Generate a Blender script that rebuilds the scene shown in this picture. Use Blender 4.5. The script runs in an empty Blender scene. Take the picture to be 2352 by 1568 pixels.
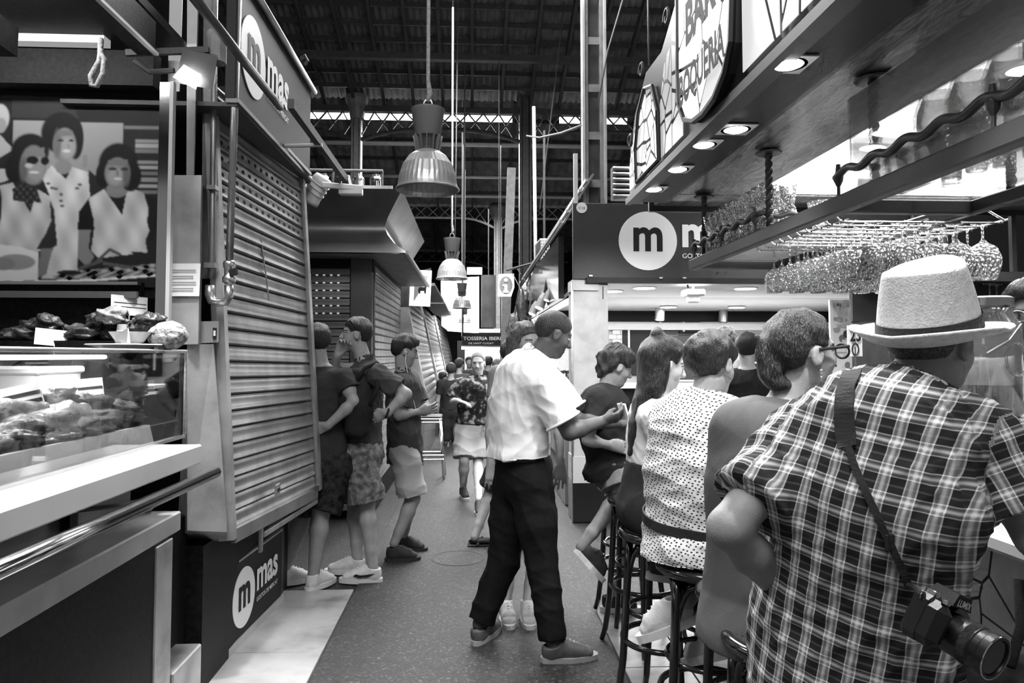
import bpy, bmesh, math, random
import numpy as np
from mathutils import Vector, Matrix
from mathutils.bvhtree import BVHTree
from math import sin, cos, pi, radians

random.seed(7); RNG = np.random.default_rng(7)
SC = bpy.context.scene; COL = SC.collection

# ------------------------------------------------------------------ camera
W, H, FPX = 2352, 1568, 1633.0
PITCH, YAW, CAMZ = radians(2.5), radians(3.19), 1.53
cam = bpy.data.cameras.new('camera'); cam.sensor_width = 36; cam.lens = FPX / W * 36
cam.shift_y = -0.01714; cam.clip_start = 0.05; cam.clip_end = 300
cam.dof.use_dof = False
camo = bpy.data.objects.new('camera', cam); COL.objects.link(camo)
camo.location = (0, 0, CAMZ); camo.rotation_euler = (pi/2 + PITCH, 0, -YAW)
SC.camera = camo

# ------------------------------------------------------------------ world, exposure
wd = bpy.data.worlds.new('hall_ambient'); SC.world = wd; wd.use_nodes = True
bg = wd.node_tree.nodes['Background']; bg.inputs[0].default_value = (1, 1, 1, 1); bg.inputs[1].default_value = 0.06
SC.view_settings.view_transform = 'Standard'; SC.view_settings.look = 'None'
SC.view_settings.gamma = 1; SC.view_settings.exposure = 1.6
SC.view_settings.use_curve_mapping = False
cy_ = SC.cycles
cy_.max_bounces = 5; cy_.diffuse_bounces = 2; cy_.glossy_bounces = 2; cy_.transmission_bounces = 4; cy_.transparent_max_bounces = 16
cy_.caustics_reflective = False; cy_.caustics_refractive = False; cy_.sample_clamp_indirect = 4
cy_.use_denoising = True; cy_.use_adaptive_sampling = True; cy_.adaptive_threshold = 0.07; cy_.adaptive_min_samples = 12

def light(name, kind, loc, energy, rot=None, aim=None, size=0.1, size_y=None, spot=60, blend=0.4, parent=None):
    l = bpy.data.lights.new(name, kind); l.energy = energy
    if kind == 'AREA':
        l.size = size
        if size_y: l.shape = 'RECTANGLE'; l.size_y = size_y
    elif kind == 'SPOT':
        l.spot_size = radians(spot); l.spot_blend = blend; l.shadow_soft_size = size
    else: l.shadow_soft_size = size
    o = bpy.data.objects.new(name, l); COL.objects.link(o); o.location = loc
    if aim is not None: o.rotation_euler = (Vector(aim) - Vector(loc)).to_track_quat('-Z', 'Y').to_euler()
    elif rot: o.rotation_euler = rot
    if parent is not None: o.parent = parent; o.location = Vector(loc) - WL[parent]
    return o
WL = {}
# added area fills over the aisle that brighten the hall, no fixtures
light('hall_fill', 'AREA', (-0.2, 8.2, 6.4), 320, rot=(0, 0, 0), size=2.6, size_y=4.5)
light('hall_fill_near', 'AREA', (-0.5, -0.6, 6.0), 90, aim=(0.2, 2.6, 0.8), size=3.0, size_y=2.5)  # added fill from behind the camera for backs, lamp and shutter
light('hall_fill_far', 'AREA', (0.0, 20.0, 6.6), 800, rot=(0, 0, 0), size=5.0, size_y=8.0)  # added fill that brightens the far roof bay

# ------------------------------------------------------------------ picture -> place
CXP, CYP = W/2, 815 - FPX*math.tan(PITCH)
_f = np.array([sin(YAW)*cos(PITCH), cos(YAW)*cos(PITCH), sin(PITCH)])
_r = np.array([cos(YAW), -sin(YAW), 0.0]); _u = np.cross(_r, _f); _c = np.array([0, 0, CAMZ])
def ray(px, py): return _f + _r*(px - CXP)/FPX + _u*(CYP - py)/FPX
def aY(px, py, Y): d = ray(px, py); return _c + d*(Y/d[1])
def aZ(px, py, z=0.0): d = ray(px, py); return _c + d*((z - CAMZ)/d[2])
def aX(px, py, X): d = ray(px, py); return _c + d*(X/d[0])

# ------------------------------------------------------------------ materials
MATS = {}
def nn(nt, t, **kw):
    n = nt.nodes.new(t)
    for k, v in kw.items(): setattr(n, k, v)
    return n
def mat(name, v=0.5, rough=0.6, metal=0.0, var=0.0, vs=6.0, bump=0.0, bs=40.0, stretch=(1, 1, 1), emit=0.0, spec=0.5, coat=0.0, attr=None, sheen=0.0, ramp=None, vdetail=5.0):
    """grey procedural surface: noise varied base colour, optional bump, optional vertex colour"""
    if name in MATS: return MATS[name]
    m = bpy.data.materials.new(name); m.use_nodes = True; nt = m.node_tree
    b = nt.nodes['Principled BSDF']; L = nt.links.new
    b.inputs['Base Color'].default_value = (v, v, v, 1); b.inputs['Roughness'].default_value = rough
    b.inputs['Metallic'].default_value = metal; b.inputs['Specular IOR Level'].default_value = spec
    if coat: b.inputs['Coat Weight'].default_value = coat; b.inputs['Coat Roughness'].default_value = 0.1
    if sheen: b.inputs['Sheen Weight'].default_value = sheen
    if emit: b.inputs['Emission Color'].default_value = (1, 1, 1, 1); b.inputs['Emission Strength'].default_value = emit
    tc = nn(nt, 'ShaderNodeTexCoord'); mp = nn(nt, 'ShaderNodeMapping'); mp.inputs['Scale'].default_value = stretch
    L(tc.outputs['Object'], mp.inputs['Vector'])
    src = None
    if attr:
        a = nn(nt, 'ShaderNodeAttribute', attribute_name=attr); src = a.outputs['Color']
    if var or ramp:
        nz = nn(nt, 'ShaderNodeTexNoise'); nz.inputs['Scale'].default_value = vs; nz.inputs['Detail'].default_value = vdetail
        L(mp.outputs[0], nz.inputs['Vector'])
        cr = nn(nt, 'ShaderNodeValToRGB')
        if ramp:
            e = cr.color_ramp.elements
            while len(e) < len(ramp): e.new(0.5)
            for k, (p, c) in enumerate(ramp): e[k].position = p; e[k].color = (c, c, c, 1)
        else:
            lo, hi = max(0, v*(1-var)), v*(1+var)
            e = cr.color_ramp.elements; e[0].position = 0.3; e[1].position = 0.7
            e[0].color = (lo, lo, lo, 1); e[1].color = (hi, hi, hi, 1)
        L(nz.outputs['Fac'], cr.inputs['Fac'])
        if src is not None:
            mx = nn(nt, 'ShaderNodeMix', data_type='RGBA', blend_type='MULTIPLY'); mx.inputs[0].default_value = 1
            e[0].color = (1-var,)*3 + (1,); e[1].color = (1+var,)*3 + (1,)
            L(src, mx.inputs[6]); L(cr.outputs[0], mx.inputs[7]); src = mx.outputs[2]
        else: src = cr.outputs[0]
    if src is not None: L(src, b.inputs['Base Color'])
    if bump:
        nb = nn(nt, 'ShaderNodeTexNoise'); nb.inputs['Scale'].default_value = bs; nb.inputs['Detail'].default_value = 4
        L(mp.outputs[0], nb.inputs['Vector'])
        bp = nn(nt, 'ShaderNodeBump'); bp.inputs['Strength'].default_value = bump; bp.inputs['Distance'].default_value = 0.01
        L(nb.outputs['Fac'], bp.inputs['Height']); L(bp.outputs[0], b.inputs['Normal'])
    MATS[name] = m; return m
def glassmat(name, rough=0.0, ior=1.45, v=1.0):
    if name in MATS: return MATS[name]
    m = bpy.data.materials.new(name); m.use_nodes = True; nt = m.node_tree
    b = nt.nodes['Principled BSDF']; b.inputs['Base Color'].default_value = (v, v, v, 1)
    b.inputs['Transmission Weight'].default_value = 1; b.inputs['Roughness'].default_value = rough; b.inputs['IOR'].default_value = ior
    MATS[name] = m; return m
def panemat(name, refl=0.12, tint=0.95, haze=0.0, mult=0.6):
    """thin flat glazing: mostly see-through, a weak mirror"""
    if name in MATS: return MATS[name]
    m = bpy.data.materials.new(name); m.use_nodes = True; nt = m.node_tree; nt.nodes.remove(nt.nodes['Principled BSDF'])
    out = nt.nodes['Material Output']; L = nt.links.new
    t = nn(nt, 'ShaderNodeBsdfTransparent'); t.inputs[0].default_value = (tint,)*3 + (1,)
    g = nn(nt, 'ShaderNodeBsdfGlossy'); g.inputs['Roughness'].default_value = 0.02
    fr = nn(nt, 'ShaderNodeLayerWeight'); fr.inputs[0].default_value = 0.22
    mu = nn(nt, 'ShaderNodeMath', operation='MULTIPLY_ADD'); mu.inputs[1].default_value = mult; mu.inputs[2].default_value = refl*0.5
    L(fr.outputs['Fresnel'], mu.inputs[0])
    mx = nn(nt, 'ShaderNodeMixShader'); L(mu.outputs[0], mx.inputs[0]); L(t.outputs[0], mx.inputs[1]); L(g.outputs[0], mx.inputs[2])
    last = mx
    if haze:
        d = nn(nt, 'ShaderNodeBsdfDiffuse'); d.inputs[0].default_value = (0.8, 0.8, 0.8, 1)
        m2 = nn(nt, 'ShaderNodeMixShader'); m2.inputs[0].default_value = haze; L(mx.outputs[0], m2.inputs[1]); L(d.outputs[0], m2.inputs[2]); last = m2
    L(last.outputs[0], out.inputs[0]); MATS[name] = m; return m

# ------------------------------------------------------------------ mesh builder
class MB:
    def __init__(s): s.v = []; s.f = []
    def add(s, vs, fs):
        n = len(s.v); s.v += [tuple(map(float, p)) for p in vs]; s.f += [tuple(i + n for i in q) for q in fs]; return s
    def box(s, c, d, R=None, bev=0.0):
        hx, hy, hz = d[0]/2, d[1]/2, d[2]/2
        if bev <= 0:
            vs = [(x*hx, y*hy, z*hz) for x in (-1, 1) for y in (-1, 1) for z in (-1, 1)]
            fs = [(0, 1, 3, 2), (4, 6, 7, 5), (0, 4, 5, 1), (2, 3, 7, 6), (0, 2, 6, 4), (1, 5, 7, 3)]
        else:
            b = min(bev, hx*.9, hy*.9, hz*.9); vs = []; ix = {}
            for x in (-1, 1):
                for y in (-1, 1):
                    for z in (-1, 1):
                        for k, p in enumerate(((x*hx, y*(hy-b), z*(hz-b)), (x*(hx-b), y*hy, z*(hz-b)), (x*(hx-b), y*(hy-b), z*hz))):
                            ix[x, y, z, k] = len(vs); vs.append(p)
            fs = []
            for a in (-1, 1):
                fs.append([ix[a, y, z, 0] for y, z in ((-1, -1), (1, -1), (1, 1), (-1, 1))])
                fs.append([ix[x, a, z, 1] for x, z in ((-1, -1), (1, -1), (1, 1), (-1, 1))])
                fs.append([ix[x, y, a, 2] for x, y in ((-1, -1), (1, -1), (1, 1), (-1, 1))])
                for c2 in (-1, 1):
                    fs.append([ix[a, c2, -1, 0], ix[a, c2, 1, 0], ix[a, c2, 1, 1], ix[a, c2, -1, 1]])
                    fs.append([ix[a, -1, c2, 0], ix[a, 1, c2, 0], ix[a, 1, c2, 2], ix[a, -1, c2, 2]])
                    fs.append([ix[-1, a, c2, 1], ix[1, a, c2, 1], ix[1, a, c2, 2], ix[-1, a, c2, 2]])
                    for z in (-1, 1): fs.append([ix[a, c2, z, 0], ix[a, c2, z, 1], ix[a, c2, z, 2]])
        if R is not None:
            R = np.array(R); vs = [tuple(R @ np.array(p)) for p in vs]
        return s.add([(p[0]+c[0], p[1]+c[1], p[2]+c[2]) for p in vs], fs)
    def bar(s, a, b, w, h, up=(0, 0, 1), bev=0.0):
        """square bar from a to b, w across, h along up"""
        a = np.array(a, float); b = np.array(b, float); d = b - a; L = np.linalg.norm(d); d = d/L
        x = np.cross(d, np.array(up, float)); n = np.linalg.norm(x)
        if n < 1e-5: x = np.cross(d, (1, 0, 0)); n = np.linalg.norm(x)
        x /= n; z = np.cross(x, d)
        return s.box((a+b)/2, (w, L, h), np.stack([x, d, z], 1), bev)
    def hexa(s, p):
        """eight corners: bottom four, top four, same turn"""
        return s.add(p, [(3, 2, 1, 0), (4, 5, 6, 7), (0, 1, 5, 4), (1, 2, 6, 5), (2, 3, 7, 6), (3, 0, 4, 7)])
    def plate(s, quad, t):
        """thick plate from a planar polygon, thickness t along its normal"""
        q = [np.array(p, float) for p in quad]; n = np.cross(q[1]-q[0], q[2]-q[0]); n /= np.linalg.norm(n); k = len(q)
        vs = q + [p + n*t for p in q]
        fs = [tuple(reversed(range(k))), tuple(range(k, 2*k))] + [(i, (i+1) % k, k+(i+1) % k, k+i) for i in range(k)]
        return s.add(vs, fs)
    def tube(s, pts, r, n=10, cap=True, closed=False):
        P = [np.array(p, float) for p in pts]; m = len(P)
        rr = r if hasattr(r, '__len__') else [r]*m
        base = len(s.v); prev = None
        for i, p in enumerate(P):
            if closed: t = P[(i+1) % m] - P[i-1]
            else: t = P[min(i+1, m-1)] - P[max(i-1, 0)]
            t = t/(np.linalg.norm(t)+1e-12)
            if prev is None:
                a = np.array((0, 0, 1.)) if abs(t[2]) < .9 else np.array((1., 0, 0)); x = np.cross(t, a)
            else: x = prev - t*np.dot(prev, t)
            x /= np.linalg.norm(x); prev = x; y = np.cross(t, x)
            for k in range(n):
                q = p + rr[i]*(cos(2*pi*k/n)*x + sin(2*pi*k/n)*y); s.v.append(tuple(q))
        rows = m if closed else m-1
        for i in range(rows):
            j = (i+1) % m
            for k in range(n):
                s.f.append((base+i*n+k, base+i*n+(k+1) % n, base+j*n+(k+1) % n, base+j*n+k))
        if cap and not closed:
            s.f.append(tuple(base+k for k in reversed(range(n)))); s.f.append(tuple(base+(m-1)*n+k for k in range(n)))
        return s
    def lathe(s, prof, c=(0, 0, 0), n=24, axis=None, cap=True):
        """profile of (radius, height) turned round an axis through c"""
        if axis is None: R = np.eye(3)
        else:
            z = np.array(axis, float); z /= np.linalg.norm(z); a = np.array((1., 0, 0)) if abs(z[0]) < .9 else np.array((0, 1., 0))
            x = np.cross(a, z); x /= np.linalg.norm(x); R = np.stack([x, np.cross(z, x), z], 1)
        c = np.array(c, float); base = len(s.v)
        for r, h in prof:
            for k in range(n): s.v.append(tuple(c + R @ np.array((r*cos(2*pi*k/n), r*sin(2*pi*k/n), h))))
        for i in range(len(prof)-1):
            for k in range(n): s.f.append((base+i*n+k, base+i*n+(k+1) % n, base+(i+1)*n+(k+1) % n, base+(i+1)*n+k))
        if cap:
            s.f.append(tuple(base+k for k in reversed(range(n)))); s.f.append(tuple(base+(len(prof)-1)*n+k for k in range(n)))
        return s
    def ball(s, c, r, n=12, m=8):
        r = r if hasattr(r, '__len__') else (r, r, r); base = len(s.v)
        for i in range(1, m):
            a = pi*i/m
            for k in range(n): s.v.append((c[0]+r[0]*sin(a)*cos(2*pi*k/n), c[1]+r[1]*sin(a)*sin(2*pi*k/n), c[2]+r[2]*cos(a)))
        t = len(s.v); s.v.append((c[0], c[1], c[2]+r[2])); s.v.append((c[0], c[1], c[2]-r[2]))
        for i in range(m-2):
            for k in range(n): s.f.append((base+i*n+k, base+(i+1)*n+k, base+(i+1)*n+(k+1) % n, base+i*n+(k+1) % n))
        for k in range(n):
            s.f.append((t, base+k, base+(k+1) % n)); s.f.append((t+1, base+(m-2)*n+(k+1) % n, base+(m-2)*n+k))
        return s
    def grid(s, fn, nu, nv):
        base = len(s.v)
        for i in range(nu+1):
            for j in range(nv+1): s.v.append(tuple(map(float, fn(i/nu, j/nv))))
        for i in range(nu):
            for j in range(nv): a = base+i*(nv+1)+j; s.f.append((a, a+nv+1, a+nv+2, a+1))
        return s
    def build(s, name, m, parent=None, smooth=False, label=None):
        return meshobj(name, np.array(s.v, float), s.f, m, parent, smooth, label)

def meshobj(name, V, F, m, parent=None, smooth=False, label=None, fix=True):
    off = np.array(WL[parent]) if parent is not None else np.zeros(3)
    me = bpy.data.meshes.new(name); V = np.asarray(V, float) - off
    if isinstance(F, np.ndarray):
        me.vertices.add(len(V)); me.vertices.foreach_set('co', V.astype(np.float32).ravel())
        k = F.shape[1]; me.loops.add(F.size); me.loops.foreach_set('vertex_index', F.astype(np.int32).ravel())
        me.polygons.add(len(F)); me.polygons.foreach_set('loop_start', np.arange(0, F.size, k, dtype=np.int32))
        me.update(calc_edges=True)
    else:
        me.from_pydata([tuple(p) for p in V], [], F); me.update()
        if fix and len(F) < 20000:
            bm = bmesh.new(); bm.from_mesh(me); bmesh.ops.recalc_face_normals(bm, faces=bm.faces); bm.to_mesh(me); bm.free()
    if m is not None: me.materials.append(m)
    if smooth: me.polygons.foreach_set('use_smooth', [True]*len(me.polygons)); 
    o = bpy.data.objects.new(name, me); COL.objects.link(o)
    if parent is not None: o.parent = parent
    WL[o] = Vector(off)
    if label: o['label'] = label
    return o
def autosmooth(o, ang=40):
    me = o.data; a = radians(ang)
    bm = bmesh.new(); bm.from_mesh(me)
    for e in bm.edges:
        if len(e.link_faces) == 2: e.smooth = e.calc_face_angle(0) < a
    for f_ in bm.faces: f_.smooth = True
    bm.to_mesh(me); bm.free(); return o
def tag(o, label, cat, group=None, kind=None):
    o['label'] = label; o['category'] = cat
    if group: o['group'] = group
    if kind: o['kind'] = kind
    return o
def thing(name, label, cat, loc=(0, 0, 0), group=None):
    o = bpy.data.objects.new(name, None); COL.objects.link(o); o.location = loc; o.empty_display_size = 0.1
    WL[o] = Vector(loc); return tag(o, label, cat, group)
def struct(o): o['kind'] = 'structure'; return o
def part(name, m, parent, fn, smooth=False, label=None):
    b = MB(); fn(b); return b.build(name, m, parent, smooth, label)
def copy_tree(o, parent=None, loc=None, rotz=None, scale=None):
    c = o.copy(); COL.objects.link(c); c.parent = parent
    if loc is not None: c.location = loc
    if rotz is not None: c.rotation_euler = (0, 0, rotz)
    if scale is not None: c.scale = scale if hasattr(scale, '__len__') else (scale,)*3
    WL[c] = Vector(c.location)
    for ch in list(o.children): copy_tree(ch, c)
    return c
def share(src, name, parent, loc, rot=None, scale=None):
    """another object on the same mesh"""
    o = bpy.data.objects.new(name, src.data); COL.objects.link(o)
    off = WL[parent] if parent is not None else Vector((0, 0, 0))
    if parent is not None: o.parent = parent
    o.location = Vector(loc) - Vector(off)
    if rot is not None: o.rotation_euler = rot
    if scale is not None: o.scale = scale
    WL[o] = Vector(loc); return o

_TXT = {}
def glyphs(txt, bold=0.0):
    if (txt, bold) in _TXT: return _TXT[txt, bold]
    cu = bpy.data.curves.new('lettering', 'FONT'); cu.body = txt; cu.size = 1; cu.offset = bold; cu.resolution_u = 4; cu.fill_mode = 'FRONT'
    o = bpy.data.objects.new('lettering', cu); COL.objects.link(o); bpy.context.view_layer.update()
    me = bpy.data.meshes.new_from_object(o.evaluated_get(bpy.context.evaluated_depsgraph_get()))
    V = np.array([v.co[:] for v in me.vertices]); F = [tuple(p.vertices) for p in me.polygons]
    bpy.data.objects.remove(o); bpy.data.curves.remove(cu); bpy.data.meshes.remove(me)
    _TXT[txt, bold] = (V, F); return V, F
def lettering(name, txt, org, right, up, w, h, m, parent, bold=0.0, lift=0.002, label=None):
    """flat raised letters: text box with lower left corner org, along unit vectors right and up, stretched to w by h"""
    V, F = glyphs(txt, bold); lo, hi = V.min(0), V.max(0); sx = w/(hi[0]-lo[0]); sy = h/(hi[1]-lo[1])
    right, up, org = (np.array(a, float) for a in (right, up, org)); n = np.cross(right, up)
    P = [org + right*(p[0]-lo[0])*sx + up*(p[1]-lo[1])*sy + n*lift for p in V]
    return meshobj(name, P, F, m, parent, label=label, fix=False)
def disc(b, c, right, up, rx, ry, t, n=40):
    right, up, c = (np.array(a, float) for a in (right, up, c)); nrm = np.cross(right, up)
    q = [c + right*rx*cos(2*pi*k/n) + up*ry*sin(2*pi*k/n) for k in range(n)]
    return b.plate(q, t)
# ------------------------------------------------------------------ figures: implicit surfaces meshed as one skin
def V3(p): return np.asarray(p, float)
def unit(v): v = V3(v); return v/(np.linalg.norm(v)+1e-12)
class Skin:
    def __init__(s, lo, hi, h):
        s.h = h; s.lo = V3(lo); n = np.ceil((V3(hi)-s.lo)/h).astype(int)+1
        s.ax = [(s.lo[i]+h*np.arange(n[i])).astype(np.float32) for i in range(3)]
        s.D = np.full(tuple(n), 0.5, np.float32)
    def sub(s, lo, hi):
        sl = []
        for i in range(3):
            a = int(max(0, np.floor((lo[i]-s.lo[i])/s.h))); b = int(min(s.D.shape[i], np.ceil((hi[i]-s.lo[i])/s.h)+1))
            if b <= a: return None
            sl.append(slice(a, b))
        return tuple(sl)
    def put(s, fn, lo, hi, k=0.0, mode='add'):
        pad = k + 3*s.h; sl = s.sub(V3(lo)-pad, V3(hi)+pad)
        if sl is None: return
        X = s.ax[0][sl[0]][:, None, None]; Y = s.ax[1][sl[1]][None, :, None]; Z = s.ax[2][sl[2]][None, None, :]
        d = fn(X, Y, Z).astype(np.float32); a = s.D[sl]
        if mode == 'cut': d = -d
        if mode == 'add':
            if k > 0: t = np.clip(.5+.5*(a-d)/k, 0, 1); s.D[sl] = a+(d-a)*t-k*t*(1-t)
            else: s.D[sl] = np.minimum(a, d)
        else:
            if k > 0: t = np.clip(.5-.5*(a-d)/k, 0, 1); s.D[sl] = a+(d-a)*t+k*t*(1-t)
            else: s.D[sl] = np.maximum(a, d)
    def cone(s, a, b, ra, rb, k=0.02, caps=None, mode='add'):
        """tapered limb; caps: cut flat at 'b' end"""
        a, b = V3(a), V3(b); R = max(ra, rb); ba = b-a; L2 = ba @ ba; u = ba/np.sqrt(L2)
        def fn(X, Y, Z):
            px, py, pz = X-a[0], Y-a[1], Z-a[2]
            t0 = (px*ba[0]+py*ba[1]+pz*ba[2])/L2; t = np.clip(t0, 0, 1)
            d = np.sqrt((px-t*ba[0])**2+(py-t*ba[1])**2+(pz-t*ba[2])**2)-(ra+(rb-ra)*t)
            if caps: d = np.maximum(d, (t0-1)*np.sqrt(L2))
            return d
        s.put(fn, np.minimum(a, b)-R, np.maximum(a, b)+R, k, mode)
    def path(s, pts, rs, k=0.02):
        for i in range(len(pts)-1): s.cone(pts[i], pts[i+1], rs[i], rs[i+1], k)
    def ell(s, c, r, R=None, k=0.02, mode='add', clip=None):
        c = V3(c); r = V3(r); R = np.eye(3) if R is None else R     # columns of R: local axes
        def fn(X, Y, Z):
            p = (X-c[0], Y-c[1], Z-c[2]); q = [p[0]*R[0, i]+p[1]*R[1, i]+p[2]*R[2, i] for i in range(3)]
            k0 = np.sqrt(sum((q[i]/r[i])**2 for i in range(3)))+1e-6; k1 = np.sqrt(sum((q[i]/r[i]**2)**2 for i in range(3)))+1e-6
            d = k0*(k0-1)/k1
            if clip is not None: d = np.maximum(d, clip(*q))
            return d
        s.put(fn, c-r.max(), c+r.max(), k, mode)
    def loft(s, pts, rad, side, k=0.03, flat=(False, False), sq=2.0):
        """body of elliptic sections: centres, (half width, half depth), side axis per point or one"""
        P = [V3(p) for p in pts]; n = len(P); S = [unit(x) for x in side] if isinstance(side, list) else [unit(side)]*n
        R = max(max(r) for r in rad)
        def fn(X, Y, Z):
            best = None
            for i in range(n-1):
                a, ba = P[i], P[i+1]-P[i]; L2 = ba @ ba; u = ba/np.sqrt(L2)
                px, py, pz = X-a[0], Y-a[1], Z-a[2]
                t0 = (px*ba[0]+py*ba[1]+pz*ba[2])/L2; t = np.clip(t0, 0, 1)
                qx, qy, qz = px-t*ba[0], py-t*ba[1], pz-t*ba[2]
                sd = S[i]-u*(S[i] @ u); sd = sd/np.linalg.norm(sd); fd = np.cross(sd, u)
                x = qx*sd[0]+qy*sd[1]+qz*sd[2]; y = qx*fd[0]+qy*fd[1]+qz*fd[2]; w = qx*u[0]+qy*u[1]+qz*u[2]
                tt = t*t*(3-2*t)
                rx = rad[i][0]+(rad[i+1][0]-rad[i][0])*tt; ry = rad[i][1]+(rad[i+1][1]-rad[i][1])*tt
                m = np.minimum(rx, ry)
                if sq == 2.0: e = np.sqrt((x/rx)**2+(y/ry)**2+(w/m)**2)
                else: e = (np.abs(x/rx)**sq+np.abs(y/ry)**sq+np.abs(w/m)**sq)**(1/sq)
                d = (e-1)*m
                if i == 0 and flat[0]: d = np.maximum(d, -t0*np.sqrt(L2))
                if i == n-2 and flat[1]: d = np.maximum(d, (t0-1)*np.sqrt(L2))
                best = d if best is None else np.minimum(best, d)
            return best
        A = np.array(P); s.put(fn, A.min(0)-R, A.max(0)+R, k)
    def half(s, p, n, lo=None, hi=None):
        """drop everything on the side of p that n points to"""
        p, n = V3(p), unit(n); L = s.lo if lo is None else lo; U = s.lo+s.h*np.array(s.D.shape) if hi is None else hi
        s.put(lambda X, Y, Z: -((X-p[0])*n[0]+(Y-p[1])*n[1]+(Z-p[2])*n[2]), L, U, 0, 'cut')
    def mesh(s):
        D = s.D; D[0] = D[-1] = 0.5; D[:, 0] = D[:, -1] = 0.5; D[:, :, 0] = D[:, :, -1] = 0.5
        I = D < 0; cnt = np.zeros(tuple(n-1 for n in D.shape), np.uint8)
        for a in (0, 1):
            for b in (0, 1):
                for c in (0, 1):
                    cnt += I[a:I.shape[0]-1+a, b:I.shape[1]-1+b, c:I.shape[2]-1+c]
        idx = np.argwhere((cnt > 0) & (cnt < 8)); N = len(idx)
        vm = np.full(cnt.shape, -1, np.int32); vm[idx[:, 0], idx[:, 1], idx[:, 2]] = np.arange(N)
        cor = [(a, b, c) for a in (0, 1) for b in (0, 1) for c in (0, 1)]
        val = np.stack([D[idx[:, 0]+a, idx[:, 1]+b, idx[:, 2]+c] for a, b, c in cor], 1)
        acc = np.zeros((N, 3)); num = np.zeros(N)
        for i in range(8):
            for j in range(i+1, 8):
                if sum(x != y for x, y in zip(cor[i], cor[j])) != 1: continue
                va, vb = val[:, i], val[:, j]; m = (va < 0) != (vb < 0)
                t = va/np.where(m, va-vb, 1); ca, cb = np.array(cor[i], float), np.array(cor[j], float)
                acc += np.where(m[:, None], ca+(cb-ca)*t[:, None], 0); num += m
        Vt = s.lo+s.h*(idx+acc/num[:, None])
        Fs = []
        for ax in range(3):
            sl0 = [slice(None)]*3; sl1 = [slice(None)]*3; sl0[ax] = slice(0, -1); sl1[ax] = slice(1, None)
            A, B = I[tuple(sl0)], I[tuple(sl1)]; e = np.argwhere(A != B); o1, o2 = [(1, 2), (2, 0), (0, 1)][ax]
            e = e[(e[:, o1] > 0) & (e[:, o2] > 0)]; ins = A[e[:, 0], e[:, 1], e[:, 2]]
            def g(d1, d2):
                q = e.copy(); q[:, o1] -= d1; q[:, o2] -= d2; return vm[q[:, 0], q[:, 1], q[:, 2]]
            q = np.stack([g(1, 1), g(0, 1), g(0, 0), g(1, 0)], 1); q[~ins] = q[~ins][:, ::-1]; Fs.append(q)
        return Vt, np.concatenate(Fs)
def normals(Vt, F):
    n = np.cross(Vt[F[:, 2]]-Vt[F[:, 0]], Vt[F[:, 3]]-Vt[F[:, 1]]); N = np.zeros_like(Vt)
    for k in range(4):
        for c in range(3): N[:, c] += np.bincount(F[:, k], n[:, c], len(Vt))
    return N/(np.linalg.norm(N, axis=1, keepdims=True)+1e-12)
def smoothen(Vt, F, it=1, lam=0.5):
    for _ in range(it):
        A = np.zeros_like(Vt); w = np.bincount(F.ravel(), minlength=len(Vt))
        mid = Vt[F].mean(1)
        for c in range(3):
            A[:, c] = np.bincount(F.ravel(), np.repeat(mid[:, c], 4), len(Vt))
        Vt = Vt+lam*(A/np.maximum(w, 1)[:, None]-Vt)
    return Vt
def folds(Vt, F, amp, wave=0.09, seed=0, up=(0, 0, 1), tilt=0.6, sharp=1.0):
    """cloth folds: warped ridges pushed along the normals"""
    r = np.random.default_rng(seed); N = normals(Vt, F); w = np.zeros(len(Vt))
    for k in range(4):
        d = unit(V3(up)*(0.35+r.random()*.8)+tilt*r.normal(size=3)); q = unit(r.normal(size=3)); ph = r.random(3)*6.28
        L = wave*(0.6+0.9*r.random())
        x = Vt @ d*2*pi/L+ph[0]+2.2*np.sin(Vt @ q*2*pi/(L*3.1)+ph[1])
        env = 0.35+0.65*np.clip(np.sin(Vt @ unit(r.normal(size=3))*2*pi/(L*3.7)+ph[2])*.5+.5, 0, 1)
        w += env*(1-np.abs(np.sin(x*.5))**(0.7 if sharp < 1 else 0.9)*2)
    return Vt+N*(w*amp/2.2)[:, None]
def setcol(o, c, name='Col'):
    me = o.data; c = np.asarray(c, float)
    if c.ndim == 1: c = np.stack([c]*3, 1)
    a = me.color_attributes.new(name, 'FLOAT_COLOR', 'POINT'); q = np.ones((len(c), 4), np.float32); q[:, :3] = c
    a.data.foreach_set('color', q.ravel())
def setvec(o, v, name):
    a = o.data.attributes.new(name, 'FLOAT_VECTOR', 'POINT'); a.data.foreach_set('vector', np.asarray(v, np.float32).ravel())

def frame(heading, pitch=0.0, roll=0.0):
    """columns right, forward, up of a head or body; heading 0 looks away along the aisle, 90 to the right"""
    h, p, q = radians(heading), radians(pitch), radians(roll)
    r = np.array((cos(h), -sin(h), 0)); f = np.array((sin(h), cos(h), 0)); u = np.array((0, 0, 1.))
    f2 = f*cos(p)+u*sin(p); u2 = u*cos(p)-f*sin(p)
    r3 = r*cos(q)+u2*sin(q); u3 = u2*cos(q)-r*sin(q)
    return np.stack([r3, f2, u3], 1)

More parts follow.
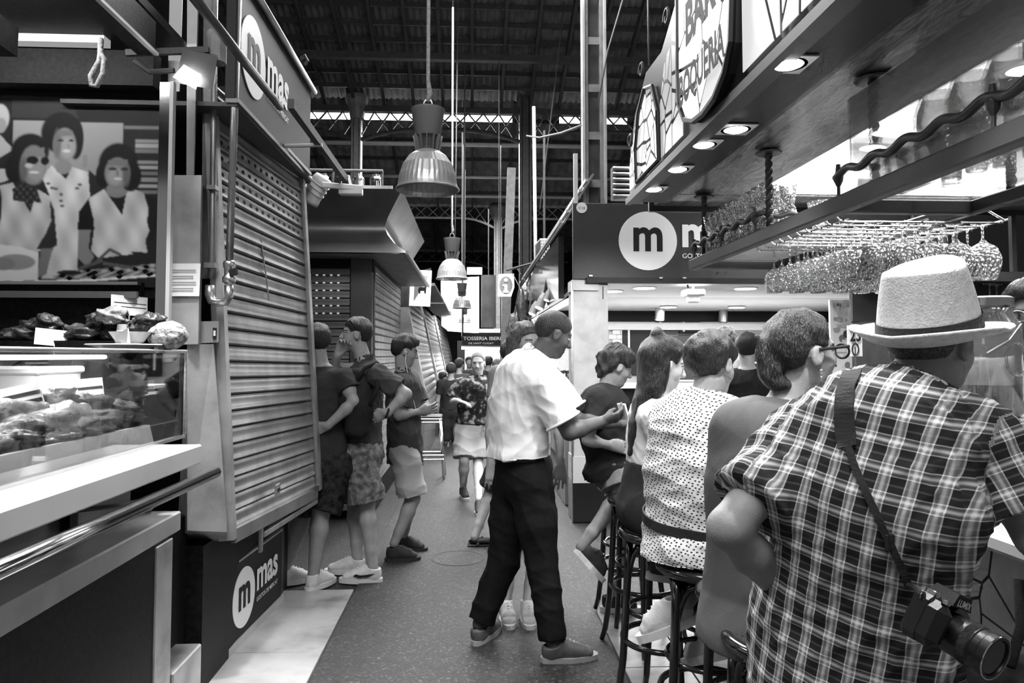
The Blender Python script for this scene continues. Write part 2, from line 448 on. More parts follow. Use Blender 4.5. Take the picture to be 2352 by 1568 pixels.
def head_skin(S, c, R, sc=1.0, jaw=1.0, nose=1.0, slim=1.0):
    P = lambda x, y, z: V3(c)+R @ (np.array((x*slim, y, z))*sc)
    E = lambda x, y, z, rx, ry, rz, k, mode='add': S.ell(P(x, y, z), np.array((rx, ry, rz))*sc, R, k*sc, mode)
    E(0, -.012, .030, .074*slim, .094, .086, .0); E(0, .022, -.040, .056*jaw, .066, .074, .04)
    E(0, .058, -.092, .022*jaw, .022, .022, .03); E(-.032, .052, -.028, .026, .026, .026, .02); E(.032, .052, -.028, .026, .026, .026, .02)
    S.cone(P(-.03, .076, .022), P(.03, .076, .022), .011*sc, .011*sc, .02*sc)
    for x in (-1, 1):
        E(x*.031, .098, .004, .017, .014, .012, .012, 'cut'); E(x*.031, .076, .003, .0125, .0125, .0105, .003)
        S.ell(P(x*.076, -.006, -.008), np.array((.011, .020, .032))*sc, R @ frame(0, -12), .008*sc)
        S.ell(P(x*.088, -.004, -.004), np.array((.008, .011, .019))*sc, R, .006*sc, 'cut')
    S.cone(P(0, .084, .010), P(0, .106*nose, -.028), .008*sc, .0125*sc, .012*sc); S.cone(P(-.011, .094, -.032), P(.011, .094, -.032), .008*sc, .008*sc, .008*sc)
    S.cone(P(-.020, .076, -.060), P(.020, .076, -.060), .0085*sc, .0085*sc, .006*sc); S.cone(P(-.016, .078, -.071), P(.016, .078, -.071), .0085*sc, .0085*sc, .004*sc)
    S.ell(P(0, .094, -.0655), np.array((.022, .010, .0022))*sc, R, .003*sc, 'cut')
def head_paint(Vt, col, c, R, sc, skin, brow=0.03, lip=0.75, slim=1.0, stubble=0.0, bald=None):
    q = (Vt-V3(c)) @ R/sc; x, y, z = q[:, 0]/slim, q[:, 1], q[:, 2]; near = (np.abs(x) < .1) & (np.abs(z) < .13) & (np.abs(y) < .13)
    front = near & (y > .055)
    for sx in (-1, 1):
        dx, dz = x-sx*.031, z-.003
        eye = front & ((dx/.0145)**2+(dz/.0062)**2 < 1); col[eye] = 0.55
        col[front & (dx**2+dz**2 < .0058**2) & eye] = 0.02
        lash = front & (np.abs(dz-.0075+(dx/.016)**2*.004) < .0028) & (np.abs(dx) < .017); col[lash] = brow*1.2
        br = front & (np.abs(dz-.021+(dx/.02)**2*.004) < .0042) & (np.abs(dx) < .021); col[br] = brow
    lp = near & (y > .07) & (np.abs(x) < .022) & (np.abs(z+.0655) < .0125*(1-(np.abs(x)/.024)**2)); col[lp] *= lip
    if stubble:
        st = near & (y > .0) & (z < -.045+.3*np.abs(x)*0) & ~lp; col[st] *= 1-stubble
    return col
def hair_cap(S, c, R, sc, t=.014, slim=1.0, k=0.0, front=.07, nape=-.085, temple=-.005, size=(.074, .096, .088), ear=.022):
    """hair over the skull, thinning out to a hairline that runs nape - round the ear - temple - forehead"""
    ys = np.array([-.12, -.075, -.042, -.026, .016, .034, .055, .080, .13])*sc; zs = np.array([nape-.01, nape, nape*.55-.01, ear, ear, temple+.015, front-.022, front, front+.04])*sc
    o = V3(c)+R @ (np.array((0, -.014, .032))*sc); r = np.array(size)*np.array((slim, 1, 1))*sc
    def fn(X, Y, Z):
        p = (X-o[0], Y-o[1], Z-o[2]); q = [p[0]*R[0, i]+p[1]*R[1, i]+p[2]*R[2, i] for i in range(3)]
        k0 = np.sqrt(sum((q[i]/r[i])**2 for i in range(3)))+1e-6; k1 = np.sqrt(sum((q[i]/r[i]**2)**2 for i in range(3)))+1e-6
        d = k0*(k0-1)/k1; h = q[2]+.032*sc-np.interp(q[1]-.014*sc, ys, zs).astype(np.float32)
        w = np.clip(h/(.05*sc), 0, 1); w = w*w*(3-2*w)
        return np.maximum(d-(.004*sc+t*sc*(.3+.7*w)), -h)
    s_ = r.max()+t*sc+.02; S.put(fn, o-s_, o+s_, k)
def hand(S, wr, el, side, palm, curl=0.5, sc=1.0, spread=0.16, thumb=0.6, point=None):
    """palm and five fingers from the wrist; palm: direction the palm faces; side +1 thumb along cross(dir, palm)"""
    d = unit(V3(wr)-V3(el)) if point is None else unit(point); p = unit(V3(palm)-d*(V3(palm) @ d)); s = np.cross(d, p)*side
    w = V3(wr); kn = []
    S.loft([w-d*.01*sc, w+d*.03*sc, w+d*.085*sc], [(.024*sc, .02*sc), (.034*sc, .016*sc), (.04*sc, .0135*sc)], s, .015*sc)
    for i, (off, L) in enumerate(((.030, .078), (.0105, .088), (-.0095, .082), (-.028, .064))):
        a = w+d*.084*sc+s*off*sc; fd = unit(d+s*spread*off/.03); L *= sc; r = .0092*sc
        ang = 0; prev = a; curls = curl if not hasattr(curl, '__len__') else curl[i]
        for j, (fr, rr) in enumerate(((.45, 1.0), (.32, .92), (.25, .82))):
            ang += curls*(0.75 if j == 0 else 1.0)
            q = prev+(fd*cos(ang)+p*sin(ang))*L*fr; S.cone(prev, q, r*rr*1.05, r*rr*.95, .004*sc); prev = q
    t0 = w+d*.022*sc+s*.022*sc; t1 = t0+unit(d*.75+s*(.75-.5*thumb)+p*.55*thumb)*.042*sc; t2 = t1+unit(d+s*(.25-.5*thumb)+p*.4*thumb)*.034*sc
    S.cone(t0, t1, .015*sc, .0115*sc, .012*sc); S.cone(t1, t2, .0108*sc, .009*sc, .004*sc)

def shoe(parent, ankle, heading, floor, m_up, m_sole, L=.27, w=.047, tilt=0.0, high=.055, name='shoe', h=.006, heel=.065):
    """sneaker under an ankle; tilt > 0 lifts the heel; floor: height of the sole"""
    R = frame(heading, -tilt); a = V3(ankle); org = np.array((a[0], a[1], a[2])) if floor is None else np.array((a[0], a[1], floor))
    P = lambda x, y, z: org+R @ np.array((x, y, z))
    lo, hi = P(0, L/2-heel, .05)-L*.75, P(0, L/2-heel, .05)+L*.75
    S = Skin(lo, hi, h); b, t = -heel, L-heel
    S.loft([P(0, b+.04, .05), P(0, b+.11, .062), P(0, b+.17, .05), P(0, t-.05, .038)], [(w*.72, .05), (w*.8, .055), (w*.93, .042), (w*.85, .028)], R[:, 0], .02)
    S.cone(P(0, -.005, .05), P(0, -.01, high+.05), w*.8, w*.86, .02, caps=True)
    S.ell(P(0, -.01, high+.062), (w*.62, w*.72, .05), R, .004, 'cut')
    S.half(P(0, 0, .022), -R[:, 2]); Vt, F = S.mesh()
    o = meshobj(name, Vt, F, m_up, parent, True)
    b2 = MB(); n = 20; q = []
    for k in range(n):
        an = 2*pi*k/n; y = sin(an); x = cos(an); yy = (b+t)/2+y*(L/2+.004)
        ww = w*(1.02-.16*(1 if y < -.3 else 0)-.10*max(0, y)**2)*np.sign(x)*abs(x)**.62
        q.append(P(ww, yy, 0))
    b2.plate(q, .03); q2 = b2
    so = b2.build('sole', m_sole, o)
    if name == 'shoe' and h < .0075:
        for k in range(4):
            y = b+.125+.02*k; z = .112-.0095*k; lc = MB().tube([P(-w*.42, y, z-.012), P(0, y+.004, z+.004), P(w*.42, y, z-.012)], .0042, 6); lc.build('lace', m_sole, o, True)
    return o
# ------------------------------------------------------------------ floor
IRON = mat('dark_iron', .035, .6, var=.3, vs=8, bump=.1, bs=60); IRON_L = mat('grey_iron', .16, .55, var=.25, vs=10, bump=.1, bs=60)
STEEL = mat('brushed_steel', .55, .32, 1.0, var=.2, vs=3, stretch=(1, 1, 12)); CHROME = mat('polished_steel', .75, .12, 1.0)
ASPH = mat('asphalt', .05, .5, var=.4, vs=70, vdetail=8, bump=.5, bs=260, ramp=[(.3, .013), (.5, .027), (.62, .045), (.72, .2)])
MARBLE = mat('floor_marble', .42, .3, ramp=[(.3, .22), (.45, .42), (.6, .5), (.75, .36)], vs=3.2, vdetail=9, bump=.08, bs=80)
MARBLE_R = mat('veined_marble', .2, .3, ramp=[(.3, .06), (.45, .2), (.6, .3), (.75, .12)], vs=5, vdetail=9, bump=.08, bs=80)
fl = MB().box((0, 24, -.06), (14, 56, .1)).build('floor', ASPH); fl['kind'] = 'structure'; fl['label'] = 'dark worn asphalt floor of the market aisle'; fl['category'] = 'floor'
def slab(x0, x1, y0, y1, m, name='marble_slab'):
    return part(name, m, fl, lambda b: b.box(((x0+x1)/2, (y0+y1)/2, -.004), (x1-x0-.006, y1-y0-.006, .024), bev=.002))
for y0, y1 in ((-.4, .9), (.9, 1.85), (1.85, 2.82), (2.82, 3.78), (3.78, 4.75)): slab(-1.30, -.765, y0, y1, MARBLE)
for i, (y0, y1) in enumerate(((-.2, .8), (.8, 1.6), (1.6, 2.3), (2.3, 2.95), (2.95, 3.5), (3.5, 4.3))): slab(.74, 1.06, y0, y1, MARBLE_R); slab(1.06, 1.46, y0+.2, y1+.2, MARBLE_R)
part('asphalt_strip', ASPH, fl, lambda b: b.box((-.012, 6, .0), (1.49, 17, .012), bev=.002))
part('manhole_cover', IRON, fl, lambda b: b.lathe([(.2, 0), (.2, .0085), (.19, .0085), (.188, .007)], aZ(1052, 1283), 28, None, False))

# ------------------------------------------------------------------ roof of the nave
TILE = mat('roof_sheet', .13, .75, var=.45, vs=2.5, bump=.2, bs=30)
roof = thing('roof', 'dark corrugated market roof on iron rafters', 'roof', (0, 15, 7)); roof['kind'] = 'structure'
def wavy_panel(x0, x1, y0, z0, y1, z1, per, name='roof_sheet'):
    n = max(6, int((x1-x0)/per*4)); V = []; F = []
    for k in range(n+1):
        x = x0+(x1-x0)*k/n; d = .022*cos(2*pi*(x-x0)/per)
        V += [(x, y0, z0+d), (x, y1, z1+d), (x, y0, z0+d+.012), (x, y1, z1+d+.012)]
    for k in range(n):
        a = 4*k; F += [(a, a+1, a+5, a+4), (a+2, a+6, a+7, a+3), (a, a+4, a+6, a+2), (a+1, a+3, a+7, a+5)]
    F += [(0, 2, 3, 1), (4*n, 4*n+1, 4*n+3, 4*n+2)]
    return meshobj(name, V, F, TILE, roof)
def bay(yr, zr, ye, ze, yv, x0, dx, nx, rows, per):
    sl = (ze-zr)/(ye-yr); zz = lambda y: zr+sl*(y-yr); src = {}
    for j in range(rows):
        ya = yv+(ye-yv)*j/rows; yb = yv+(ye-yv)*(j+1)/rows+.06
        for i in range(nx):
            if 'o' not in src: src['o'] = wavy_panel(0, dx+.012, 0, 0, yb-ya, sl*(yb-ya), per); src['o'].location = Vector((x0, ya, zz(ya)))-WL[roof]; src['o'].data.transform(Matrix.Translation(WL[roof])); continue
            share(src['o'], 'roof_sheet', roof, (x0+i*dx, ya, zz(ya)+.012*((j+i*3) % 2)))
        part('purlin', IRON, roof, lambda b: b.bar((x0, ya, zz(ya)-.06), (x0+nx*dx, ya, zz(ya)-.06), .05, .09))
    for i in range(nx+1): part('rafter', IRON, roof, lambda b: b.bar((x0+i*dx-.015, yv, zz(yv)-.14), (x0+i*dx-.015, ye, zz(ye)-.14), .06, .1))
bay(9.5, 9.0, 15, 7.0, 11.4, -4.96, .62, 15, 9, .124)
bay(20.5, 9.0, 26, 7.0, 20.4, -6.2, 1.24, 10, 6, .25)
bay(31.5, 9.0, 37, 7.0, 31.4, -7.4, 1.85, 8, 4, .37)
part('tie_beam', IRON, roof, lambda b: b.box((-.3, 13.2, 7.12), (9, .14, .12)))
for y, z in ((18, 6.9), (21.5, 6.95), (24, 6.92)): part('tie_rod', mat('pale_paint', .5, .5, var=.1), roof, lambda b: b.tube([(-6, y, z), (6, y, z)], .055, 10), True)

def girder(name, label, Y, x0, x1, ztop, depth, cols, pitch, m, drop):
    g = thing(name, label, 'girder', (0, Y, ztop))
    g['kind'] = 'structure'
    part('top_chord', m, g, lambda b: b.box(((x0+x1)/2, Y, ztop+.05), (x1-x0, .16, .12), bev=.01))
    def zb(x):
        d = min([abs(x-c) for c in cols]+[9]); return ztop-depth-drop*max(0, 1-d/1.4)**2
    xs = np.linspace(x0, x1, 41)
    part('bottom_chord', m, g, lambda b: b.tube([(x, Y, zb(x)) for x in xs], .045, 6))
    n = int((x1-x0)/pitch)
    for i in range(n):
        a, c = x0+i*pitch, x0+(i+1)*pitch
        part('lattice_bar', m, g, lambda b: b.bar((a, Y-.02, ztop), (c, Y-.02, zb(c)), .025, .05, up=(0, 1, 0)))
        part('lattice_bar', m, g, lambda b: b.bar((a, Y+.02, zb(a)), (c, Y+.02, ztop), .025, .05, up=(0, 1, 0)))
    return g
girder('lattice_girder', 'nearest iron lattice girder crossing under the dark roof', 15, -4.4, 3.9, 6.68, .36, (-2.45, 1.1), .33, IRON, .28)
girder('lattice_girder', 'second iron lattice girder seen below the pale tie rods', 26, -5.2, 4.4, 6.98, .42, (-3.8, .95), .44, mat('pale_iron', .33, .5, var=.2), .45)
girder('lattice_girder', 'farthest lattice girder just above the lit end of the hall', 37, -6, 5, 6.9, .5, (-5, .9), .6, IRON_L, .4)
SKYP = mat('daylight_pane', .9, .4, emit=2.2)
for x0, x1 in ((-3.7, .86), (1.9, 2.35), (2.75, 3.4)):
    o = MB().box(((x0+x1)/2, 15.35, 6.69), (x1-x0, .03, .13)).build('window_1', SKYP); o['kind'] = 'structure'; tag(o, {-3.7: 'long bright clerestory strip behind the nearest lattice girder', 1.9: 'short bright clerestory strip beside the iron column', 2.75: 'short bright clerestory strip above the bar canopy'}[x0], 'window'); o['kind'] = 'structure'

def column(name, label, x, y, w, z1, m):
    g = thing(name, label, 'column', (x, y, 0)); g['kind'] = 'structure'
    part('shaft', m, g, lambda b: b.box((x, y, z1/2), (w*.55, w, z1), bev=.01))
    for s in (-1, 1): part('flange', m, g, lambda b: b.box((x+s*w*.4, y, z1/2), (w*.2, w*1.25, z1), bev=.008))
    part('base', m, g, lambda b: b.box((x, y, .2), (w*1.5, w*1.6, .4), bev=.02))
    part('capital', m, g, lambda b: b.lathe([(w*.7, z1-.5), (w*.9, z1-.3), (w*1.2, z1-.08), (w*1.2, z1)], (x, y, 0), 12))
    return g
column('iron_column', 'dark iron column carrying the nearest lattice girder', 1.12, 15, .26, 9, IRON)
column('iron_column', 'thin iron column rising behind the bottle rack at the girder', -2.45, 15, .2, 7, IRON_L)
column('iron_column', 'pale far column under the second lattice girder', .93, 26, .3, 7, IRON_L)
# nearer column of two channels laced together
cx0 = aY(1362, 400, 7.3)[0]
g = thing('iron_column', 'tall riveted column of paired channels above the mas sign', 'column', (cx0, 7.3, 0)); g['kind'] = 'structure'
for s in (-1, 1):
    part('channel', IRON_L, g, lambda b: b.box((cx0+s*.085, 7.3, 3.2), (.05, .2, 6.4), bev=.006))
    part('flange', mat('pale_iron', .33, .5, var=.2), g, lambda b: b.box((cx0+s*.112, 7.19, 3.2), (.03, .03, 6.4), bev=.004))
part('web', IRON, g, lambda b: b.box((cx0, 7.33, 3.2), (.13, .03, 6.4)))
for k in range(13): part('lacing_plate', IRON_L, g, lambda b: b.box((cx0, 7.22, .3+.5*k), (.12, .012, .08)))

# walls that close the hall
for nm, x in (('wall_left', -7.2), ('wall_right', 7.2)):
    o = MB().box((x, 25, 4.6), (.3, 44, 9.2)).build(nm, mat('far_wall', .05, .9, var=.2)); tag(o, 'dark %s side wall of the market hall' % nm[5:], 'wall', kind='structure')
for k, (y0, z0, y1, z1) in enumerate(((9.5, 9.12, 15.1, 7.1), (15.1, 7.1, 20.5, 9.12), (20.5, 9.12, 26.1, 7.1), (26.1, 7.1, 31.5, 9.12), (31.5, 9.12, 37.1, 7.1), (37.1, 7.1, 47, 9.2))):
    part('roof_light_block', IRON, roof, lambda b: b.plate([(-7.3, y0, z0), (7.3, y0, z0), (7.3, y1, z1), (-7.3, y1, z1)], .05))  # added slab above the sheets that keeps outside light out
o = MB().box((0, 47, 4.5), (30, .3, 9)).build('wall_back', mat('far_wall', .05, .9, var=.2)); o['kind'] = 'structure'; o['label'] = 'dim end wall of the market hall'; o['category'] = 'wall'

# ------------------------------------------------------------------ pendant lamps down the aisle
ALU = mat('lamp_aluminium', .55, .38, .55, var=.1, vs=20); LGREY = mat('lamp_grey_enamel', .14, .45)
def lamp_proto(label):
    t = thing('pendant_lamp', label, 'lamp', (0, 0, 0), 'pendant lamps hung down the aisle')
    prof = [(.215, 0), (.212, .012), (.205, .03), (.195, .09), (.17, .16), (.13, .215), (.085, .245), (.075, .25)]
    b = MB(); n = 72; rows = prof+[(r-.006, h-.004) for r, h in reversed(prof)]
    for r, h in rows:
        for k in range(n): q = r*(1+(.012 if k % 2 else -.006)*(1 if .03 < h < .24 else .3)); b.v.append((q*cos(2*pi*k/n), q*sin(2*pi*k/n), h))
    for i in range(len(rows)-1):
        for k in range(n): b.f.append((i*n+k, i*n+(k+1) % n, (i+1)*n+(k+1) % n, (i+1)*n+k))
    b.build('reflector', ALU, t)
    part('rim', ALU, t, lambda b: b.tube([(.216*cos(a), .216*sin(a), .006) for a in np.linspace(0, 2*pi, 48, False)], .006, 6, closed=True), True)
    part('neck', IRON, t, lambda b: b.lathe([(.07, .245), (.062, .27), (.07, .32), (.085, .35)], n=20))
    for k in range(12):
        a = 2*pi*k/12; part('cooling_fin', LGREY, t, lambda b: b.bar((.068*cos(a), .068*sin(a), .25), (.09*cos(a), .09*sin(a), .35), .006, .03, up=(cos(a), sin(a), 0)))
    hs = part('housing', LGREY, t, lambda b: b.lathe([(.085, .34), (.09, .345), (.112, .49), (.118, .5), (.118, .515), (.02, .52)], n=28)); autosmooth(hs)
    part('hook', STEEL, t, lambda b: b.tube([(.03*cos(a), 0, .548+.03*sin(a)) for a in np.linspace(0, 2*pi, 14, False)], .007, 6, closed=True), True)
    part('suspension_rope', mat('pale_rope', .3, .9, bump=.8, bs=90, var=.3, vs=60), t, lambda b: b.tube([(0, 0, .57), (.012, 0, .62), (0, 0, .7), (0, 0, 7.4)], [.016, .02, .013, .013], 8), True)
    part('bulb', mat('frosted_bulb', .6, .3), t, lambda b: b.lathe([(.0, .05), (.03, .06), (.04, .1), (.03, .16), (.02, .24)], n=14), True)
    return t
lp = lamp_proto('nearest and largest ribbed metal pendant lamp over the aisle')
spots = [((982, 437), 4.9, 'nearest and largest ribbed metal pendant lamp over the aisle'), ((1038, 641), 9.8, 'second metal pendant lamp down the aisle'), ((1061, 708), 16, 'third pendant lamp seen against the bright light box'), ((1067, 741), 19.3, 'fourth and smallest pendant lamp far down the aisle')]
for i, ((px, py), Y, lb) in enumerate(spots):
    p = aY(px, py, Y); o = lp if i == 0 else copy_tree(lp); o.location = p; o['label'] = lb; o.scale = (1, 1, 1.1) if i < 3 else (.8, .8, .88)
    WL[o] = Vector(p)
# loose cables hanging from the roof
CAB = mat('grey_cable', .12, .8)
def cable(label, pts, r=.012): return tag(MB().tube(pts, r, 6).build('hanging_cable', CAB, None, True), label, 'cable')
cable('thin cable hanging straight beside the big pendant lamp', [aY(1052, -10, 11.5), aY(1045, 560, 11.5)])
cable('dark cable hanging down to the second lattice girder', [aY(1068, -20, 14), aY(1066, 620, 14)], .02)
cable('slanting rope from the roof past the iron column', [aY(1300, -20, 12.5), aY(1240, 480, 12.5)])
cable('slanting cable tied to the riveted column', [aY(1436, -20, 7.0), aY(1395, 120, 7.05), aY(1372, 250, 7.1)], .009)
cable('thin rope hanging beside the stained glass canopy', [aY(1488, -20, 6), aY(1490, 150, 6)], .008)
cable('sagging pale cable strung between column and pole', [aY(1210, 312, 10), aY(1240, 316, 9.6), aY(1290, 305, 8.6), aY(1345, 285, 7.2)], .014)
o = MB().tube([aY(1226, 245, 11), aY(1236, 1040, 11)*(1, 1, 0)], .028, 8).build('banner_pole', mat('pale_paint', .5), None, True); tag(o, 'pale slim pole standing in front of the dark iron column', 'pole')
o = MB().bar(aY(1175, 385, 13), aY(1152, 1008, 13)*(1, 1, 0), .16, .03, up=(0, 1, 0)).build('leaning_board', IRON_L); tag(o, 'narrow grey board leaning upright beside the iron column', 'board')
# ------------------------------------------------------------------ left: fish counter with its glass case
WMARB = mat('white_marble', .8, .25, ramp=[(.3, .72), (.5, .82), (.7, .86)], vs=2.5, coat=.3); GMARB = mat('grey_marble', .42, .35, ramp=[(.3, .3), (.5, .42), (.7, .52)], vs=4, vdetail=8)
BLACKP = mat('black_panel', .01, .5, var=.5, vs=50, bump=.1, bs=200, spec=.12); GREYP = mat('grey_panel', .16, .25, var=.1)
SHUT = mat('shutter_steel', .34, .42, .75, var=.25, vs=2.0, stretch=(3, 3, 1), bump=.06, bs=60); SHUT_D = mat('shutter_shadow_gap', .01, .9)
GALV = mat('galvanised_steel', .5, .45, .6, ramp=[(.3, .3), (.5, .48), (.7, .6)], vs=5, vdetail=7, bump=.06, bs=90)
PANE = panemat('case_glass', .04, .96, 0, .3); DARKG = mat('sign_grey', .017, .6, var=.08, spec=.2); LOGO = mat('logo_white', .85, .5); PAPER = mat('white_card', .85, .8); INK = mat('print_black', .01, .7)

ct = thing('fish_counter', 'fish counter with thick white marble shelf and black front', 'counter', (-1.6, 2, 0))
part('body', BLACKP, ct, lambda b: b.box((-1.7, 1.75, .405), (1.0, 2.1, .81)))
part('marble_shelf', WMARB, ct, lambda b: b.box((-1.335, 1.75, 1.134), (.5, 2.39, .076), bev=.006))
part('lower_ledge', GMARB, ct, lambda b: b.box((-1.36, 1.78, .85), (.33, 2.5, .08), bev=.006))
part('recess_panel', GREYP, ct, lambda b: b.box((-1.42, 1.78, .99), (.04, 2.5, .22)))
for y in (1.5, 2.55): part('recess_post', BLACKP, ct, lambda b: b.box((-1.38, y, .99), (.03, .05, .22)))
part('corner_post', GALV, ct, lambda b: b.box((-1.24, 2.88, .4), (.09, .15, .8), bev=.004))
part('kick_box', GALV, ct, lambda b: b.box((-1.26, 3.12, .13), (.14, .3, .26), bev=.006))
part('plinth', BLACKP, ct, lambda b: b.box((-1.8, 3.12, .4), (1.0, .5, .8)))
rl = part('hand_rail', CHROME, ct, lambda b: b.tube([(-1.05, .6, 1.055), (-1.05, 3.0, 1.05)], .0235, 20), True)
for y in (1.0, 2.5): part('rail_bracket', STEEL, ct, lambda b: b.tube([(-1.05, y, 1.05), (-1.2, y, 1.02), (-1.4, y, 1.0)], .008, 8), True)
part('bracket_foot', STEEL, ct, lambda b: b.tube([aX(280, 1178, -1.38), aX(345, 1168, -1.3), aX(372, 1130, -1.38)], .009, 8), True)

gc = thing('display_case', 'glass display case of seafood on the white marble shelf', 'display case', (-1.6, 2.2, 1.17))
part('front_pane', PANE, gc, lambda b: b.box((-1.255, 2.05, 1.355), (.008, 2.26, .365)), label='clear front glass')
part('end_pane', PANE, gc, lambda b: b.box((-1.6, 3.18, 1.355), (.69, .008, .365)))
part('top_pane', panemat('shelf_glass', .25, .8), gc, lambda b: b.box((-1.6, 2.05, 1.542), (.72, 2.28, .01)))
part('top_trim', STEEL, gc, lambda b: b.box((-1.252, 2.05, 1.545), (.016, 2.28, .016), bev=.003))
part('end_trim', STEEL, gc, lambda b: b.box((-1.25, 3.185, 1.355), (.014, .014, .37), bev=.003))
part('base_trim', STEEL, gc, lambda b: b.box((-1.252, 2.05, 1.178), (.018, 2.28, .012)))
part('tray_board', GMARB, gc, lambda b: b.hexa([(-1.275, .9, 1.175), (-1.275, 2.95, 1.175), (-1.295, 2.95, 1.175), (-1.295, .9, 1.175), (-1.295, .9, 1.255), (-1.295, 2.95, 1.25), (-1.315, 2.95, 1.25), (-1.315, .9, 1.255)]))
part('tray_bed', GREYP, gc, lambda b: b.box((-1.65, 1.9, 1.19), (.68, 2.0, .02)))
part('back_panel', BLACKP, gc, lambda b: b.box((-2.02, 2.0, 1.36), (.02, 2.3, .36)))
part('mullion', STEEL, gc, lambda b: b.box((-1.95, 2.9, 1.36), (.03, .03, .36)))
tb = part('case_fill_tube', mat('case_fill_glow', 1, .4, emit=.8), gc, lambda b: b.tube([(-1.5, 1.2, 1.522), (-1.5, 3.0, 1.522)], .009, 8))  # added glow tube, goes with the fill over the seafood
light('case_fill', 'AREA', (-1.55, 2.1, 1.515), 3.2, rot=(0, 0, 0), size=.1, size_y=1.8, parent=gc)  # added area fill that brightens the tray

def lump(c, r, seed, amp=.25, n=30, m=20):
    g = np.random.default_rng(seed); k = g.normal(size=(7, 3))*np.array((7, 7, 7)); ph = g.random(7)*6.28; b = MB()
    b.ball((0, 0, 0), 1.0, n, m); P = np.array(b.v); d = sum(np.sin(P @ k[i]*.55+ph[i]+np.sin(P @ k[(i+2) % 7]*.3)) for i in range(7))/7
    d = d+.28*np.sin(P @ k[0]*1.9+ph[0])*np.sin(P @ k[1]*1.7+ph[1])*np.sin(P @ k[2]*1.5); P = P*(1+amp*2*d[:, None])*np.array(r)+np.array(c); b.v = [tuple(p) for p in P]; return b
FISH = [mat('seafood_pale', .24, .3, var=.6, vs=22, bump=.5, bs=60), mat('seafood_mid', .11, .28, var=.7, vs=18, bump=.5, bs=60), mat('seafood_dark', .05, .25, var=.6, vs=16, bump=.5, bs=60)]
food = [((20, 955), 1.85, -1.62, .13, .055, 0), ((110, 930), 2.05, -1.62, .12, .06, 1), ((60, 985), 1.85, -1.52, .12, .045, 1), ((150, 960), 2.1, -1.5, .13, .05, 0), ((200, 935), 2.35, -1.58, .11, .05, 1), ((120, 1005), 2.0, -1.46, .11, .03, 2),
        ((230, 960), 2.4, -1.5, .1, .035, 0), ((275, 940), 2.6, -1.55, .1, .04, 0), ((290, 965), 2.65, -1.48, .09, .03, 2), ((190, 985), 2.25, -1.46, .11, .025, 2), ((30, 1010), 1.75, -1.46, .1, .03, 2)]
for i, (pp, y, x, r, hgt, k) in enumerate(food):
    p = aX(*pp, x+.08); o = lump((p[0], p[1], max(p[2], 1.2+hgt*.8)), (r*.7, r*1.1, hgt), 40+i).build('seafood', FISH[k], None, True)
    tag(o, ['pale mottled shellfish heaped behind the case glass', 'brown-grey mottled shellfish heaped behind the case glass', 'dark glossy seafood lying along the tray front'][k], 'seafood', 'seafood in the glass case %d' % k)
rs_ = np.random.default_rng(77)
for i in range(22):
    x, y = -1.36-.30*rs_.random(), 1.75+1.05*rs_.random(); k = int(rs_.integers(0, 3)); r0 = .028+.025*rs_.random()
    o = lump((x, y, 1.235+.12*(-x-1.36)+r0*.6), (r0, r0*1.5, r0*.7), 140+i, .35).build('seafood', FISH[k], None, True)
    tag(o, ['small pale shell among the seafood in the glass case', 'small mottled shell among the seafood in the glass case', 'small dark shell among the seafood in the glass case'][k], 'seafood', 'small shells in the glass case %d' % k)
o = part('fish_fillet', mat('fillet', .28, .5, var=.2, vs=12, stretch=(1, 8, 8)), None, lambda b: b.box(aX(283, 905, -1.62), (.16, .2, .07), bev=.02)); tag(o, 'thick grey fish loin standing behind the price cards', 'fish')
o = part('ice_slab', mat('crushed_ice', .85, .5, bump=.8, bs=60), None, lambda b: b.hexa([aX(150, 900, -1.75), aX(245, 905, -1.75), aX(290, 905, -1.9), aX(170, 880, -1.95), aX(150, 880, -1.78), aX(200, 870, -1.78), aX(240, 835, -1.92), aX(172, 825, -1.96)])); tag(o, 'sloping bed of crushed ice at the back of the case', 'ice')
o = part('foam_box', PAPER, None, lambda b: b.box(aX(55, 880, -1.75), (.28, .3, .1), bev=.012)); part('lid', PAPER, o, lambda b: b.box(aX(55, 850, -1.75), (.3, .32, .03), bev=.008)); tag(o, 'white foam box at the far side of the glass case', 'box')
o = part('back_board', PAPER, None, lambda b: b.plate([aX(-40, 880, -1.97), aX(150, 870, -1.97), aX(155, 818, -1.97), aX(60, 818, -1.97)], .02)); tag(o, 'slanting white board leaning at the back of the case', 'board')
def card(label, c, w, h, n, bars=(), tilt=0.0):
    """price card facing direction n"""
    n = unit_(n); r = np.cross((0, 0, 1), n); r /= np.linalg.norm(r); r = r*cos(tilt)+np.array((0, 0, 1))*sin(tilt); u = np.cross(n, r); c = np.array(c, float)
    t = thing('price_card', label, 'price card', c-u*h/2)
    part('card', PAPER, t, lambda b: b.plate([c-r*w/2-u*h/2, c+r*w/2-u*h/2, c+r*w/2+u*h/2, c-r*w/2+u*h/2], .003))
    for y0, y1 in bars: part('printed_bar', INK, t, lambda b: b.plate([c+n*.004-r*w*.42+u*h*y0, c+n*.004+r*w*.46+u*h*y0, c+n*.004+r*w*.46+u*h*y1, c+n*.004-r*w*.42+u*h*y1], .001))
    part('holder', STEEL, t, lambda b: b.bar(c-u*h/2, c-u*(h/2+.05), .006, .004, up=n))
    return t
def unit_(v): v = np.array(v, float); return v/np.linalg.norm(v)
FC = (.62, -.75, .2)
card('slanted striped price card at the near end of the case', aX(38, 918, -1.52), .15, .09, FC, ((-.25, -.1), (.05, .2)), .22)
card('tall striped price card in the middle of the case', aX(206, 897, -1.55), .1, .1, FC, ((-.3, -.2), (.05, .16)), .08)
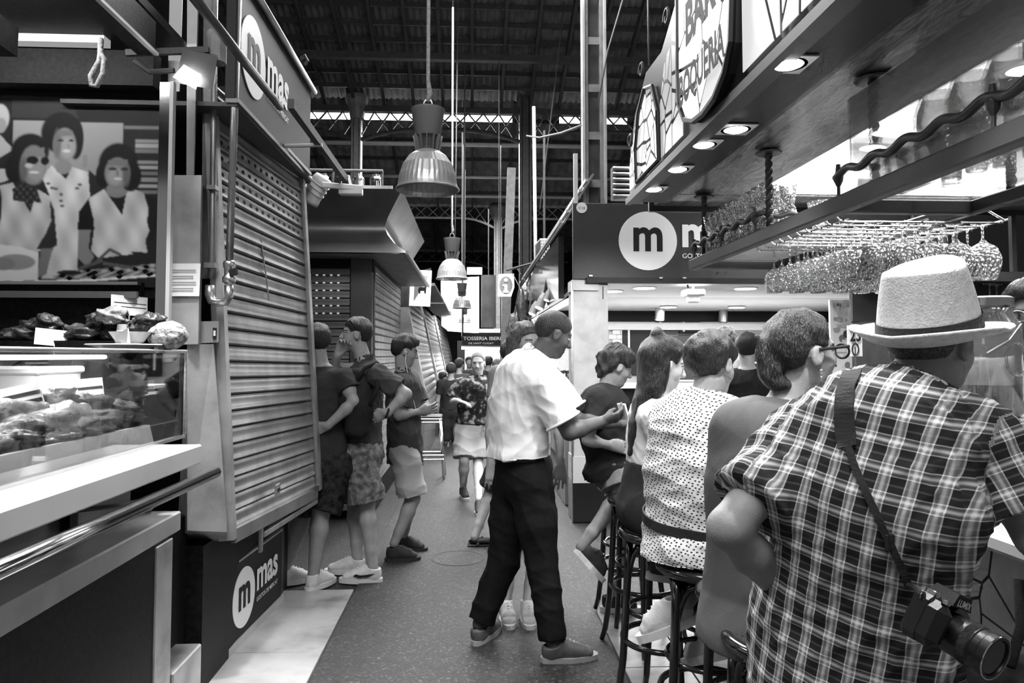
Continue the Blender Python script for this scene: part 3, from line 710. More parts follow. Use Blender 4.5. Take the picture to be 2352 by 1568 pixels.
card('striped price card nearest the end glass of the case', aX(327, 890, -1.6), .11, .07, FC, ((-.06, .08),), .03)
card('blank white card lying among the seafood on the upper shelf', aY(128, 776, 3.08), .15, .07, FC, (), -.1)
card('white handwritten card high on the upper shelf', aY(297, 702, 3.28), .15, .09, FC, ((.1, .13), (-.1, -.07)), -.05)
for i, p in enumerate(((198, 1005), (25, 1030))): o = part('glass_pot', mat('pale_pot', .4, .3), None, lambda b: b.lathe([(.02, 0), (.026, .045), (.022, .045), (.018, .006)], aX(*p, -1.36)-np.array((0, 0, .02)), 16)); tag(o, ['small square-shouldered pot at the middle of the tray edge', 'small pot at the near end of the tray edge'][i], 'pot')
# upper shelf behind the case top
us = thing('upper_shelf', 'dark raised shelf of seafood under the framed photograph', 'shelf', (-1.9, 3.0, 1.55))
part('board', BLACKP, us, lambda b: b.box((-1.98, 3.2, 1.575), (1.0, .26, .03)))
part('back', BLACKP, us, lambda b: b.box((-1.98, 3.33, 1.7), (.95, .03, .32)))
part('front_lip', STEEL, us, lambda b: b.box((-1.98, 3.30, 1.852), (.95, .05, .014)))
part('rear_strip', GREYP, us, lambda b: b.box((-1.98, 3.28, 1.80), (.95, .02, .03)))
for i, (px, py, k) in enumerate(((20, 770, 2), (70, 755, 2), (60, 775, 1), (110, 745, 2), (165, 760, 1), (210, 770, 0), (225, 735, 1), (260, 725, 0), (305, 755, 2), (330, 750, 0), (345, 735, 2), (180, 785, 2), (130, 790, 2), (245, 775, 2))):
    p = aY(px, py, 3.22-.03*(i % 4)); o = lump((p[0], p[1], max(p[2], 1.615)), (.05+.012*(i % 3), .05, .03+.008*(i % 2)), 80+i, .3).build('seafood', FISH[k], None, True)
    tag(o, ['pale shellfish on the upper shelf below the photograph', 'mid-grey mottled shellfish on the upper shelf', 'dark shellfish heaped on the upper shelf'][k], 'seafood', 'seafood on the upper shelf %d' % k)
pl = tag(part('serving_plate', WMARB, None, lambda b: b.lathe([(.05, 0), (.10, .012), (.14, .022), (.138, .026), (.1, .017), (.0, .006)], (-1.385, 2.92, 1.548), 40)), 'white fluted serving plate on the glass case top', 'plate')
bw = tag(part('bowl', WMARB, None, lambda b: b.lathe([(.035, 0), (.05, .01), (.078, .05), (.074, .05), (.046, .014), (.0, .01)], (-1.365, 2.92, 1.572), 32)), 'small white bowl standing on the serving plate', 'bowl')
o = part('folded_napkin', PAPER, None, lambda b: b.add([aY(264, 772, 2.82), aY(294, 752, 2.82), aY(290, 800, 2.82), aY(300, 790, 2.85), aY(296, 756, 2.85)], [(0, 1, 2), (1, 4, 3, 2), (0, 2, 3), (0, 3, 4, 1)])); tag(o, 'white pointed folded napkin propped in front of the bowl', 'napkin')
jr = part('pepper_jar', mat('jar_grey', .35, .3), None, lambda b: b.lathe([(.024, 0), (.026, .07), (.02, .085), (.018, .11), (.0, .11)], np.array((*aY(279, 795, 3.05)[:2], 1.548)), 18)); tag(jr, 'small lidded jar behind the folded napkin', 'jar')
gm = lump((0, 0, 0), (.062, .062, .058), 5, .05, 48, 24)
for i, v in enumerate(gm.v): a = math.atan2(v[1], v[2]); gm.v[i] = (v[0], v[1]*(1+.05*cos(11*a)), v[2]*(1+.05*cos(11*a)))
q = aY(386, 772, 3.0); gm.v = [(v[0]*1.25+q[0], v[1]+q[1], v[2]+1.61) for v in gm.v]
gm = gm.build('ribbed_gourd', mat('gourd_skin', .32, .7, ramp=[(.35, .1), (.5, .3), (.6, .55)], vs=55, bump=.8, bs=70), None, True); tag(gm, 'ribbed mottled gourd lying on the end of the case top', 'gourd')

# framed photograph on the end wall of the stall
def paint_mural(u, v):
    """u, v in the units of a 1363 x 1568 drawing"""
    im = np.full(u.shape, .03)
    def ell(cx, cy, rx, ry, val, soft=.12):
        d = np.sqrt(((u-cx)/rx)**2+((v-cy)/ry)**2); a = np.clip((1-d)/soft+.5, 0, 1); im[:] = im*(1-a)+val*a
    def poly(pts, val):
        c = np.zeros(u.shape, bool); n = len(pts)
        for i in range(n):
            (x0, y0), (x1, y1) = pts[i], pts[(i+1) % n]
            if y0 == y1: continue
            t = (v-y0)/(y1-y0); c ^= (((y0 > v) != (y1 > v)) & (u < x0+t*(x1-x0)))
        im[c] = val if not callable(val) else val(u, v)[c]
    poly([(0, 60), (1100, 80), (1100, 110), (0, 90)], .12); poly([(90, 90), (540, 90), (600, 240), (90, 240)], .055)
    poly([(100, 255), (940, 265), (940, 700), (100, 640)], lambda a, b: .36-.00012*(b-300)); poly([(640, 520), (675, 520), (675, 620), (640, 620)], .28)
    for k, y in enumerate((285, 390, 430, 470, 560, 600, 650, 700, 750, 800)): poly([(950+(90 if k > 0 else 0), y), (1220, y), (1215, y+28), (950+(90 if k > 0 else 0), y+28)], .22+.1*(k % 3))
    ell(0, 240, 70, 110, .5); ell(10, 300, 40, 60, .35); poly([(0, 370), (110, 490), (0, 560)], .45); poly([(0, 600), (100, 600), (110, 720), (0, 760)], .5)
    cloth = lambda base: (lambda a, b: base+.07*np.sin(a*.03+b*.012)+.05*np.sin(b*.021-a*.04)+.0001*(b-700))
    # tall woman in the middle
    poly([(690, 640), (760, 720), (780, 850), (680, 850)], .03); poly([(330, 700), (400, 610), (515, 720), (560, 620), (680, 660), (700, 850), (640, 1000), (620, 1120), (620, 1420), (650, 1500), (350, 1500), (440, 1250), (440, 1000), (390, 840)], cloth(.58))
    poly([(440, 640), (540, 640), (515, 720)], .03); ell(490, 620, 62, 60, .27); ell(470, 350, 155, 165, .02); ell(580, 400, 60, 160, .02); ell(495, 445, 88, 135, .25); ell(520, 470, 60, 90, .36, .5); ell(440, 440, 30, 110, .18, .6)
    ell(465, 412, 24, 10, .05); ell(545, 412, 20, 10, .05); ell(512, 495, 32, 12, .6); ell(525, 455, 12, 20, .3); poly([(440, 330), (560, 330), (540, 375), (460, 370)], .2)
    for x, y in ((380, 755), (410, 790), (440, 795), (480, 840), (480, 890), (620, 760), (600, 790), (490, 930)): ell(x, y, 16, 12, .15)
    # woman with sunglasses
    poly([(0, 780), (110, 750), (200, 900), (250, 990), (300, 800), (400, 860), (440, 1000), (430, 1180), (380, 1270), (290, 1300), (0, 1240)], cloth(.5)); ell(5, 950, 30, 160, .03)
    poly([(395, 880), (430, 960), (462, 1240), (420, 1270), (305, 1270), (370, 1150), (410, 1050)], .045); poly([(335, 1270), (430, 1262), (385, 1470), (310, 1500), (330, 1400)], .24)
    poly([(0, 600), (110, 480), (130, 640), (0, 640)], .03); ell(235, 500, 145, 140, .02); ell(120, 640, 70, 110, .02); ell(262, 610, 100, 158, .22); ell(285, 640, 70, 110, .3, .5); ell(190, 650, 30, 90, .15, .6)
    poly([(200, 480), (340, 470), (350, 540), (190, 540)], .22); ell(255, 572, 46, 33, .015); ell(350, 576, 32, 32, .015); ell(270, 668, 40, 10, .6); ell(230, 615, 30, 18, .5, .5)
    poly([(110, 800), (180, 765), (290, 785), (335, 910), (270, 900), (250, 990), (200, 900), (120, 895)], lambda a, b: .03+.06*(np.sin(a*.12)*np.sin(b*.1) > .2))
    # woman on the right
    poly([(1110, 830), (1230, 880), (1220, 1100), (1190, 1200), (1140, 1180), (1150, 950)], .02); poly([(690, 870), (810, 790), (950, 1000), (985, 770), (1110, 820), (1150, 950), (1140, 1050), (1160, 1120), (1130, 1200), (1150, 1290), (780, 1340), (720, 1280), (740, 1100)], cloth(.53))
    poly([(810, 800), (985, 780), (950, 1000)], .02); poly([(690, 870), (620, 970), (610, 1120), (722, 1120), (738, 1050)], .015); poly([(615, 1120), (712, 1120), (700, 1260), (745, 1330), (690, 1410), (620, 1340)], .28)
    ell(905, 800, 85, 60, .26); ell(910, 590, 150, 165, .015); ell(1010, 690, 80, 120, .015); ell(790, 680, 50, 100, .015); ell(905, 665, 98, 125, .24); ell(890, 690, 60, 70, .34, .5); ell(975, 680, 28, 90, .16, .6); ell(905, 665, 10, 26, .2, .6)
    ell(868, 632, 32, 13, .05); ell(958, 632, 28, 13, .05); ell(910, 710, 30, 9, .65); poly([(830, 560), (985, 555), (985, 600), (830, 605)], .2)
    # the counter in the picture
    poly([(0, 1235), (180, 1255), (325, 1300), (322, 1515), (0, 1530)], .75); ell(150, 1375, 150, 62, .35); ell(60, 1390, 90, 50, .28)
    poly([(430, 1480), (620, 1440), (1215, 1380), (1215, 1470), (800, 1500), (430, 1510)], lambda a, b: .25+.3*(np.sin(a*.05+2*np.sin(b*.06))*np.sin(b*.09+a*.02))); ell(560, 1455, 95, 20, .03); poly([(1020, 1285), (1215, 1295), (1205, 1345), (1050, 1315)], .03)
    for x0, y0, x1, y1 in ((760, 1370, 860, 1270), (860, 1270, 940, 1310), (820, 1380, 1040, 1415), (640, 1420, 800, 1360)):
        t = np.clip(((u-x0)*(x1-x0)+(v-y0)*(y1-y0))/((x1-x0)**2+(y1-y0)**2), 0, 1); im[np.hypot(u-x0-t*(x1-x0), v-y0-t*(y1-y0)) < 13] = .13
    poly([(0, 1532), (800, 1500), (1215, 1462), (1215, 1480), (800, 1518), (0, 1568)], .85)
    return im
p0, p1 = aY(-60, 205, 3.38), aY(362, 660, 3.38); nx, nz = 210, 230
xs, zs = np.linspace(p0[0], p1[0], nx), np.linspace(p0[2], p1[2], nz); uu = np.linspace(-60, 362, nx)*3.4075; vv = (np.linspace(205, 660, nz)-200)*3.4075
UU, VV = np.meshgrid(uu, vv, indexing='ij'); im = paint_mural(UU, VV)
im = im**1.15
for _ in range(1): im = (im+np.roll(im, 1, 0)+np.roll(im, -1, 0)+np.roll(im, 1, 1)+np.roll(im, -1, 1))/5
mu = thing('photo_mural', 'black and white photograph of three women in white aprons at a fish stall', 'photo mural', (p1[0]-.4, 3.38, p1[2]))
b = MB(); b.grid(lambda s, t: (p0[0]+(p1[0]-p0[0])*s, 3.38, p0[2]+(p1[2]-p0[2])*t), nx-1, nz-1)
pr = b.build('print', mat('photo_print', .5, .6, attr='Col', spec=.15), mu); setcol(pr, im.ravel())
part('backing', BLACKP, mu, lambda b: b.box(((p0[0]+p1[0])/2-.2, 3.41, (p0[2]+p1[2])/2), (p1[0]-p0[0]+.5, .04, p0[2]-p1[2]+.1)))

cp = thing('stall_canopy', 'dark canopy frame over the fish counter', 'canopy', (-1.8, 2.4, 2.75))
part('front_fascia', BLACKP, cp, lambda b: b.box((-1.34, 1.7, 2.83), (.07, 2.5, .14)))
part('fascia_edge', mat('pale_edge', .4, .4), cp, lambda b: b.box((-1.3, 1.7, 2.765), (.018, 2.5, .012)))
part('ceiling', BLACKP, cp, lambda b: b.box((-2.2, 1.9, 2.98), (1.7, 3.0, .04)))
part('cross_beam', BLACKP, cp, lambda b: b.bar((-1.9, 1.2, 2.86), (-1.9, 2.95, 2.8), .1, .12))
part('light_strip', mat('dim_strip', .4, .4, emit=.1), cp, lambda b: b.box((-2.1, 3.25, 2.95), (.9, .06, .05)))
part('cornice', BLACKP, cp, lambda b: b.box((-2.0, 3.3, 2.83), (1.1, .08, .16)))
light('mural_fill', 'AREA', (-1.95, 2.75, 2.93), 3.6, aim=(-1.9, 3.4, 2.1), size=.8, size_y=.1, parent=cp)  # added fill that brightens the mural, no fixture of its own
part('back_post', BLACKP, cp, lambda b: b.box((-2.6, 3.4, 1.5), (.1, .1, 3)))
rp = part('rope_loop', mat('pale_rope'), None, lambda b: b.tube([aY(232, 112, 3.0), aY(228, 140, 3.0), aY(208, 175, 3.0), aY(210, 196, 3.0), aY(222, 198, 3.0), aY(236, 170, 3.0), aY(240, 135, 3.0), aY(230, 120, 3.0), aY(232, 90, 3.02)], .011, 8), True); tag(rp, 'knotted loop of pale rope hanging under the canopy', 'rope')
# steel mullion between the fish counter and the shuttered stall
ml = thing('steel_mullion', 'bright steel and glass mullion at the end of the fish counter', 'post', (-1.36, 3.2, 1.55))
a, b_ = aY(372, 700, 3.2), aY(372, 170, 3.2)
part('mirror_strip', CHROME, ml, lambda b: b.box((a[0], 3.2, 2.14), (.05, .02, 1.2)))
part('light_edge', mat('pale_edge'), ml, lambda b: b.box((a[0]+.032, 3.19, 2.14), (.016, .03, 1.2)))

# ------------------------------------------------------------------ left: stall closed by a slanting roller shutter
nb, nt, fb, ft = aY(530, 1215, 3.5), aY(490, 190, 3.5), aY(722, 1120, 4.7), aY(682, 425, 4.7)
ft[2] = nt[2]-.02
def shutter(root, nb, nt, fb, ft, n, m, out=(1, 0, 0), bulge=.016, holes=(), nseg=9):
    """roller shutter of n slats between a near and a far edge; each slat a curved strip of its own"""
    out = unit_(out)
    for i in range(n):
        t0, t1 = i/n, (i+1)/n-.06/n; A0, A1, B0, B1 = nb+(nt-nb)*t0, nb+(nt-nb)*t1, fb+(ft-fb)*t0, fb+(ft-fb)*t1
        b = MB()
        for P0, P1 in ((A0, A1), (B0, B1)):
            for k in range(nseg+1):
                s = k/nseg; d = float(np.interp(s, (0, .1, .2, .34, .6, .84, .92, 1), (.2, 1, .9, .5, .42, .55, .3, .05)))*bulge; b.v.append(tuple(P0+(P1-P0)*s+out*d))
            for k in range(nseg+1): s = k/nseg; b.v.append(tuple(P0+(P1-P0)*s-out*.006))
        q = 2*(nseg+1)
        for k in range(nseg): b.f.append((k, k+1, q+k+1, q+k)); b.f.append((nseg+1+k, q+nseg+1+k, q+nseg+2+k, nseg+2+k))
        b.f += [(0, q, q+nseg+1, nseg+1), (nseg, 2*nseg+1, q+2*nseg+1, q+nseg)]
        b.f += [tuple([k for k in range(nseg+1)]+[nseg+1+k for k in reversed(range(nseg+1))]), tuple([q+k for k in reversed(range(nseg+1))]+[q+nseg+1+k for k in range(nseg+1)])]
        o = b.build('slat', m, root, False); autosmooth(o, 50)
        if i in holes:
            h0 = None; dy = unit_(B0-A0); dz = unit_(A1-A0)
            for k in range(14):
                s = (k+.6)/14.5; c = (A0+(B0-A0)*s)*.48+(A1+(B1-A1)*s)*.52+out*(bulge*.42+.0006)
                if h0 is None: h0 = part('ventilation_hole', SHUT_D, o, lambda b: b.plate([c+dy*.016*cos(w)+dz*.011*sin(w) for w in np.linspace(0, 2*pi, 8, False)], .0015)); c0_ = c
                else: share(h0, 'ventilation_hole', o, WL[o]+Vector(c-c0_))
st = thing('shuttered_stall', 'market stall closed by a slanting steel roller shutter', 'stall', (-1.6, 4.1, 0))
shutter(st, nb, nt, fb, ft, 27, SHUT, (1, -.1, .05), .013, holes=(20, 21, 22, 23))
part('shutter_back', SHUT_D, st, lambda b: b.hexa([nb-(.03, 0, 0), fb-(.03, 0, 0), fb-(.06, 0, 0), nb-(.06, 0, 0), nt-(.03, 0, 0), ft-(.03, 0, 0), ft-(.06, 0, 0), nt-(.06, 0, 0)]))
part('bottom_bar', SHUT, st, lambda b: b.bar(nb+(.012, 0, -.03), fb+(.012, 0, -.03), .03, .075, bev=.006))
lk = part('lock_plate', GALV, st, lambda b: b.box(aX(632, 1124, -1.055)+(.012, 0, 0), (.012, .07, .06), bev=.003)); part('keyhole', SHUT_D, lk, lambda b: b.box(aX(632, 1124, -1.055)+(.02, 0, 0), (.004, .04, .018)))
part('pull_cord', mat('pale_rope'), st, lambda b: b.tube([aY(585, 470, 4.0)+(.01, 0, 0), aY(612, 690, 4.02)+(.015, 0, 0)], .004, 6))
g0 = ft-fb
part('guide_rail', GALV, st, lambda b: b.hexa([fb+(-.03, .02, -.02), fb+(.035, .0, -.02), fb+(.035, .09, -.02), fb+(-.03, .09, -.02), ft+(-.03, .02, 0), ft+(.03, 0, 0), ft+(.03, .06, 0), ft+(-.03, .06, 0)]))
part('guide_rail', GALV, st, lambda b: b.hexa([nb+(-.03, -.07, -.04), nb+(.03, -.05, -.04), nb+(.03, .0, -.04), nb+(-.03, .0, -.04), nt+(-.03, -.05, 0), nt+(.02, -.05, 0), nt+(.02, 0, 0), nt+(-.03, 0, 0)]))
P = lambda px, py, Y: aY(px, py, Y)
part('jamb_pillar', GALV, st, lambda b: b.hexa([P(430, 1218, 3.3), P(522, 1222, 3.34), nb+(-.01, -.02, -.05), nb+(-.25, 0, -.05), P(430, 790, 3.3), P(490, 790, 3.36), P(494, 790, 3.5), P(440, 790, 3.5)]))
part('upper_panel', GALV, st, lambda b: b.hexa([P(390, 792, 3.28), P(455, 790, 3.28), P(462, 790, 3.4), P(397, 790, 3.4), P(393, 402, 3.28), P(462, 402, 3.28), P(466, 402, 3.4), P(400, 402, 3.4)]))
part('slim_panel', mat('pale_iron', .33), st, lambda b: b.hexa([P(428, 402, 3.3), P(445, 402, 3.3), P(447, 402, 3.38), P(430, 402, 3.38), P(430, -30, 3.3), P(455, -30, 3.3), P(458, -30, 3.38), P(432, -30, 3.38)]))
part('upper_frame', IRON_L, st, lambda b: b.hexa([P(462, 640, 3.45), P(486, 640, 3.45), P(488, 640, 3.5), P(464, 640, 3.5), P(468, -30, 3.45), P(500, -30, 3.45), P(502, -30, 3.5), P(470, -30, 3.5)]))
part('back_frame', mat('pale_edge'), st, lambda b: b.hexa([P(385, 210, 3.36), P(412, 210, 3.36), P(413, 210, 3.4), P(386, 210, 3.4), P(390, -30, 3.36), P(420, -30, 3.36), P(421, -30, 3.4), P(391, -30, 3.4)]))
part('base_panel', BLACKP, st, lambda b: b.box((-1.75, 4.1, .33), (1.06, 1.5, .66)))
part('base_front', mat('dark_grey_paint', .05, .5, var=.2), st, lambda b: b.hexa([(-1.25, 3.42, 0), (-1.21, 4.72, 0), (-1.3, 4.72, 0), (-1.3, 3.42, 0), (-1.25, 3.42, .66), (-1.21, 4.72, .64), (-1.3, 4.72, .64), (-1.3, 3.42, .66)]))
part('stall_side', BLACKP, st, lambda b: b.hexa([(-2.3, 4.66, .62), fb+(-.03, .05, 0), fb+(-.03, .12, 0), (-2.3, 4.74, .62), (-2.3, 4.66, 2.7), ft+(-.03, .05, 0), ft+(-.03, .1, 0), (-2.3, 4.74, 2.7)]))
part('sill_rail', STEEL, st, lambda b: b.bar(P(600, 1200, 3.95), P(727, 1118, 4.72), .05, .04, bev=.006))
part('sill_lip', GALV, st, lambda b: b.bar(P(604, 1228, 3.97), P(727, 1150, 4.72), .02, .03, bev=.004))
part('sill_bracket', GALV, st, lambda b: b.bar(P(600, 1195, 3.94), P(598, 1268, 3.94), .03, .02, bev=.004))
part('notice', PAPER, st, lambda b: b.plate([P(390, 680, 3.27), P(458, 680, 3.27), P(461, 605, 3.27), P(391, 605, 3.27)], .003))
for k in range(4): part('printed_line', mat('print_grey', .3, .8), st, lambda b: b.plate([P(396, 622+k*14, 3.262), P(450-6*(k % 2), 622+k*14, 3.262), P(450-6*(k % 2), 619+k*14, 3.262), P(396, 619+k*14, 3.262)], .001))
eb = part('switch_box', mat('box_grey', .3, .5), st, lambda b: b.hexa([P(458, 788, 3.36), P(500, 786, 3.36), P(504, 785, 3.44), P(462, 787, 3.44), P(458, 738, 3.36), P(500, 737, 3.36), P(504, 737, 3.44), P(462, 738, 3.44)])); part('switch', INK, eb, lambda b: b.box(P(493, 765, 3.355), (.016, .006, .05)))
part('switch_rocker', PAPER, eb, lambda b: b.box(P(493, 765, 3.351), (.009, .006, .025)))
# pipes
PIPE = mat('pipe_steel', .28, .4, .6, var=.2)
def pipe(label, fn, valve):
    t = thing('wall_pipe', label, 'pipe', valve); fn(t); return t
def f1(t):
    part('pipe', PIPE, t, lambda b: b.tube([P(548, -30, 3.36), P(527, 600, 3.36)], .017, 12), True)
    part('valve_body', STEEL, t, lambda b: b.lathe([(.02, 0), (.03, .01), (.03, .03), (.022, .04), (.022, .07), (.028, .08), (.028, .1), (.02, .11)], P(526, 652, 3.36), 16), True)
    part('valve_lever', INK, t, lambda b: b.bar(P(528, 628, 3.34), P(545, 622, 3.33), .012, .03))
    part('elbow', STEEL, t, lambda b: b.tube([P(526, 655, 3.36), P(526, 680, 3.36), P(518, 692, 3.36), P(500, 694, 3.36), P(486, 690, 3.36), P(481, 675, 3.36), P(482, 655, 3.36)], .021, 12), True)
pipe('long grey pipe with a brass valve in front of the roller shutter', f1, P(526, 690, 3.36))
def f2(t):
    part('pipe', PIPE, t, lambda b: b.tube([P(494, -30, 3.4), P(487, 600, 3.4), P(484, 640, 3.4)], .014, 10), True)
    part('clamp', STEEL, t, lambda b: b.box(P(489, 432, 3.39), (.04, .05, .02)))
    part('clamp', STEEL, t, lambda b: b.box(P(485, 610, 3.39), (.05, .05, .025)))
pipe('thinner grey pipe beside the upper steel frame', f2, P(484, 640, 3.4))
# logo helper: white disc with a dark m, the word mas and a small line of text
def logo(t, c, right, up, R, dark=DARKG, stretch=1.0):
    n = np.cross(right, up); c = np.array(c, float)
    part('logo_disc', LOGO, t, lambda b: disc(b, c, right, up, R*stretch, R, .004))
    lettering('letter_m', 'm', c+n*.005-np.array(right)*R*.50*stretch-np.array(up)*R*.36, right, up, R*1.0*stretch, R*.82, INK if dark is None else dark, t, .025)
    lettering('word_mas', 'mas', c+n*.002+np.array(right)*R*1.18*stretch-np.array(up)*R*.22, right, up, R*2.2*stretch, R*.8, LOGO, t, .03)
    lettering('small_words', 'GOSTOS DE MERCAT', c+n*.002+np.array(right)*R*1.18*stretch-np.array(up)*R*.58, right, up, R*2.2*stretch, R*.16, LOGO, t, .01)
YD, ZD = unit_((0.0, 1, 0)), np.array((0, 0, 1.))
sg = thing('fascia_sign', 'dark overhead fascia sign with white m disc above the shutter', 'sign', (-1.2, 4.1, 2.74))
part('panel', DARKG, sg, lambda b: b.box((-1.13, 4.09, 3.03), (.05, 1.52, .62), bev=.004))
part('top_edge', GALV, sg, lambda b: b.tube([(-1.09, 3.3, 3.35), (-1.09, 4.9, 3.34)], .018, 10), True)
part('bottom_edge', IRON_L, sg, lambda b: b.box((-1.12, 4.09, 2.715), (.06, 1.52, .02)))
part('soffit', IRON, sg, lambda b: b.box((-1.5, 4.09, 2.70), (.8, 1.5, .02)))
part('end_panel', DARKG, sg, lambda b: b.box((-1.5, 4.86, 3.03), (.75, .02, .64)))
logo(sg, (-1.103, 3.58, 3.02), YD, ZD, .2, DARKG)
bs = thing('board_sign', 'low framed sign board with white m disc at floor level', 'sign', (-1.21, 4.1, 0))
d_ = unit_(np.array((-1.189, 4.53, 0))-np.array((-1.247, 3.643, 0))); o0 = np.array((-1.243, 3.66, 0)); nrm = np.cross(d_, ZD)
part('panel', DARKG, bs, lambda b: b.plate([o0+ZD*.05, o0+d_*.87+ZD*.05, o0+d_*.87+ZD*.44, o0+ZD*.44], .012))
part('top_edge', GALV, bs, lambda b: b.bar(o0+ZD*.445, o0+d_*.89+ZD*.445, .02, .012))
part('near_edge', GALV, bs, lambda b: b.bar(o0+nrm*.01, o0+nrm*.01+ZD*.44, .03, .012, up=(1, 0, 0)))
part('skirting', GMARB, bs, lambda b: b.bar(o0+nrm*.012+ZD*.025, o0+d_*.9+nrm*.012+ZD*.025, .014, .05))
logo(bs, o0+d_*.26+ZD*.245+nrm*.013, d_, ZD, .155, DARKG)
# rails and arms over the shutter
ra = part('awning_rail', IRON, None, lambda b: b.tube([(-1.0, 2.2, 2.81), (-1.0, 3.7, 2.815)], .02, 12), True); tag(ra, 'black tube rail crossing in front of the fascia sign', 'rail')
rb = thing('awning_pole', 'black awning pole reaching from the fascia towards the white spotlight', 'pole', (-.9, 4.4, 2.7))
part('arm', IRON, rb, lambda b: b.bar((-.92, 3.6, 2.80), (-.9, 5.15, 2.77), .035, .05))
part('cross_rod', mat('pale_edge'), rb, lambda b: b.tube([aY(600, 336, 4.2), aY(740, 333, 4.2)], .012, 8))
part('hook', IRON, rb, lambda b: b.tube([aY(690, 135, 4.7), aY(700, 128, 4.7), aY(706, 140, 4.7), aY(700, 150, 4.7)], .012, 8))
part('stay', mat('pale_edge'), rb, lambda b: b.bar(aY(620, 300, 4.0), aY(712, 400, 4.75), .02, .02))
# small black floodlight over the counter
fd = thing('floodlight', 'black floodlight glowing at the corner of the fish counter', 'floodlight', aY(440, 150, 3.0))
part('housing', IRON, fd, lambda b: b.hexa([aY(402, 190, 2.95), aY(488, 205, 2.95), aY(495, 190, 3.1), aY(415, 180, 3.1), aY(420, 112, 2.95), aY(500, 130, 2.95), aY(500, 122, 3.1), aY(425, 110, 3.1)]))
part('lens', mat('lit_lens', 1, .3, emit=9), fd, lambda b: b.plate([aY(400, 178, 2.94), aY(450, 205, 2.94), aY(462, 172, 2.93), aY(425, 150, 2.93)], .01))
part('arm', IRON, fd, lambda b: b.bar(aY(290, 122, 2.98), aY(480, 115, 3.0), .02, .025))
part('gear_box', IRON_L, fd, lambda b: b.lathe([(.04, 0), (.04, .13), (.03, .14)], aY(497, 145, 3.05), 14))
part('bracket', IRON, fd, lambda b: b.tube([aY(310, 140, 2.99), aY(345, 165, 2.99), aY(400, 162, 2.99)], .012, 8))
light('floodlight_lamp', 'SPOT', aY(430, 200, 2.9), 60, aim=(-1.3, 2.2, 1.1), size=.05, spot=110, blend=.6, parent=fd)
# ------------------------------------------------------------------ left: corner stall with a rolled steel hood
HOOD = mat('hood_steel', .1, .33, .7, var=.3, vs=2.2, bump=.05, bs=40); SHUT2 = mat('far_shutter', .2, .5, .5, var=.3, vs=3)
cs = thing('corner_stall', 'corner stall with a curved dark steel hood and lowered shutters', 'stall', (-2, 7.6, 0))
WX, WY = -.95, 6.85                                                     # wall corner
prof = [(.30, 3.06), (.23, 2.95), (.15, 2.82), (.12, 2.74), (.15, 2.66), (.22, 2.57), (.31, 2.50), (.36, 2.46)]
def hood(name, m, a, b_, da, db):
    """profile swept from end a to end b_; da, db: outward directions (mitred ends)"""
    b = MB(); n = len(prof)
    for base, d in ((a, da), (b_, db)):
        for o, z in prof: b.v.append((base[0]+d[0]*o, base[1]+d[1]*o, z))
        for o, z in prof: b.v.append((base[0]+d[0]*(o-.015), base[1]+d[1]*(o-.015), z))
    q = 2*n
    for k in range(n-1): b.f += [(k, k+1, q+k+1, q+k), (n+k, q+n+k, q+n+k+1, n+k+1)]
    b.f += [(0, q, q+n, n), (n-1, 2*n-1, q+2*n-1, q+n-1)]
    b.f += [tuple(list(range(n))+[n+k for k in reversed(range(n))]), tuple([q+k for k in reversed(range(n))]+[q+n+k for k in range(n)])]
    o = b.build(name, m, cs); return autosmooth(o, 50)
hood('front_hood', HOOD, (-3.4, WY), (WX, WY), (0, -1), (1, -1)); hood('side_hood', mat('hood_steel_lit', .5, .3, .7, var=.2, vs=3), (WX, WY), (WX, 9.6), (1, -1), (1, 0))  # side hood: paler copy of the same steel, light put into its colour
part('hood_top', IRON, cs, lambda b: b.box((-2.1, 8.1, 3.075), (2.5, 2.7, .03)))
part('hood_ridge', GALV, cs, lambda b: b.box((-2.0, WY-.2, 3.09), (2.5, .03, .04)))
part('soffit', IRON_L, cs, lambda b: b.add([(-3.4, WY-.36, 2.45), (WX+.36, WY-.36, 2.45), (WX+.36, 9.6, 2.45), (WX, 9.6, 2.45), (WX, WY, 2.45), (-3.4, WY, 2.45)], [(0, 1, 4, 5), (1, 2, 3, 4)]))
part('soffit_trim', mat('pale_edge'), cs, lambda b: b.box((WX+.36, 8.0, 2.45), (.025, 3.2, .03)))
part('bulkhead', BLACKP, cs, lambda b: b.box((-2.18, 8.2, 2.7), (2.46, 2.7, .74)))
part('corner_post', mat('post_grey', .09, .5, var=.2), cs, lambda b: b.box((-1.06, 6.93, 1.25), (.2, .2, 2.4)))
part('plinth', BLACKP, cs, lambda b: b.box((-2.2, 8.2, .14), (2.5, 2.6, .28)))
part('plinth_cap', GALV, cs, lambda b: b.box((-2.2, WY-.02, .1), (2.5, .05, .05)))
part('inner_box', BLACKP, cs, lambda b: b.box((-2.25, 8.25, 1.3), (2.4, 2.55, 2.3)))
shutter(cs, np.array((-2.7, WY, .25)), np.array((-2.7, WY, 2.36)), np.array((-1.17, WY, .25)), np.array((-1.17, WY, 2.36)), 29, SHUT2, (0, -1, 0), .011, nseg=7)
shutter(cs, np.array((WX, 6.98, .25)), np.array((WX, 6.98, 2.4)), np.array((WX, 9.4, .25)), np.array((WX, 9.4, 2.4)), 29, SHUT, (1, 0, 0), .011, nseg=7)
PERF = mat('light_hole', .7, .5, emit=.12)  # bright hole plates: light put in as a faint glow
for r in range(6):
    for k in range(5): c = np.array((aY(712+16.5*k, 637, WY)[0], WY-.016, 2.29-.0728*r)); part('ventilation_hole', PERF, cs, lambda b: b.plate([c+(.014*cos(w), 0, .008*sin(w)) for w in np.linspace(0, 2*pi, 8, False)][::-1], .002))
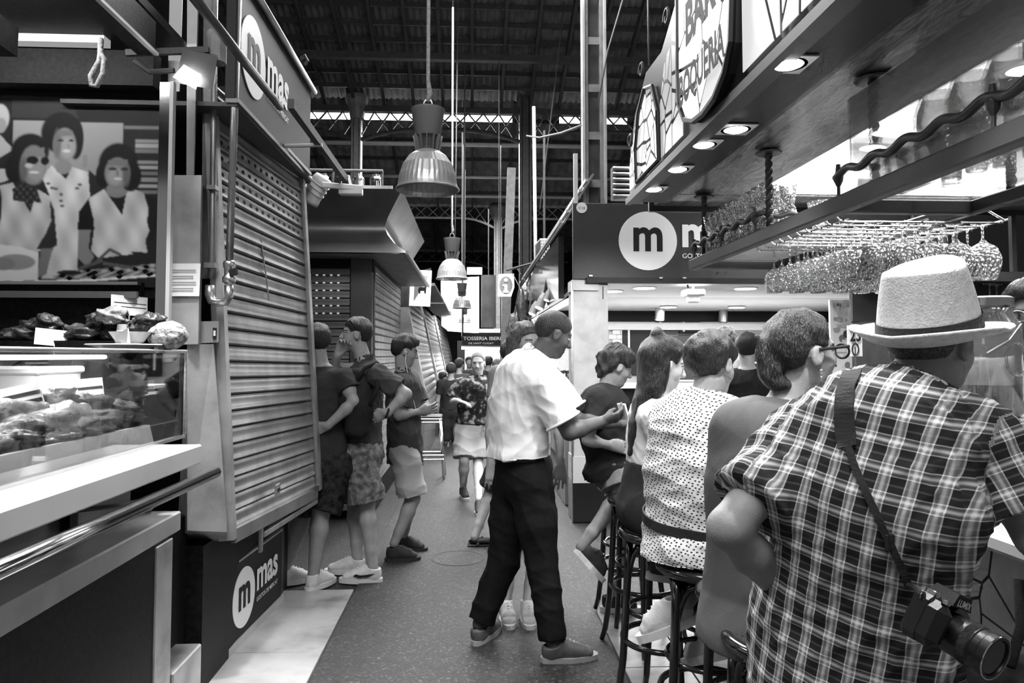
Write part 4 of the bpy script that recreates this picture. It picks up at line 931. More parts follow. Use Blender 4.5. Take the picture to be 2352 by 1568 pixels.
# bottles and jars in a rack along the hood top
rk = thing('roof_rack', 'wire rack of clear containers on top of the corner stall', 'rack', (-2, 6.75, 3.09))
part('rail', IRON_L, rk, lambda b: b.tube([(-2.7, 6.72, 3.27), (-.85, 6.72, 3.27)], .015, 6))
for k in range(9): part('upright', IRON_L, rk, lambda b: b.box((-2.7+.23*k, 6.74, 3.18), (.02, .02, .19)))
cont = None
for k in range(11):
    x = -2.58+.165*k
    if cont is None: cont = part('clear_jar', glassmat('jar_glass', .05), None, lambda b: b.lathe([(.055, 0), (.06, .01), (.06, .13), (.04, .15), (.04, .17), (.036, .17), (.036, .15), (.054, .125), (.054, .012), (.0, .01)], (0, 0, 0), 14)); o = cont
    else: o = share(cont, 'clear_jar', None, (0, 0, 0))
    o.location = (x, 6.84, 3.092); tag(o, 'clear jar standing in the rack on the corner stall roof', 'jar', 'jars on the corner stall roof')
# white track spotlight in front of the corner stall
sp = thing('spotlight', 'white cylindrical spotlight on a boxed bracket beside the shutter', 'spotlight', aY(790, 437, 4.95))
WP = mat('white_enamel', .62, .4)
ax = unit_(aY(708, 462, 5.0)-aY(742, 412, 4.95)); c0 = aY(744, 408, 4.95)
part('barrel', WP, sp, lambda b: b.lathe([(.02, -.01), (.06, 0), (.068, .03), (.07, .17), (.074, .175), (.074, .2), (.06, .2), (.055, .15), (.0, .15)], c0, 28, ax), True)
for k in range(3): part('cooling_ring', WP, sp, lambda b: b.tube([c0+ax*(.05+.035*k)+.071*(unit_(np.cross(ax, (0, 1, .2)))*cos(w)+np.cross(ax, unit_(np.cross(ax, (0, 1, .2))))*sin(w)) for w in np.linspace(0, 2*pi, 24, False)], .005, 6, closed=True))
part('yoke', WP, sp, lambda b: b.bar(aY(738, 424, 4.87), aY(832, 432, 4.9), .02, .04, bev=.006))
part('gear_box', WP, sp, lambda b: b.box(aY(806, 440, 4.92), (.16, .07, .05), bev=.006))
part('lens', IRON, sp, lambda b: b.lathe([(.0, 0), (.058, .002)], c0+ax*.19, 20, ax, False))
part('mount', IRON, sp, lambda b: b.bar(aY(806, 432, 4.95), aY(800, 405, 5.1), .02, .02))

# ------------------------------------------------------------------ stalls farther down the left side
def slanted(label, y0, y1, xt, xb, z0, z1, m, n=16):
    t = thing('shuttered_stall', label, 'stall', (xb-.5, (y0+y1)/2, 0)); V = np.array
    shutter(t, V((xb, y0+.25, z0)), V((xt, y0+.25, z1)), V((xb, y1, z0)), V((xt, y1, z1)), n, m, (1, 0, .1), .025, nseg=3)
    part('end_jamb', GALV, t, lambda b: b.hexa([(xb-.9, y0, z0), (xb+.02, y0, z0), (xb+.02, y0+.22, z0), (xb-.9, y0+.22, z0), (xt-.7, y0, z1), (xt+.02, y0, z1), (xt+.02, y0+.22, z1), (xt-.7, y0+.22, z1)]))
    part('body', BLACKP, t, lambda b: b.box((xt-1.0, (y0+y1)/2, z1/2), (1.6, y1-y0, z1)))
    part('base', GREYP, t, lambda b: b.box((xb-.25, (y0+y1)/2, z0/2), (.4, y1-y0-.1, z0)))
    part('fascia', IRON, t, lambda b: b.box((xt+.02, (y0+y1)/2, z1+.25), (.08, y1-y0, .5)))
    part('canopy', IRON_L, t, lambda b: b.box((xt+.2, (y0+y1)/2, z1+.02), (.5, y1-y0, .04)))
    return t
slanted('slant-shuttered stall just past the corner stall', 10.0, 13.2, -.98, -.62, .75, 2.5, SHUT)
slanted('second slant-shuttered stall down the aisle', 13.5, 17.5, -.98, -.6, .75, 2.5, SHUT2)
slanted('farthest slant-shuttered stall near the crowd', 18, 26, -1.0, -.6, .75, 2.6, SHUT2)
cw = thing('cow_sign', 'white framed hanging sign with a small cow silhouette', 'sign', aY(968, 700, 9.7))
A = lambda px, py, Y=9.7: aY(px, py, Y)
part('frame', mat('sign_lit_white', .8, .4, emit=.35), cw, lambda b: b.plate([A(940, 702), A(988, 704), A(992, 622), A(944, 620)], .04))
part('field', mat('sign_pale', .42, .5, emit=.07), cw, lambda b: b.plate([A(950, 690, 9.65), A(980, 692, 9.65), A(983, 633, 9.65), A(953, 631, 9.65)][::1], -.006) if False else b.plate([A(983, 633, 9.65), A(980, 692, 9.65), A(950, 690, 9.65), A(953, 631, 9.65)][::-1], .008))
part('field_light', mat('sign_lit_white'), cw, lambda b: b.plate([A(952, 690, 9.64), A(980, 692, 9.64), A(982, 640, 9.64)], .004))
cwp = [(962, 674), (960, 665), (963, 659), (975, 659), (979, 655), (981, 658), (979, 662), (978, 674), (975, 674), (974, 668), (966, 668), (965, 674)]
part('cow_silhouette', mat('cow_grey', .2, .6), cw, lambda b: b.plate([A(px, py, 9.62) for px, py in cwp[::-1]], .004))
part('side', IRON_L, cw, lambda b: b.plate([A(908, 705, 9.75), A(940, 705, 9.75), A(942, 640, 9.75), A(910, 640, 9.75)], .06))
part('bracket', IRON, cw, lambda b: b.bar(A(905, 640, 9.8), A(990, 618, 9.8), .04, .03))

lb = thing('light_box', 'glowing white advertising box hanging far down the aisle', 'light box', aY(1062, 760, 20))
part('face', mat('glowing_face', 1, .4, emit=3.0), lb, lambda b: b.plate([aY(1028, 760, 20), aY(1100, 765, 20), aY(1100, 636, 20), aY(1028, 640, 20)], .1))
part('side', mat('box_side', .3, .5), lb, lambda b: b.plate([aY(1012, 748, 19.6), aY(1028, 760, 20), aY(1028, 640, 20), aY(1012, 645, 19.6)], .02))
part('top_sign', mat('glowing_face'), lb, lambda b: b.box(aY(1090, 622, 20.2), (.42, .06, .2)))
part('hanger', IRON, lb, lambda b: b.bar(aY(1062, 640, 20), aY(1062, 470, 20), .06, .06))
inf = thing('information_sign', 'white hanging information sign with a grey disc and letter i', 'sign', aY(1160, 682, 12))
part('panel', mat('sign_lit_white'), inf, lambda b: b.plate([aY(1143, 681, 12), aY(1174, 681, 12), aY(1181, 660, 12), aY(1180, 629, 12), aY(1145, 630, 12)], .05))
part('disc', mat('info_grey', .22, .5), inf, lambda b: disc(b, aY(1162, 655, 11.94), (1, 0, 0), ZD, .11, .15, .006))
part('letter_i', mat('sign_lit_white'), inf, lambda b: (b.box(aY(1162, 661, 11.92), (.045, .012, .11)), b.box(aY(1162, 670, 11.92), (.09, .012, .03)), b.box(aY(1159, 655, 11.92), (.06, .012, .025)), disc(b, aY(1162, 643, 11.92), (1, 0, 0), ZD, .03, .03, .006)))
part('hanger', IRON, inf, lambda b: b.bar(aY(1146, 630, 12), aY(1146, -90, 12), .012, .012))
dr = thing('banner', 'tall grey cylinder banner hanging between light box and information sign', 'banner', aY(1122, 752, 18))
part('drum', mat('drum_grey', .14, .6, var=.3, vs=3), dr, lambda b: b.lathe([(.19, 0), (.19, 1.32)], aY(1122, 752, 18), 20)); part('rope', CAB, dr, lambda b: b.tube([aY(1122, 635, 18), aY(1122, 480, 18)], .015, 6))
bt = thing('shop_banner', 'black overhead shop sign with white lettering far down the aisle', 'sign', aY(1105, 793, 17))
part('panel', INK, bt, lambda b: b.plate([aY(1062, 792, 17), aY(1152, 792, 17), aY(1152, 764, 17), aY(1062, 764, 17)], .04))
q0 = aY(1064, 781, 16.95); lettering('shop_name', 'TOSSERIA IBERI', q0, (1, 0, 0), ZD, aY(1150, 781, 16.95)[0]-q0[0], .085, LOGO, bt, .02)
q0 = aY(1076, 790, 16.95); lettering('shop_words', 'DE SANT CUGAT', q0, (1, 0, 0), ZD, aY(1134, 790, 16.95)[0]-q0[0], .04, LOGO, bt, .01)
for s_, px in ((0, 1064), (1, 1150)): part('post', IRON, bt, lambda b: b.bar(aY(px, 764, 17), aY(px, 190, 17), .02, .02))
tbx = thing('strip_lamp', 'long fluorescent strip lamp under the far shop sign', 'lamp', aY(1108, 800, 18))
part('tube', mat('strip_glow', 1, .4, emit=6), tbx, lambda b: b.bar(aY(1060, 799, 18), aY(1155, 801, 18), .05, .07)); part('case', WP, tbx, lambda b: b.bar(aY(1060, 795, 18), aY(1155, 797, 18), .09, .03)); part('hanger', IRON, tbx, lambda b: b.bar(aY(1062, 794, 18), aY(1062, 640, 18), .03, .03))
light('strip_lamp_light', 'AREA', aY(1108, 806, 18), 60, rot=(0, 0, 0), size=1.0, size_y=.2, parent=tbx)
fc = thing('fruit_stall', 'far dark stall with awning closing the end of the aisle', 'stall', (.2, 24, 0))
part('body', mat('stall_dark', .05, .8), fc, lambda b: b.box((.5, 24.4, 1.0), (2.0, 1.6, 2.0)))
part('awning', IRON_L, fc, lambda b: b.plate([aY(1060, 775, 22.6), aY(1160, 775, 22.6), aY(1160, 758, 23.4), aY(1060, 758, 23.4)], .05))
part('lit_back', mat('lit_shop', .6, .6, emit=.25), fc, lambda b: b.box((.35, 23.55, 1.35), (1.2, .08, .7)))  # back panel given its own glow to look lit
# chrome stool beside the aisle
cst = thing('chrome_stool', 'tall chrome bar stool with square seat by the far stalls', 'stool', aZ(985, 1060))
q = aY(990, 1060, 9.0); X0, Y0_ = q[0]-.03, 9.0
for sx in (-1, 1):
    for sy in (-1, 1): part('leg', CHROME, cst, lambda b: b.tube([(X0+sx*.2, Y0_+sy*.17, 0), (X0+sx*.14, Y0_+sy*.13, .74)], .016, 8), True)
for z, w in ((.74, .15), (.70, .155), (.3, .185), (.25, .19)):
    part('stretcher', CHROME, cst, lambda b: b.tube([(X0-w, Y0_-w*.9, z), (X0+w, Y0_-w*.9, z), (X0+w, Y0_+w*.9, z), (X0-w, Y0_+w*.9, z)], .012, 8, closed=True))
part('seat', mat('seat_black', .03, .4), cst, lambda b: b.box((X0, Y0_, .765), (.34, .3, .035), bev=.015))

# ------------------------------------------------------------------ stalls farther down the right side, behind the pillar
rs = thing('lit_stall', 'brightly lit stall with sloping white ceiling beyond the pillar', 'stall', (1.9, 9.5, 0))
GLOW = mat('lit_ceiling', .9, .5, emit=.45)  # white ceiling given its own glow in place of lamp light
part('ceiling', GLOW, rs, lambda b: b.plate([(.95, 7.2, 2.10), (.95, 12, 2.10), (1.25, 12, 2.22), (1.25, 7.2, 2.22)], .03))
part('beam', IRON, rs, lambda b: b.bar(aY(1265, 707, 9.0), aY(1312, 660, 7.4), .05, .06))
part('fascia', mat('glass_dark', .02, .15), rs, lambda b: b.box((.93, 10.2, 2.45), (.06, 5.6, .66)))
part('ribbed_awning', IRON_L, rs, lambda b: b.plate([(.9, 7.0, 2.85), (.9, 13, 2.85), (1.2, 13, 3.35), (1.2, 7.0, 3.35)], .02))
for k in range(5): part('awning_rib', mat('pale_edge'), rs, lambda b: b.bar((.88+.065*k, 7.0, 2.86+.105*k), (.88+.065*k, 13, 2.86+.105*k), .03, .03))
part('awning_post', mat('pale_paint'), rs, lambda b: b.box(aY(1322, 410, 7.0), (.04, .04, .5)))
part('counter', mat('counter_grey', .25, .4), rs, lambda b: b.box((1.1, 10, .55), (.3, 5.4, 1.1)))
part('counter_front', GALV, rs, lambda b: b.box((.93, 10, .62), (.04, 5.4, .3)))
light('lit_stall_lamp', 'AREA', (1.1, 9.6, 2.08), 30, rot=(0, 0, 0), size=.25, size_y=4.5, parent=rs)
gl = thing('grid_light', 'slim hanging light box with black grid near the awning', 'light box', aY(1245, 640, 10.5))
part('side', IRON_L, gl, lambda b: b.plate([aY(1228, 632, 10.4), aY(1240, 636, 10.6), aY(1240, 548, 10.6), aY(1228, 562, 10.4)], .02))
part('face', mat('sign_lit_white'), gl, lambda b: b.plate([aY(1240, 636, 10.6), aY(1262, 632, 10.6), aY(1262, 548, 10.6), aY(1240, 548, 10.6)], .02))
for k in range(5): part('grid_bar', INK, gl, lambda b: b.bar(aY(1244+4*k, 634, 10.56), aY(1244+4*k, 550, 10.56), .008, .008))
for k in range(12): part('grid_bar', INK, gl, lambda b: b.bar(aY(1242, 630-7*k, 10.56), aY(1262, 630-7*k, 10.56), .008, .008))
part('hanger', IRON, gl, lambda b: b.bar(aY(1250, 548, 10.6), aY(1250, 300, 10.6), .03, .03))
for i, (px, py, Y, r) in enumerate(((1238, 708, 8.6, .06), (1222, 722, 10.0, .06), (1255, 690, 8.3, .04))):
    t = thing('spotlight', ['round lit spotlight beside the waiter\'s head', 'glowing spotlight half behind the long-haired woman', 'small upper spotlight under the sloping ceiling'][i], 'spotlight', aY(px, py, Y)); c = aY(px, py, Y)
    part('can', IRON_L, t, lambda b: b.lathe([(r*.6, .2), (r*.9, .12), (r, 0), (r*.92, 0), (r*.5, .1)], c, 18, (.35, .2, .85))); part('lens', mat('lit_lens'), t, lambda b: b.lathe([(.001, .02), (r*.9, .015)], c, 18, (.35, .2, .85), False)); part('stem', IRON, t, lambda b: b.bar(c+(.07, .05, .19), c+(.13, .08, .5), .02, .02))
# dangling goods between the lit stall and the column
for i, (px, py, Y, w, hh) in enumerate(((1200, 705, 11, .10, .28), (1214, 690, 11.3, .08, .3), (1190, 735, 12, .12, .22), (1225, 742, 11.5, .1, .18), (1178, 760, 12.5, .1, .2))):
    c = aY(px, py, Y); o = lump((c[0], c[1], c[2]), (w, w*.6, hh), 200+i, .3).build('hanging_goods', [FISH[2], FISH[0], FISH[1], FISH[2], FISH[1]][i], None, True); part('cord', CAB, o, lambda b: b.tube([c+(0, 0, hh*.8), aY(1172+14*i, 618-3.5*i, 12-.33*i)], .008, 6))
    tag(o, ['dark bundle of goods hanging behind the information sign', 'pale wrapped bundle hanging at the stall corner', 'grey bundle hanging lower by the strip lamp', 'dark bundle hanging next to the round spotlight', 'small mottled bundle hanging lowest down the aisle'][i], 'hanging goods')
hr = part('hanging_rail', IRON, None, lambda b: b.tube([aY(1165, 620, 12), aY(1240, 600, 10.5)], .02, 6)); tag(hr, 'dark rail from which bundled goods hang', 'rail')
# ------------------------------------------------------------------ right: canopy of the bar with its stained glass sign
LEAD = mat('black_lead', .012, .45); WOOD = mat('oak_ceiling', .2, .35, ramp=[(.38, .05), (.45, .2), (.5, .07), (.55, .26), (.62, .1), (.68, .22)], vs=3, stretch=(6, 1, 6), vdetail=2, bump=.1, bs=30)
GL = [mat('glass_glow_%d' % k, .35, .3, emit=e) for k, e in enumerate((.06, .10, .14, .2, .4, .8))]
def clip(poly, p, n):
    """keep the part of a polygon on the side of p that n points away from"""
    out = []
    for i in range(len(poly)):
        a, b = poly[i], poly[(i+1) % len(poly)]; da = (a[0]-p[0])*n[0]+(a[1]-p[1])*n[1]; db = (b[0]-p[0])*n[0]+(b[1]-p[1])*n[1]
        if da <= 0: out.append(a)
        if da*db < 0: t = da/(da-db); out.append((a[0]+(b[0]-a[0])*t, a[1]+(b[1]-a[1])*t))
    return out
def cells(poly, seeds, gap):
    res = []
    for i, s in enumerate(seeds):
        c = list(poly)
        for j, q in enumerate(seeds):
            if i == j or len(c) < 3: continue
            dx, dy = q[0]-s[0], q[1]-s[1]; L = math.hypot(dx, dy); c = clip(c, ((s[0]+q[0])/2-dx/L*gap, (s[1]+q[1])/2-dy/L*gap), (dx, dy))
        if len(c) >= 3: res.append(c)
    return res
cn = thing('bar_canopy', 'bar canopy with backlit stained glass sign and wooden ceiling', 'canopy', (1.2, 2.3, 2.4))
XF = .90; ZB = 2.425
top = [(4.0, 2.62), (3.86, 2.86), (3.6, 3.0), (3.3, 2.98), (3.05, 3.1), (2.9, 3.3), (2.6, 3.5), (2.28, 3.3), (2.1, 3.1), (1.8, 3.0), (1.4, 2.95), (.5, 2.95)]
part('sign_backing', LEAD, cn, lambda b: b.plate([(XF, y, z) for y, z in [(.5, ZB-.03), (4.0, ZB-.03)]+top], .05))
part('sign_bottom_edge', LEAD, cn, lambda b: b.bar((XF-.01, .5, ZB-.02), (XF-.01, 4.0, ZB-.02), .03, .035))
def region(poly, n, seed, lev, x=XF-.012, ani=1.0, t=.003):
    r = np.random.default_rng(seed); P = np.array(poly); lo, hi = P.min(0), P.max(0); seeds = []
    while len(seeds) < n:
        s = lo+(hi-lo)*r.random(2)
        if len(clip([s, s+(1e-4, 0), s+(0, 1e-4)], s, (1, 0))) >= 0: seeds.append(tuple(s))
    for c in cells([tuple(p) for p in poly], [(s[0]*ani, s[1]) for s in seeds] if ani == 1.0 else seeds, .009):
        part('glass_piece', GL[int(r.choice(lev))], cn, lambda b: b.plate([(x, y, z) for y, z in c], t))
oval = [(2.90, 3.12), (2.905, 2.72), (2.89, 2.58), (2.82, 2.49), (2.70, 2.445), (2.58, 2.435), (2.46, 2.45), (2.36, 2.50), (2.30, 2.58), (2.285, 2.72), (2.29, 3.12), (2.40, 3.3), (2.6, 3.4), (2.8, 3.3)]
part('sign_frame', LEAD, cn, lambda b: b.tube([(XF-.035, y, z) for y, z in oval], .014, 6, closed=True))
part('sign_box', LEAD, cn, lambda b: b.plate([(XF-.0, 2.6+(y-2.6)*1.02, 2.8+(z-2.8)*1.02) for y, z in oval][::-1], -.03))
region(oval, 22, 3, (3, 4, 4, 5, 5), x=XF-.034)
arch = [(3.76, 2.46), (3.78, 2.65), (3.7, 2.82), (3.56, 2.9), (3.42, 2.86), (3.32, 2.7), (3.30, 2.46)]
region(arch, 24, 5, (2, 3, 3, 4)); part('arch_frame', LEAD, cn, lambda b: b.tube([(XF-.016, y, z) for y, z in arch], .011, 6, closed=True))
region([(3.95, 2.46), (3.95, 2.6), (3.8, 2.78), (3.79, 2.46)], 9, 6, (1, 2, 2)); region([(3.28, 2.46), (3.29, 2.72), (3.2, 2.9), (3.10, 2.92), (3.10, 2.46)], 11, 7, (1, 1, 2)); region([(3.085, 2.46), (3.085, 2.95), (2.93, 3.05), (2.93, 2.46)], 10, 8, (1, 2, 2))
region([(2.26, 2.46), (2.26, 3.1), (1.98, 3.0), (1.98, 2.46)], 5, 9, (2, 2, 3)); region([(1.96, 2.46), (1.96, 2.97), (1.62, 2.93), (1.62, 2.46)], 6, 10, (1, 2, 3)); region([(1.6, 2.46), (1.6, 2.92), (.6, 2.9), (.6, 2.46)], 8, 11, (1, 2, 2))
lettering('word_bar', 'BAR', (XF-.046, 2.76, 2.76), (0, -1, 0), ZD, .36, .18, INK, cn, .045)
lettering('word_boqueria', 'BOQUERIA', (XF-.046, 2.855, 2.52), (0, -1, 0), ZD, .53, .155, INK, cn, .04)
for k, (y, z) in enumerate(((3.98, 2.7), (3.7, 3.0), (3.2, 3.05))): part('scroll', IRON, cn, lambda b: b.tube([(XF, y+.05*cos(w)*(1-w/9), z+.05+.05*sin(w)*(1-w/9)) for w in np.linspace(0, 7, 20)], .008, 6))
SOF = mat('soffit_black', .012, .5, var=.15, spec=.25)
part('soffit', SOF, cn, lambda b: b.box((1.005, 2.2, ZB-.005), (.21, 3.6, .03), bev=.003))
part('soffit_channel', LEAD, cn, lambda b: b.box((1.115, 2.2, ZB+.01), (.05, 3.7, .05), bev=.008))
part('canopy_end', LEAD, cn, lambda b: b.box((1.02, 4.0, 2.6), (.22, .03, .38)))
# wooden ceiling round a lit well
def cl(name, x0, x1, y0, y1, z=2.46, m=WOOD, t=.03): return part(name, m, cn, lambda b: b.box(((x0+x1)/2, (y0+y1)/2, z+t/2), (x1-x0, y1-y0, t)))
cl('ceiling_board', 1.13, 1.62, .2, 4.02); cl('ceiling_board', 1.13, 3.6, 4.03, 4.35); cl('ceiling_board', 3.2, 3.6, .2, 4.02); cl('ceiling_board', 1.63, 3.2, .2, .7)
WELL = mat('well_white', .82, .6); cl('well_top', 1.6, 3.25, .7, 4.05, 2.80, WELL)
for nm, c, d in (('well_side', (1.615, 2.37, 2.64), (.02, 3.35, .34)), ('well_side', (3.21, 2.37, 2.64), (.02, 3.35, .34)), ('well_side', (2.4, 4.03, 2.64), (1.6, .02, .34)), ('well_side', (2.4, .7, 2.64), (1.6, .02, .34))): part(nm, WELL, cn, lambda b: b.box(c, d))
part('ceiling_edge', LEAD, cn, lambda b: b.box((2.4, 4.36, 2.46), (2.6, .03, .07)))
part('well_partition', WOOD, cn, lambda b: b.box((2.36, 2.4, 2.55), (.2, 3.3, .2)))
TUBE = mat('fluorescent', 1, .4, emit=14)
for x0, x1 in ((1.7, 2.2), (2.55, 3.1)):
    part('fluorescent_tube', TUBE, cn, lambda b: b.tube([(x0, 3.95, 2.53), (x1, 3.95, 2.53)], .018, 10))
light('well_light', 'AREA', (2.35, 2.6, 2.74), 45, rot=(0, 0, 0), size=1.3, size_y=2.6, parent=cn)
light('well_tube_light', 'AREA', (2.4, 3.9, 2.56), 14, rot=(radians(-105), 0, 0), size=1.4, size_y=.06, parent=cn)
def downlight(label, x, y, z, e=14, r=.045, aim=None, square=True, parent_z=0):
    t = thing('downlight', label, 'downlight', (x, y, z), 'downlights of the canopy')
    if square: part('bezel', GALV, t, lambda b: b.box((x, y, z-.003), (.13, .13, .006), bev=.001))
    part('cup', SOF, t, lambda b: b.lathe([(r*1.25, -.006), (r*1.25, -.002), (r, -.004)], (x, y, z), 20))
    part('lens', mat('downlight_lens', 1, .3, emit=10), t, lambda b: b.lathe([(.001, -.012), (r*.7, -.012), (r, -.006)], (x, y, z), 20))
    light('downlight_beam', 'SPOT', (x, y, z-.03), e, aim=aim or (x+.05, y, 0), size=.04, spot=105, blend=.7, parent=t)
    return t
for i, (px, py) in enumerate(((1500, 433), (1555, 387), (1615, 330), (1690, 295), (1810, 145))):
    p = aZ(px, py, ZB-.022); downlight(['square downlight at the far end of the canopy soffit', 'second square downlight from the far end of the soffit', 'middle downlight just below the oval sign', 'bright round downlight nearer along the soffit', 'nearest downlight high up in the soffit'][i], p[0], p[1], p[2], 16, aim=(p[0]-.12, p[1]+.1, 0))
p = aZ(1985, -40, ZB-.022); downlight('downlight above the frame edge of the soffit', 1.0, 1.55, ZB-.022, 16)
for i, (px, py) in enumerate(((1582, 462), (2138, 477), (2317, 488))):
    p = aY(px, py, 4.5); t = thing('ceiling_spot', ['small round spot at the left end of the ceiling edge', 'small round spot above the liquor bottles', 'small round spot at the right of the ceiling edge'][i], 'spotlight', p); part('can', IRON, t, lambda b: b.lathe([(.03, .05), (.035, 0), (.03, -.004)], p, 16)); part('lens', mat('downlight_lens'), t, lambda b: b.lathe([(.001, -.012), (.028, -.006)], p, 16, None, False)); part('mount', IRON, t, lambda b: b.box(p+(0, -.06, .05), (.04, .14, .03)))
    light('ceiling_spot_beam', 'SPOT', p+(0, .02, -.04), (70, 30, 20)[i], aim=((1.15, 6.6, 1.1), (2.9, 6.5, 2.4), (3.6, 6.5, 2.4))[i], size=.03, spot=75, blend=.8, parent=t)
cs2 = thing('canopy_spot', 'black angled spot fixture hanging below the canopy end', 'spotlight', aY(1505, 470, 4.1)); part('body', LEAD, cs2, lambda b: b.hexa([aY(1490, 462, 4.05), aY(1512, 464, 4.05), aY(1512, 464, 4.2), aY(1490, 462, 4.2), aY(1478, 445, 4.05), aY(1535, 447, 4.05), aY(1535, 447, 4.2), aY(1478, 445, 4.2)])); part('eyes', mat('downlight_lens'), cs2, lambda b: (b.ball(aY(1497, 452, 4.04), .008), b.ball(aY(1504, 452, 4.04), .008)))

def sparkle(name):
    """bar glass: see-through; bump and haze added to put sparkle into it"""
    m = bpy.data.materials.new(name); m.use_nodes = True; nt = m.node_tree; nt.nodes.remove(nt.nodes['Principled BSDF']); L = nt.links.new
    t = nn(nt, 'ShaderNodeBsdfTransparent'); t.inputs[0].default_value = (.93,)*3+(1,); g = nn(nt, 'ShaderNodeBsdfGlossy'); g.inputs['Roughness'].default_value = .08; d = nn(nt, 'ShaderNodeBsdfDiffuse'); d.inputs[0].default_value = (.85,)*3+(1,)
    tc = nn(nt, 'ShaderNodeTexCoord'); v = nn(nt, 'ShaderNodeTexVoronoi'); v.inputs['Scale'].default_value = 75; L(tc.outputs['Object'], v.inputs['Vector']); bp = nn(nt, 'ShaderNodeBump'); bp.inputs['Strength'].default_value = 1; bp.inputs['Distance'].default_value = .02; L(v.outputs['Distance'], bp.inputs['Height']); L(bp.outputs[0], g.inputs['Normal'])
    fr = nn(nt, 'ShaderNodeLayerWeight'); fr.inputs[0].default_value = .3; mu = nn(nt, 'ShaderNodeMath', operation='MULTIPLY_ADD'); mu.inputs[1].default_value = .6; mu.inputs[2].default_value = .22; L(fr.outputs['Fresnel'], mu.inputs[0])
    m1 = nn(nt, 'ShaderNodeMixShader'); L(mu.outputs[0], m1.inputs[0]); L(t.outputs[0], m1.inputs[1]); L(g.outputs[0], m1.inputs[2])
    m2 = nn(nt, 'ShaderNodeMixShader'); m2.inputs[0].default_value = .07; L(m1.outputs[0], m2.inputs[1]); L(d.outputs[0], m2.inputs[2]); L(m2.outputs[0], nt.nodes['Material Output'].inputs[0]); return m
# ------------------------------------------------------------------ hanging glass rack
CGL = sparkle('clear_glass'); RACK = mat('rack_iron', .035, .45, var=.2)
rk = thing('glass_rack', 'long black iron rack with twisted rods hung above the bar', 'rack', (1.5, 2.5, 2.05))
ZR = 2.06
part('front_beam', RACK, rk, lambda b: b.box((1.3, 2.4, ZR), (.05, 3.45, .06), bev=.006))
part('rear_beam', RACK, rk, lambda b: b.box((1.80, 2.4, ZR), (.04, 3.45, .05), bev=.006))
for y in (4.1, 2.45, 1.5): part('cross_beam', RACK, rk, lambda b: b.box((1.55, y, ZR), (.5, .045, .05), bev=.006))
part('far_beam', RACK, rk, lambda b: b.box((2.35, 4.15, ZR-.01), (1.1, .16, .04), bev=.006))
part('glass_shelf', panemat('rack_glass', .2, .85, .06), rk, lambda b: b.box((1.55, 1.7, ZR+.035), (.48, 1.5, .01))); part('shelf_board', mat('pale_board', .55, .5, var=.1), rk, lambda b: b.box((1.55, 3.58, ZR+.03), (.46, .95, .012)))
def twist(x, y, z0, z1, r=.013):
    b = MB(); n = 40
    for i in range(n+1):
        z = z0+(z1-z0)*i/n; a = i*.45
        for k in range(4): b.v.append((x+r*1.3*cos(a+k*pi/2), y+r*1.3*sin(a+k*pi/2), z))
    for i in range(n):
        for k in range(4): b.f.append((4*i+k, 4*i+(k+1) % 4, 4*i+4+(k+1) % 4, 4*i+4+k))
    b.f += [(3, 2, 1, 0), tuple(4*n+k for k in range(4))]; return b
for x, y in ((1.34, 4.02), (1.34, 3.12), (1.33, 2.26), (1.33, 1.4), (2.8, 4.15), (1.8, 4.02), (1.8, 2.26)):
    part_ = twist(x, y, ZR, 2.455).build('twisted_rod', RACK, rk); part('ceiling_rose', RACK, rk, lambda b: b.lathe([(.055, .0), (.06, .006), (.05, .012), (.012, .016)], (x, y, 2.44), 20))
def wavy(y0, y1, x=1.285, z=2.165):
    n = int((y1-y0)/.012); return [(x, y0+(y1-y0)*k/n, z+.0095*sin(2*pi*(y0+(y1-y0)*k/n)/.165)) for k in range(n+1)]
for y0, y1 in ((.9, 2.43), (3.13, 4.06)):
    pts = wavy(y0, y1); part('wavy_rail', RACK, rk, lambda b: b.tube(pts, .0135, 8), True)
    for y in np.linspace(y0+.02, y1-.02, 3 if y1 < 3 else 3): part('finial', RACK, rk, lambda b: b.lathe([(.006, .0), (.006, .03), (.016, .05), (.018, .065), (.01, .085), (.008, .11)], (1.285, y, ZR+.03), 12))
part('wavy_rail', RACK, rk, lambda b: b.tube([(1.285+k*.02, 3.13, 2.165+.008*sin(k*1.0)) for k in range(15)], .0115, 8), True)
part('splash_panel', panemat('acrylic', .2, .92, .15), rk, lambda b: b.box((1.312, 1.66, 2.25), (.006, 1.45, .35)), label='clear acrylic panel')
WIRE = mat('chrome_wire', .8, .15, 1.0)
for k in range(10): y = 2.52+.082*k; part('hanger_wire', WIRE, rk, lambda b: b.tube([(1.33, y, ZR-.02), (1.345, y, ZR-.035), (1.36, y, ZR-.04), (1.97, y, ZR-.04)], .0035, 6))
for x in (1.36, 1.66, 1.96): part('hanger_bar', WIRE, rk, lambda b: b.tube([(x, 2.48, ZR-.034), (x, 3.3, ZR-.034)], .004, 6))
for y in (2.5, 3.28): part('hanger_stay', WIRE, rk, lambda b: b.tube([(1.96, y, ZR-.034), (1.9, y, ZR), (1.8, y, ZR)], .004, 6))
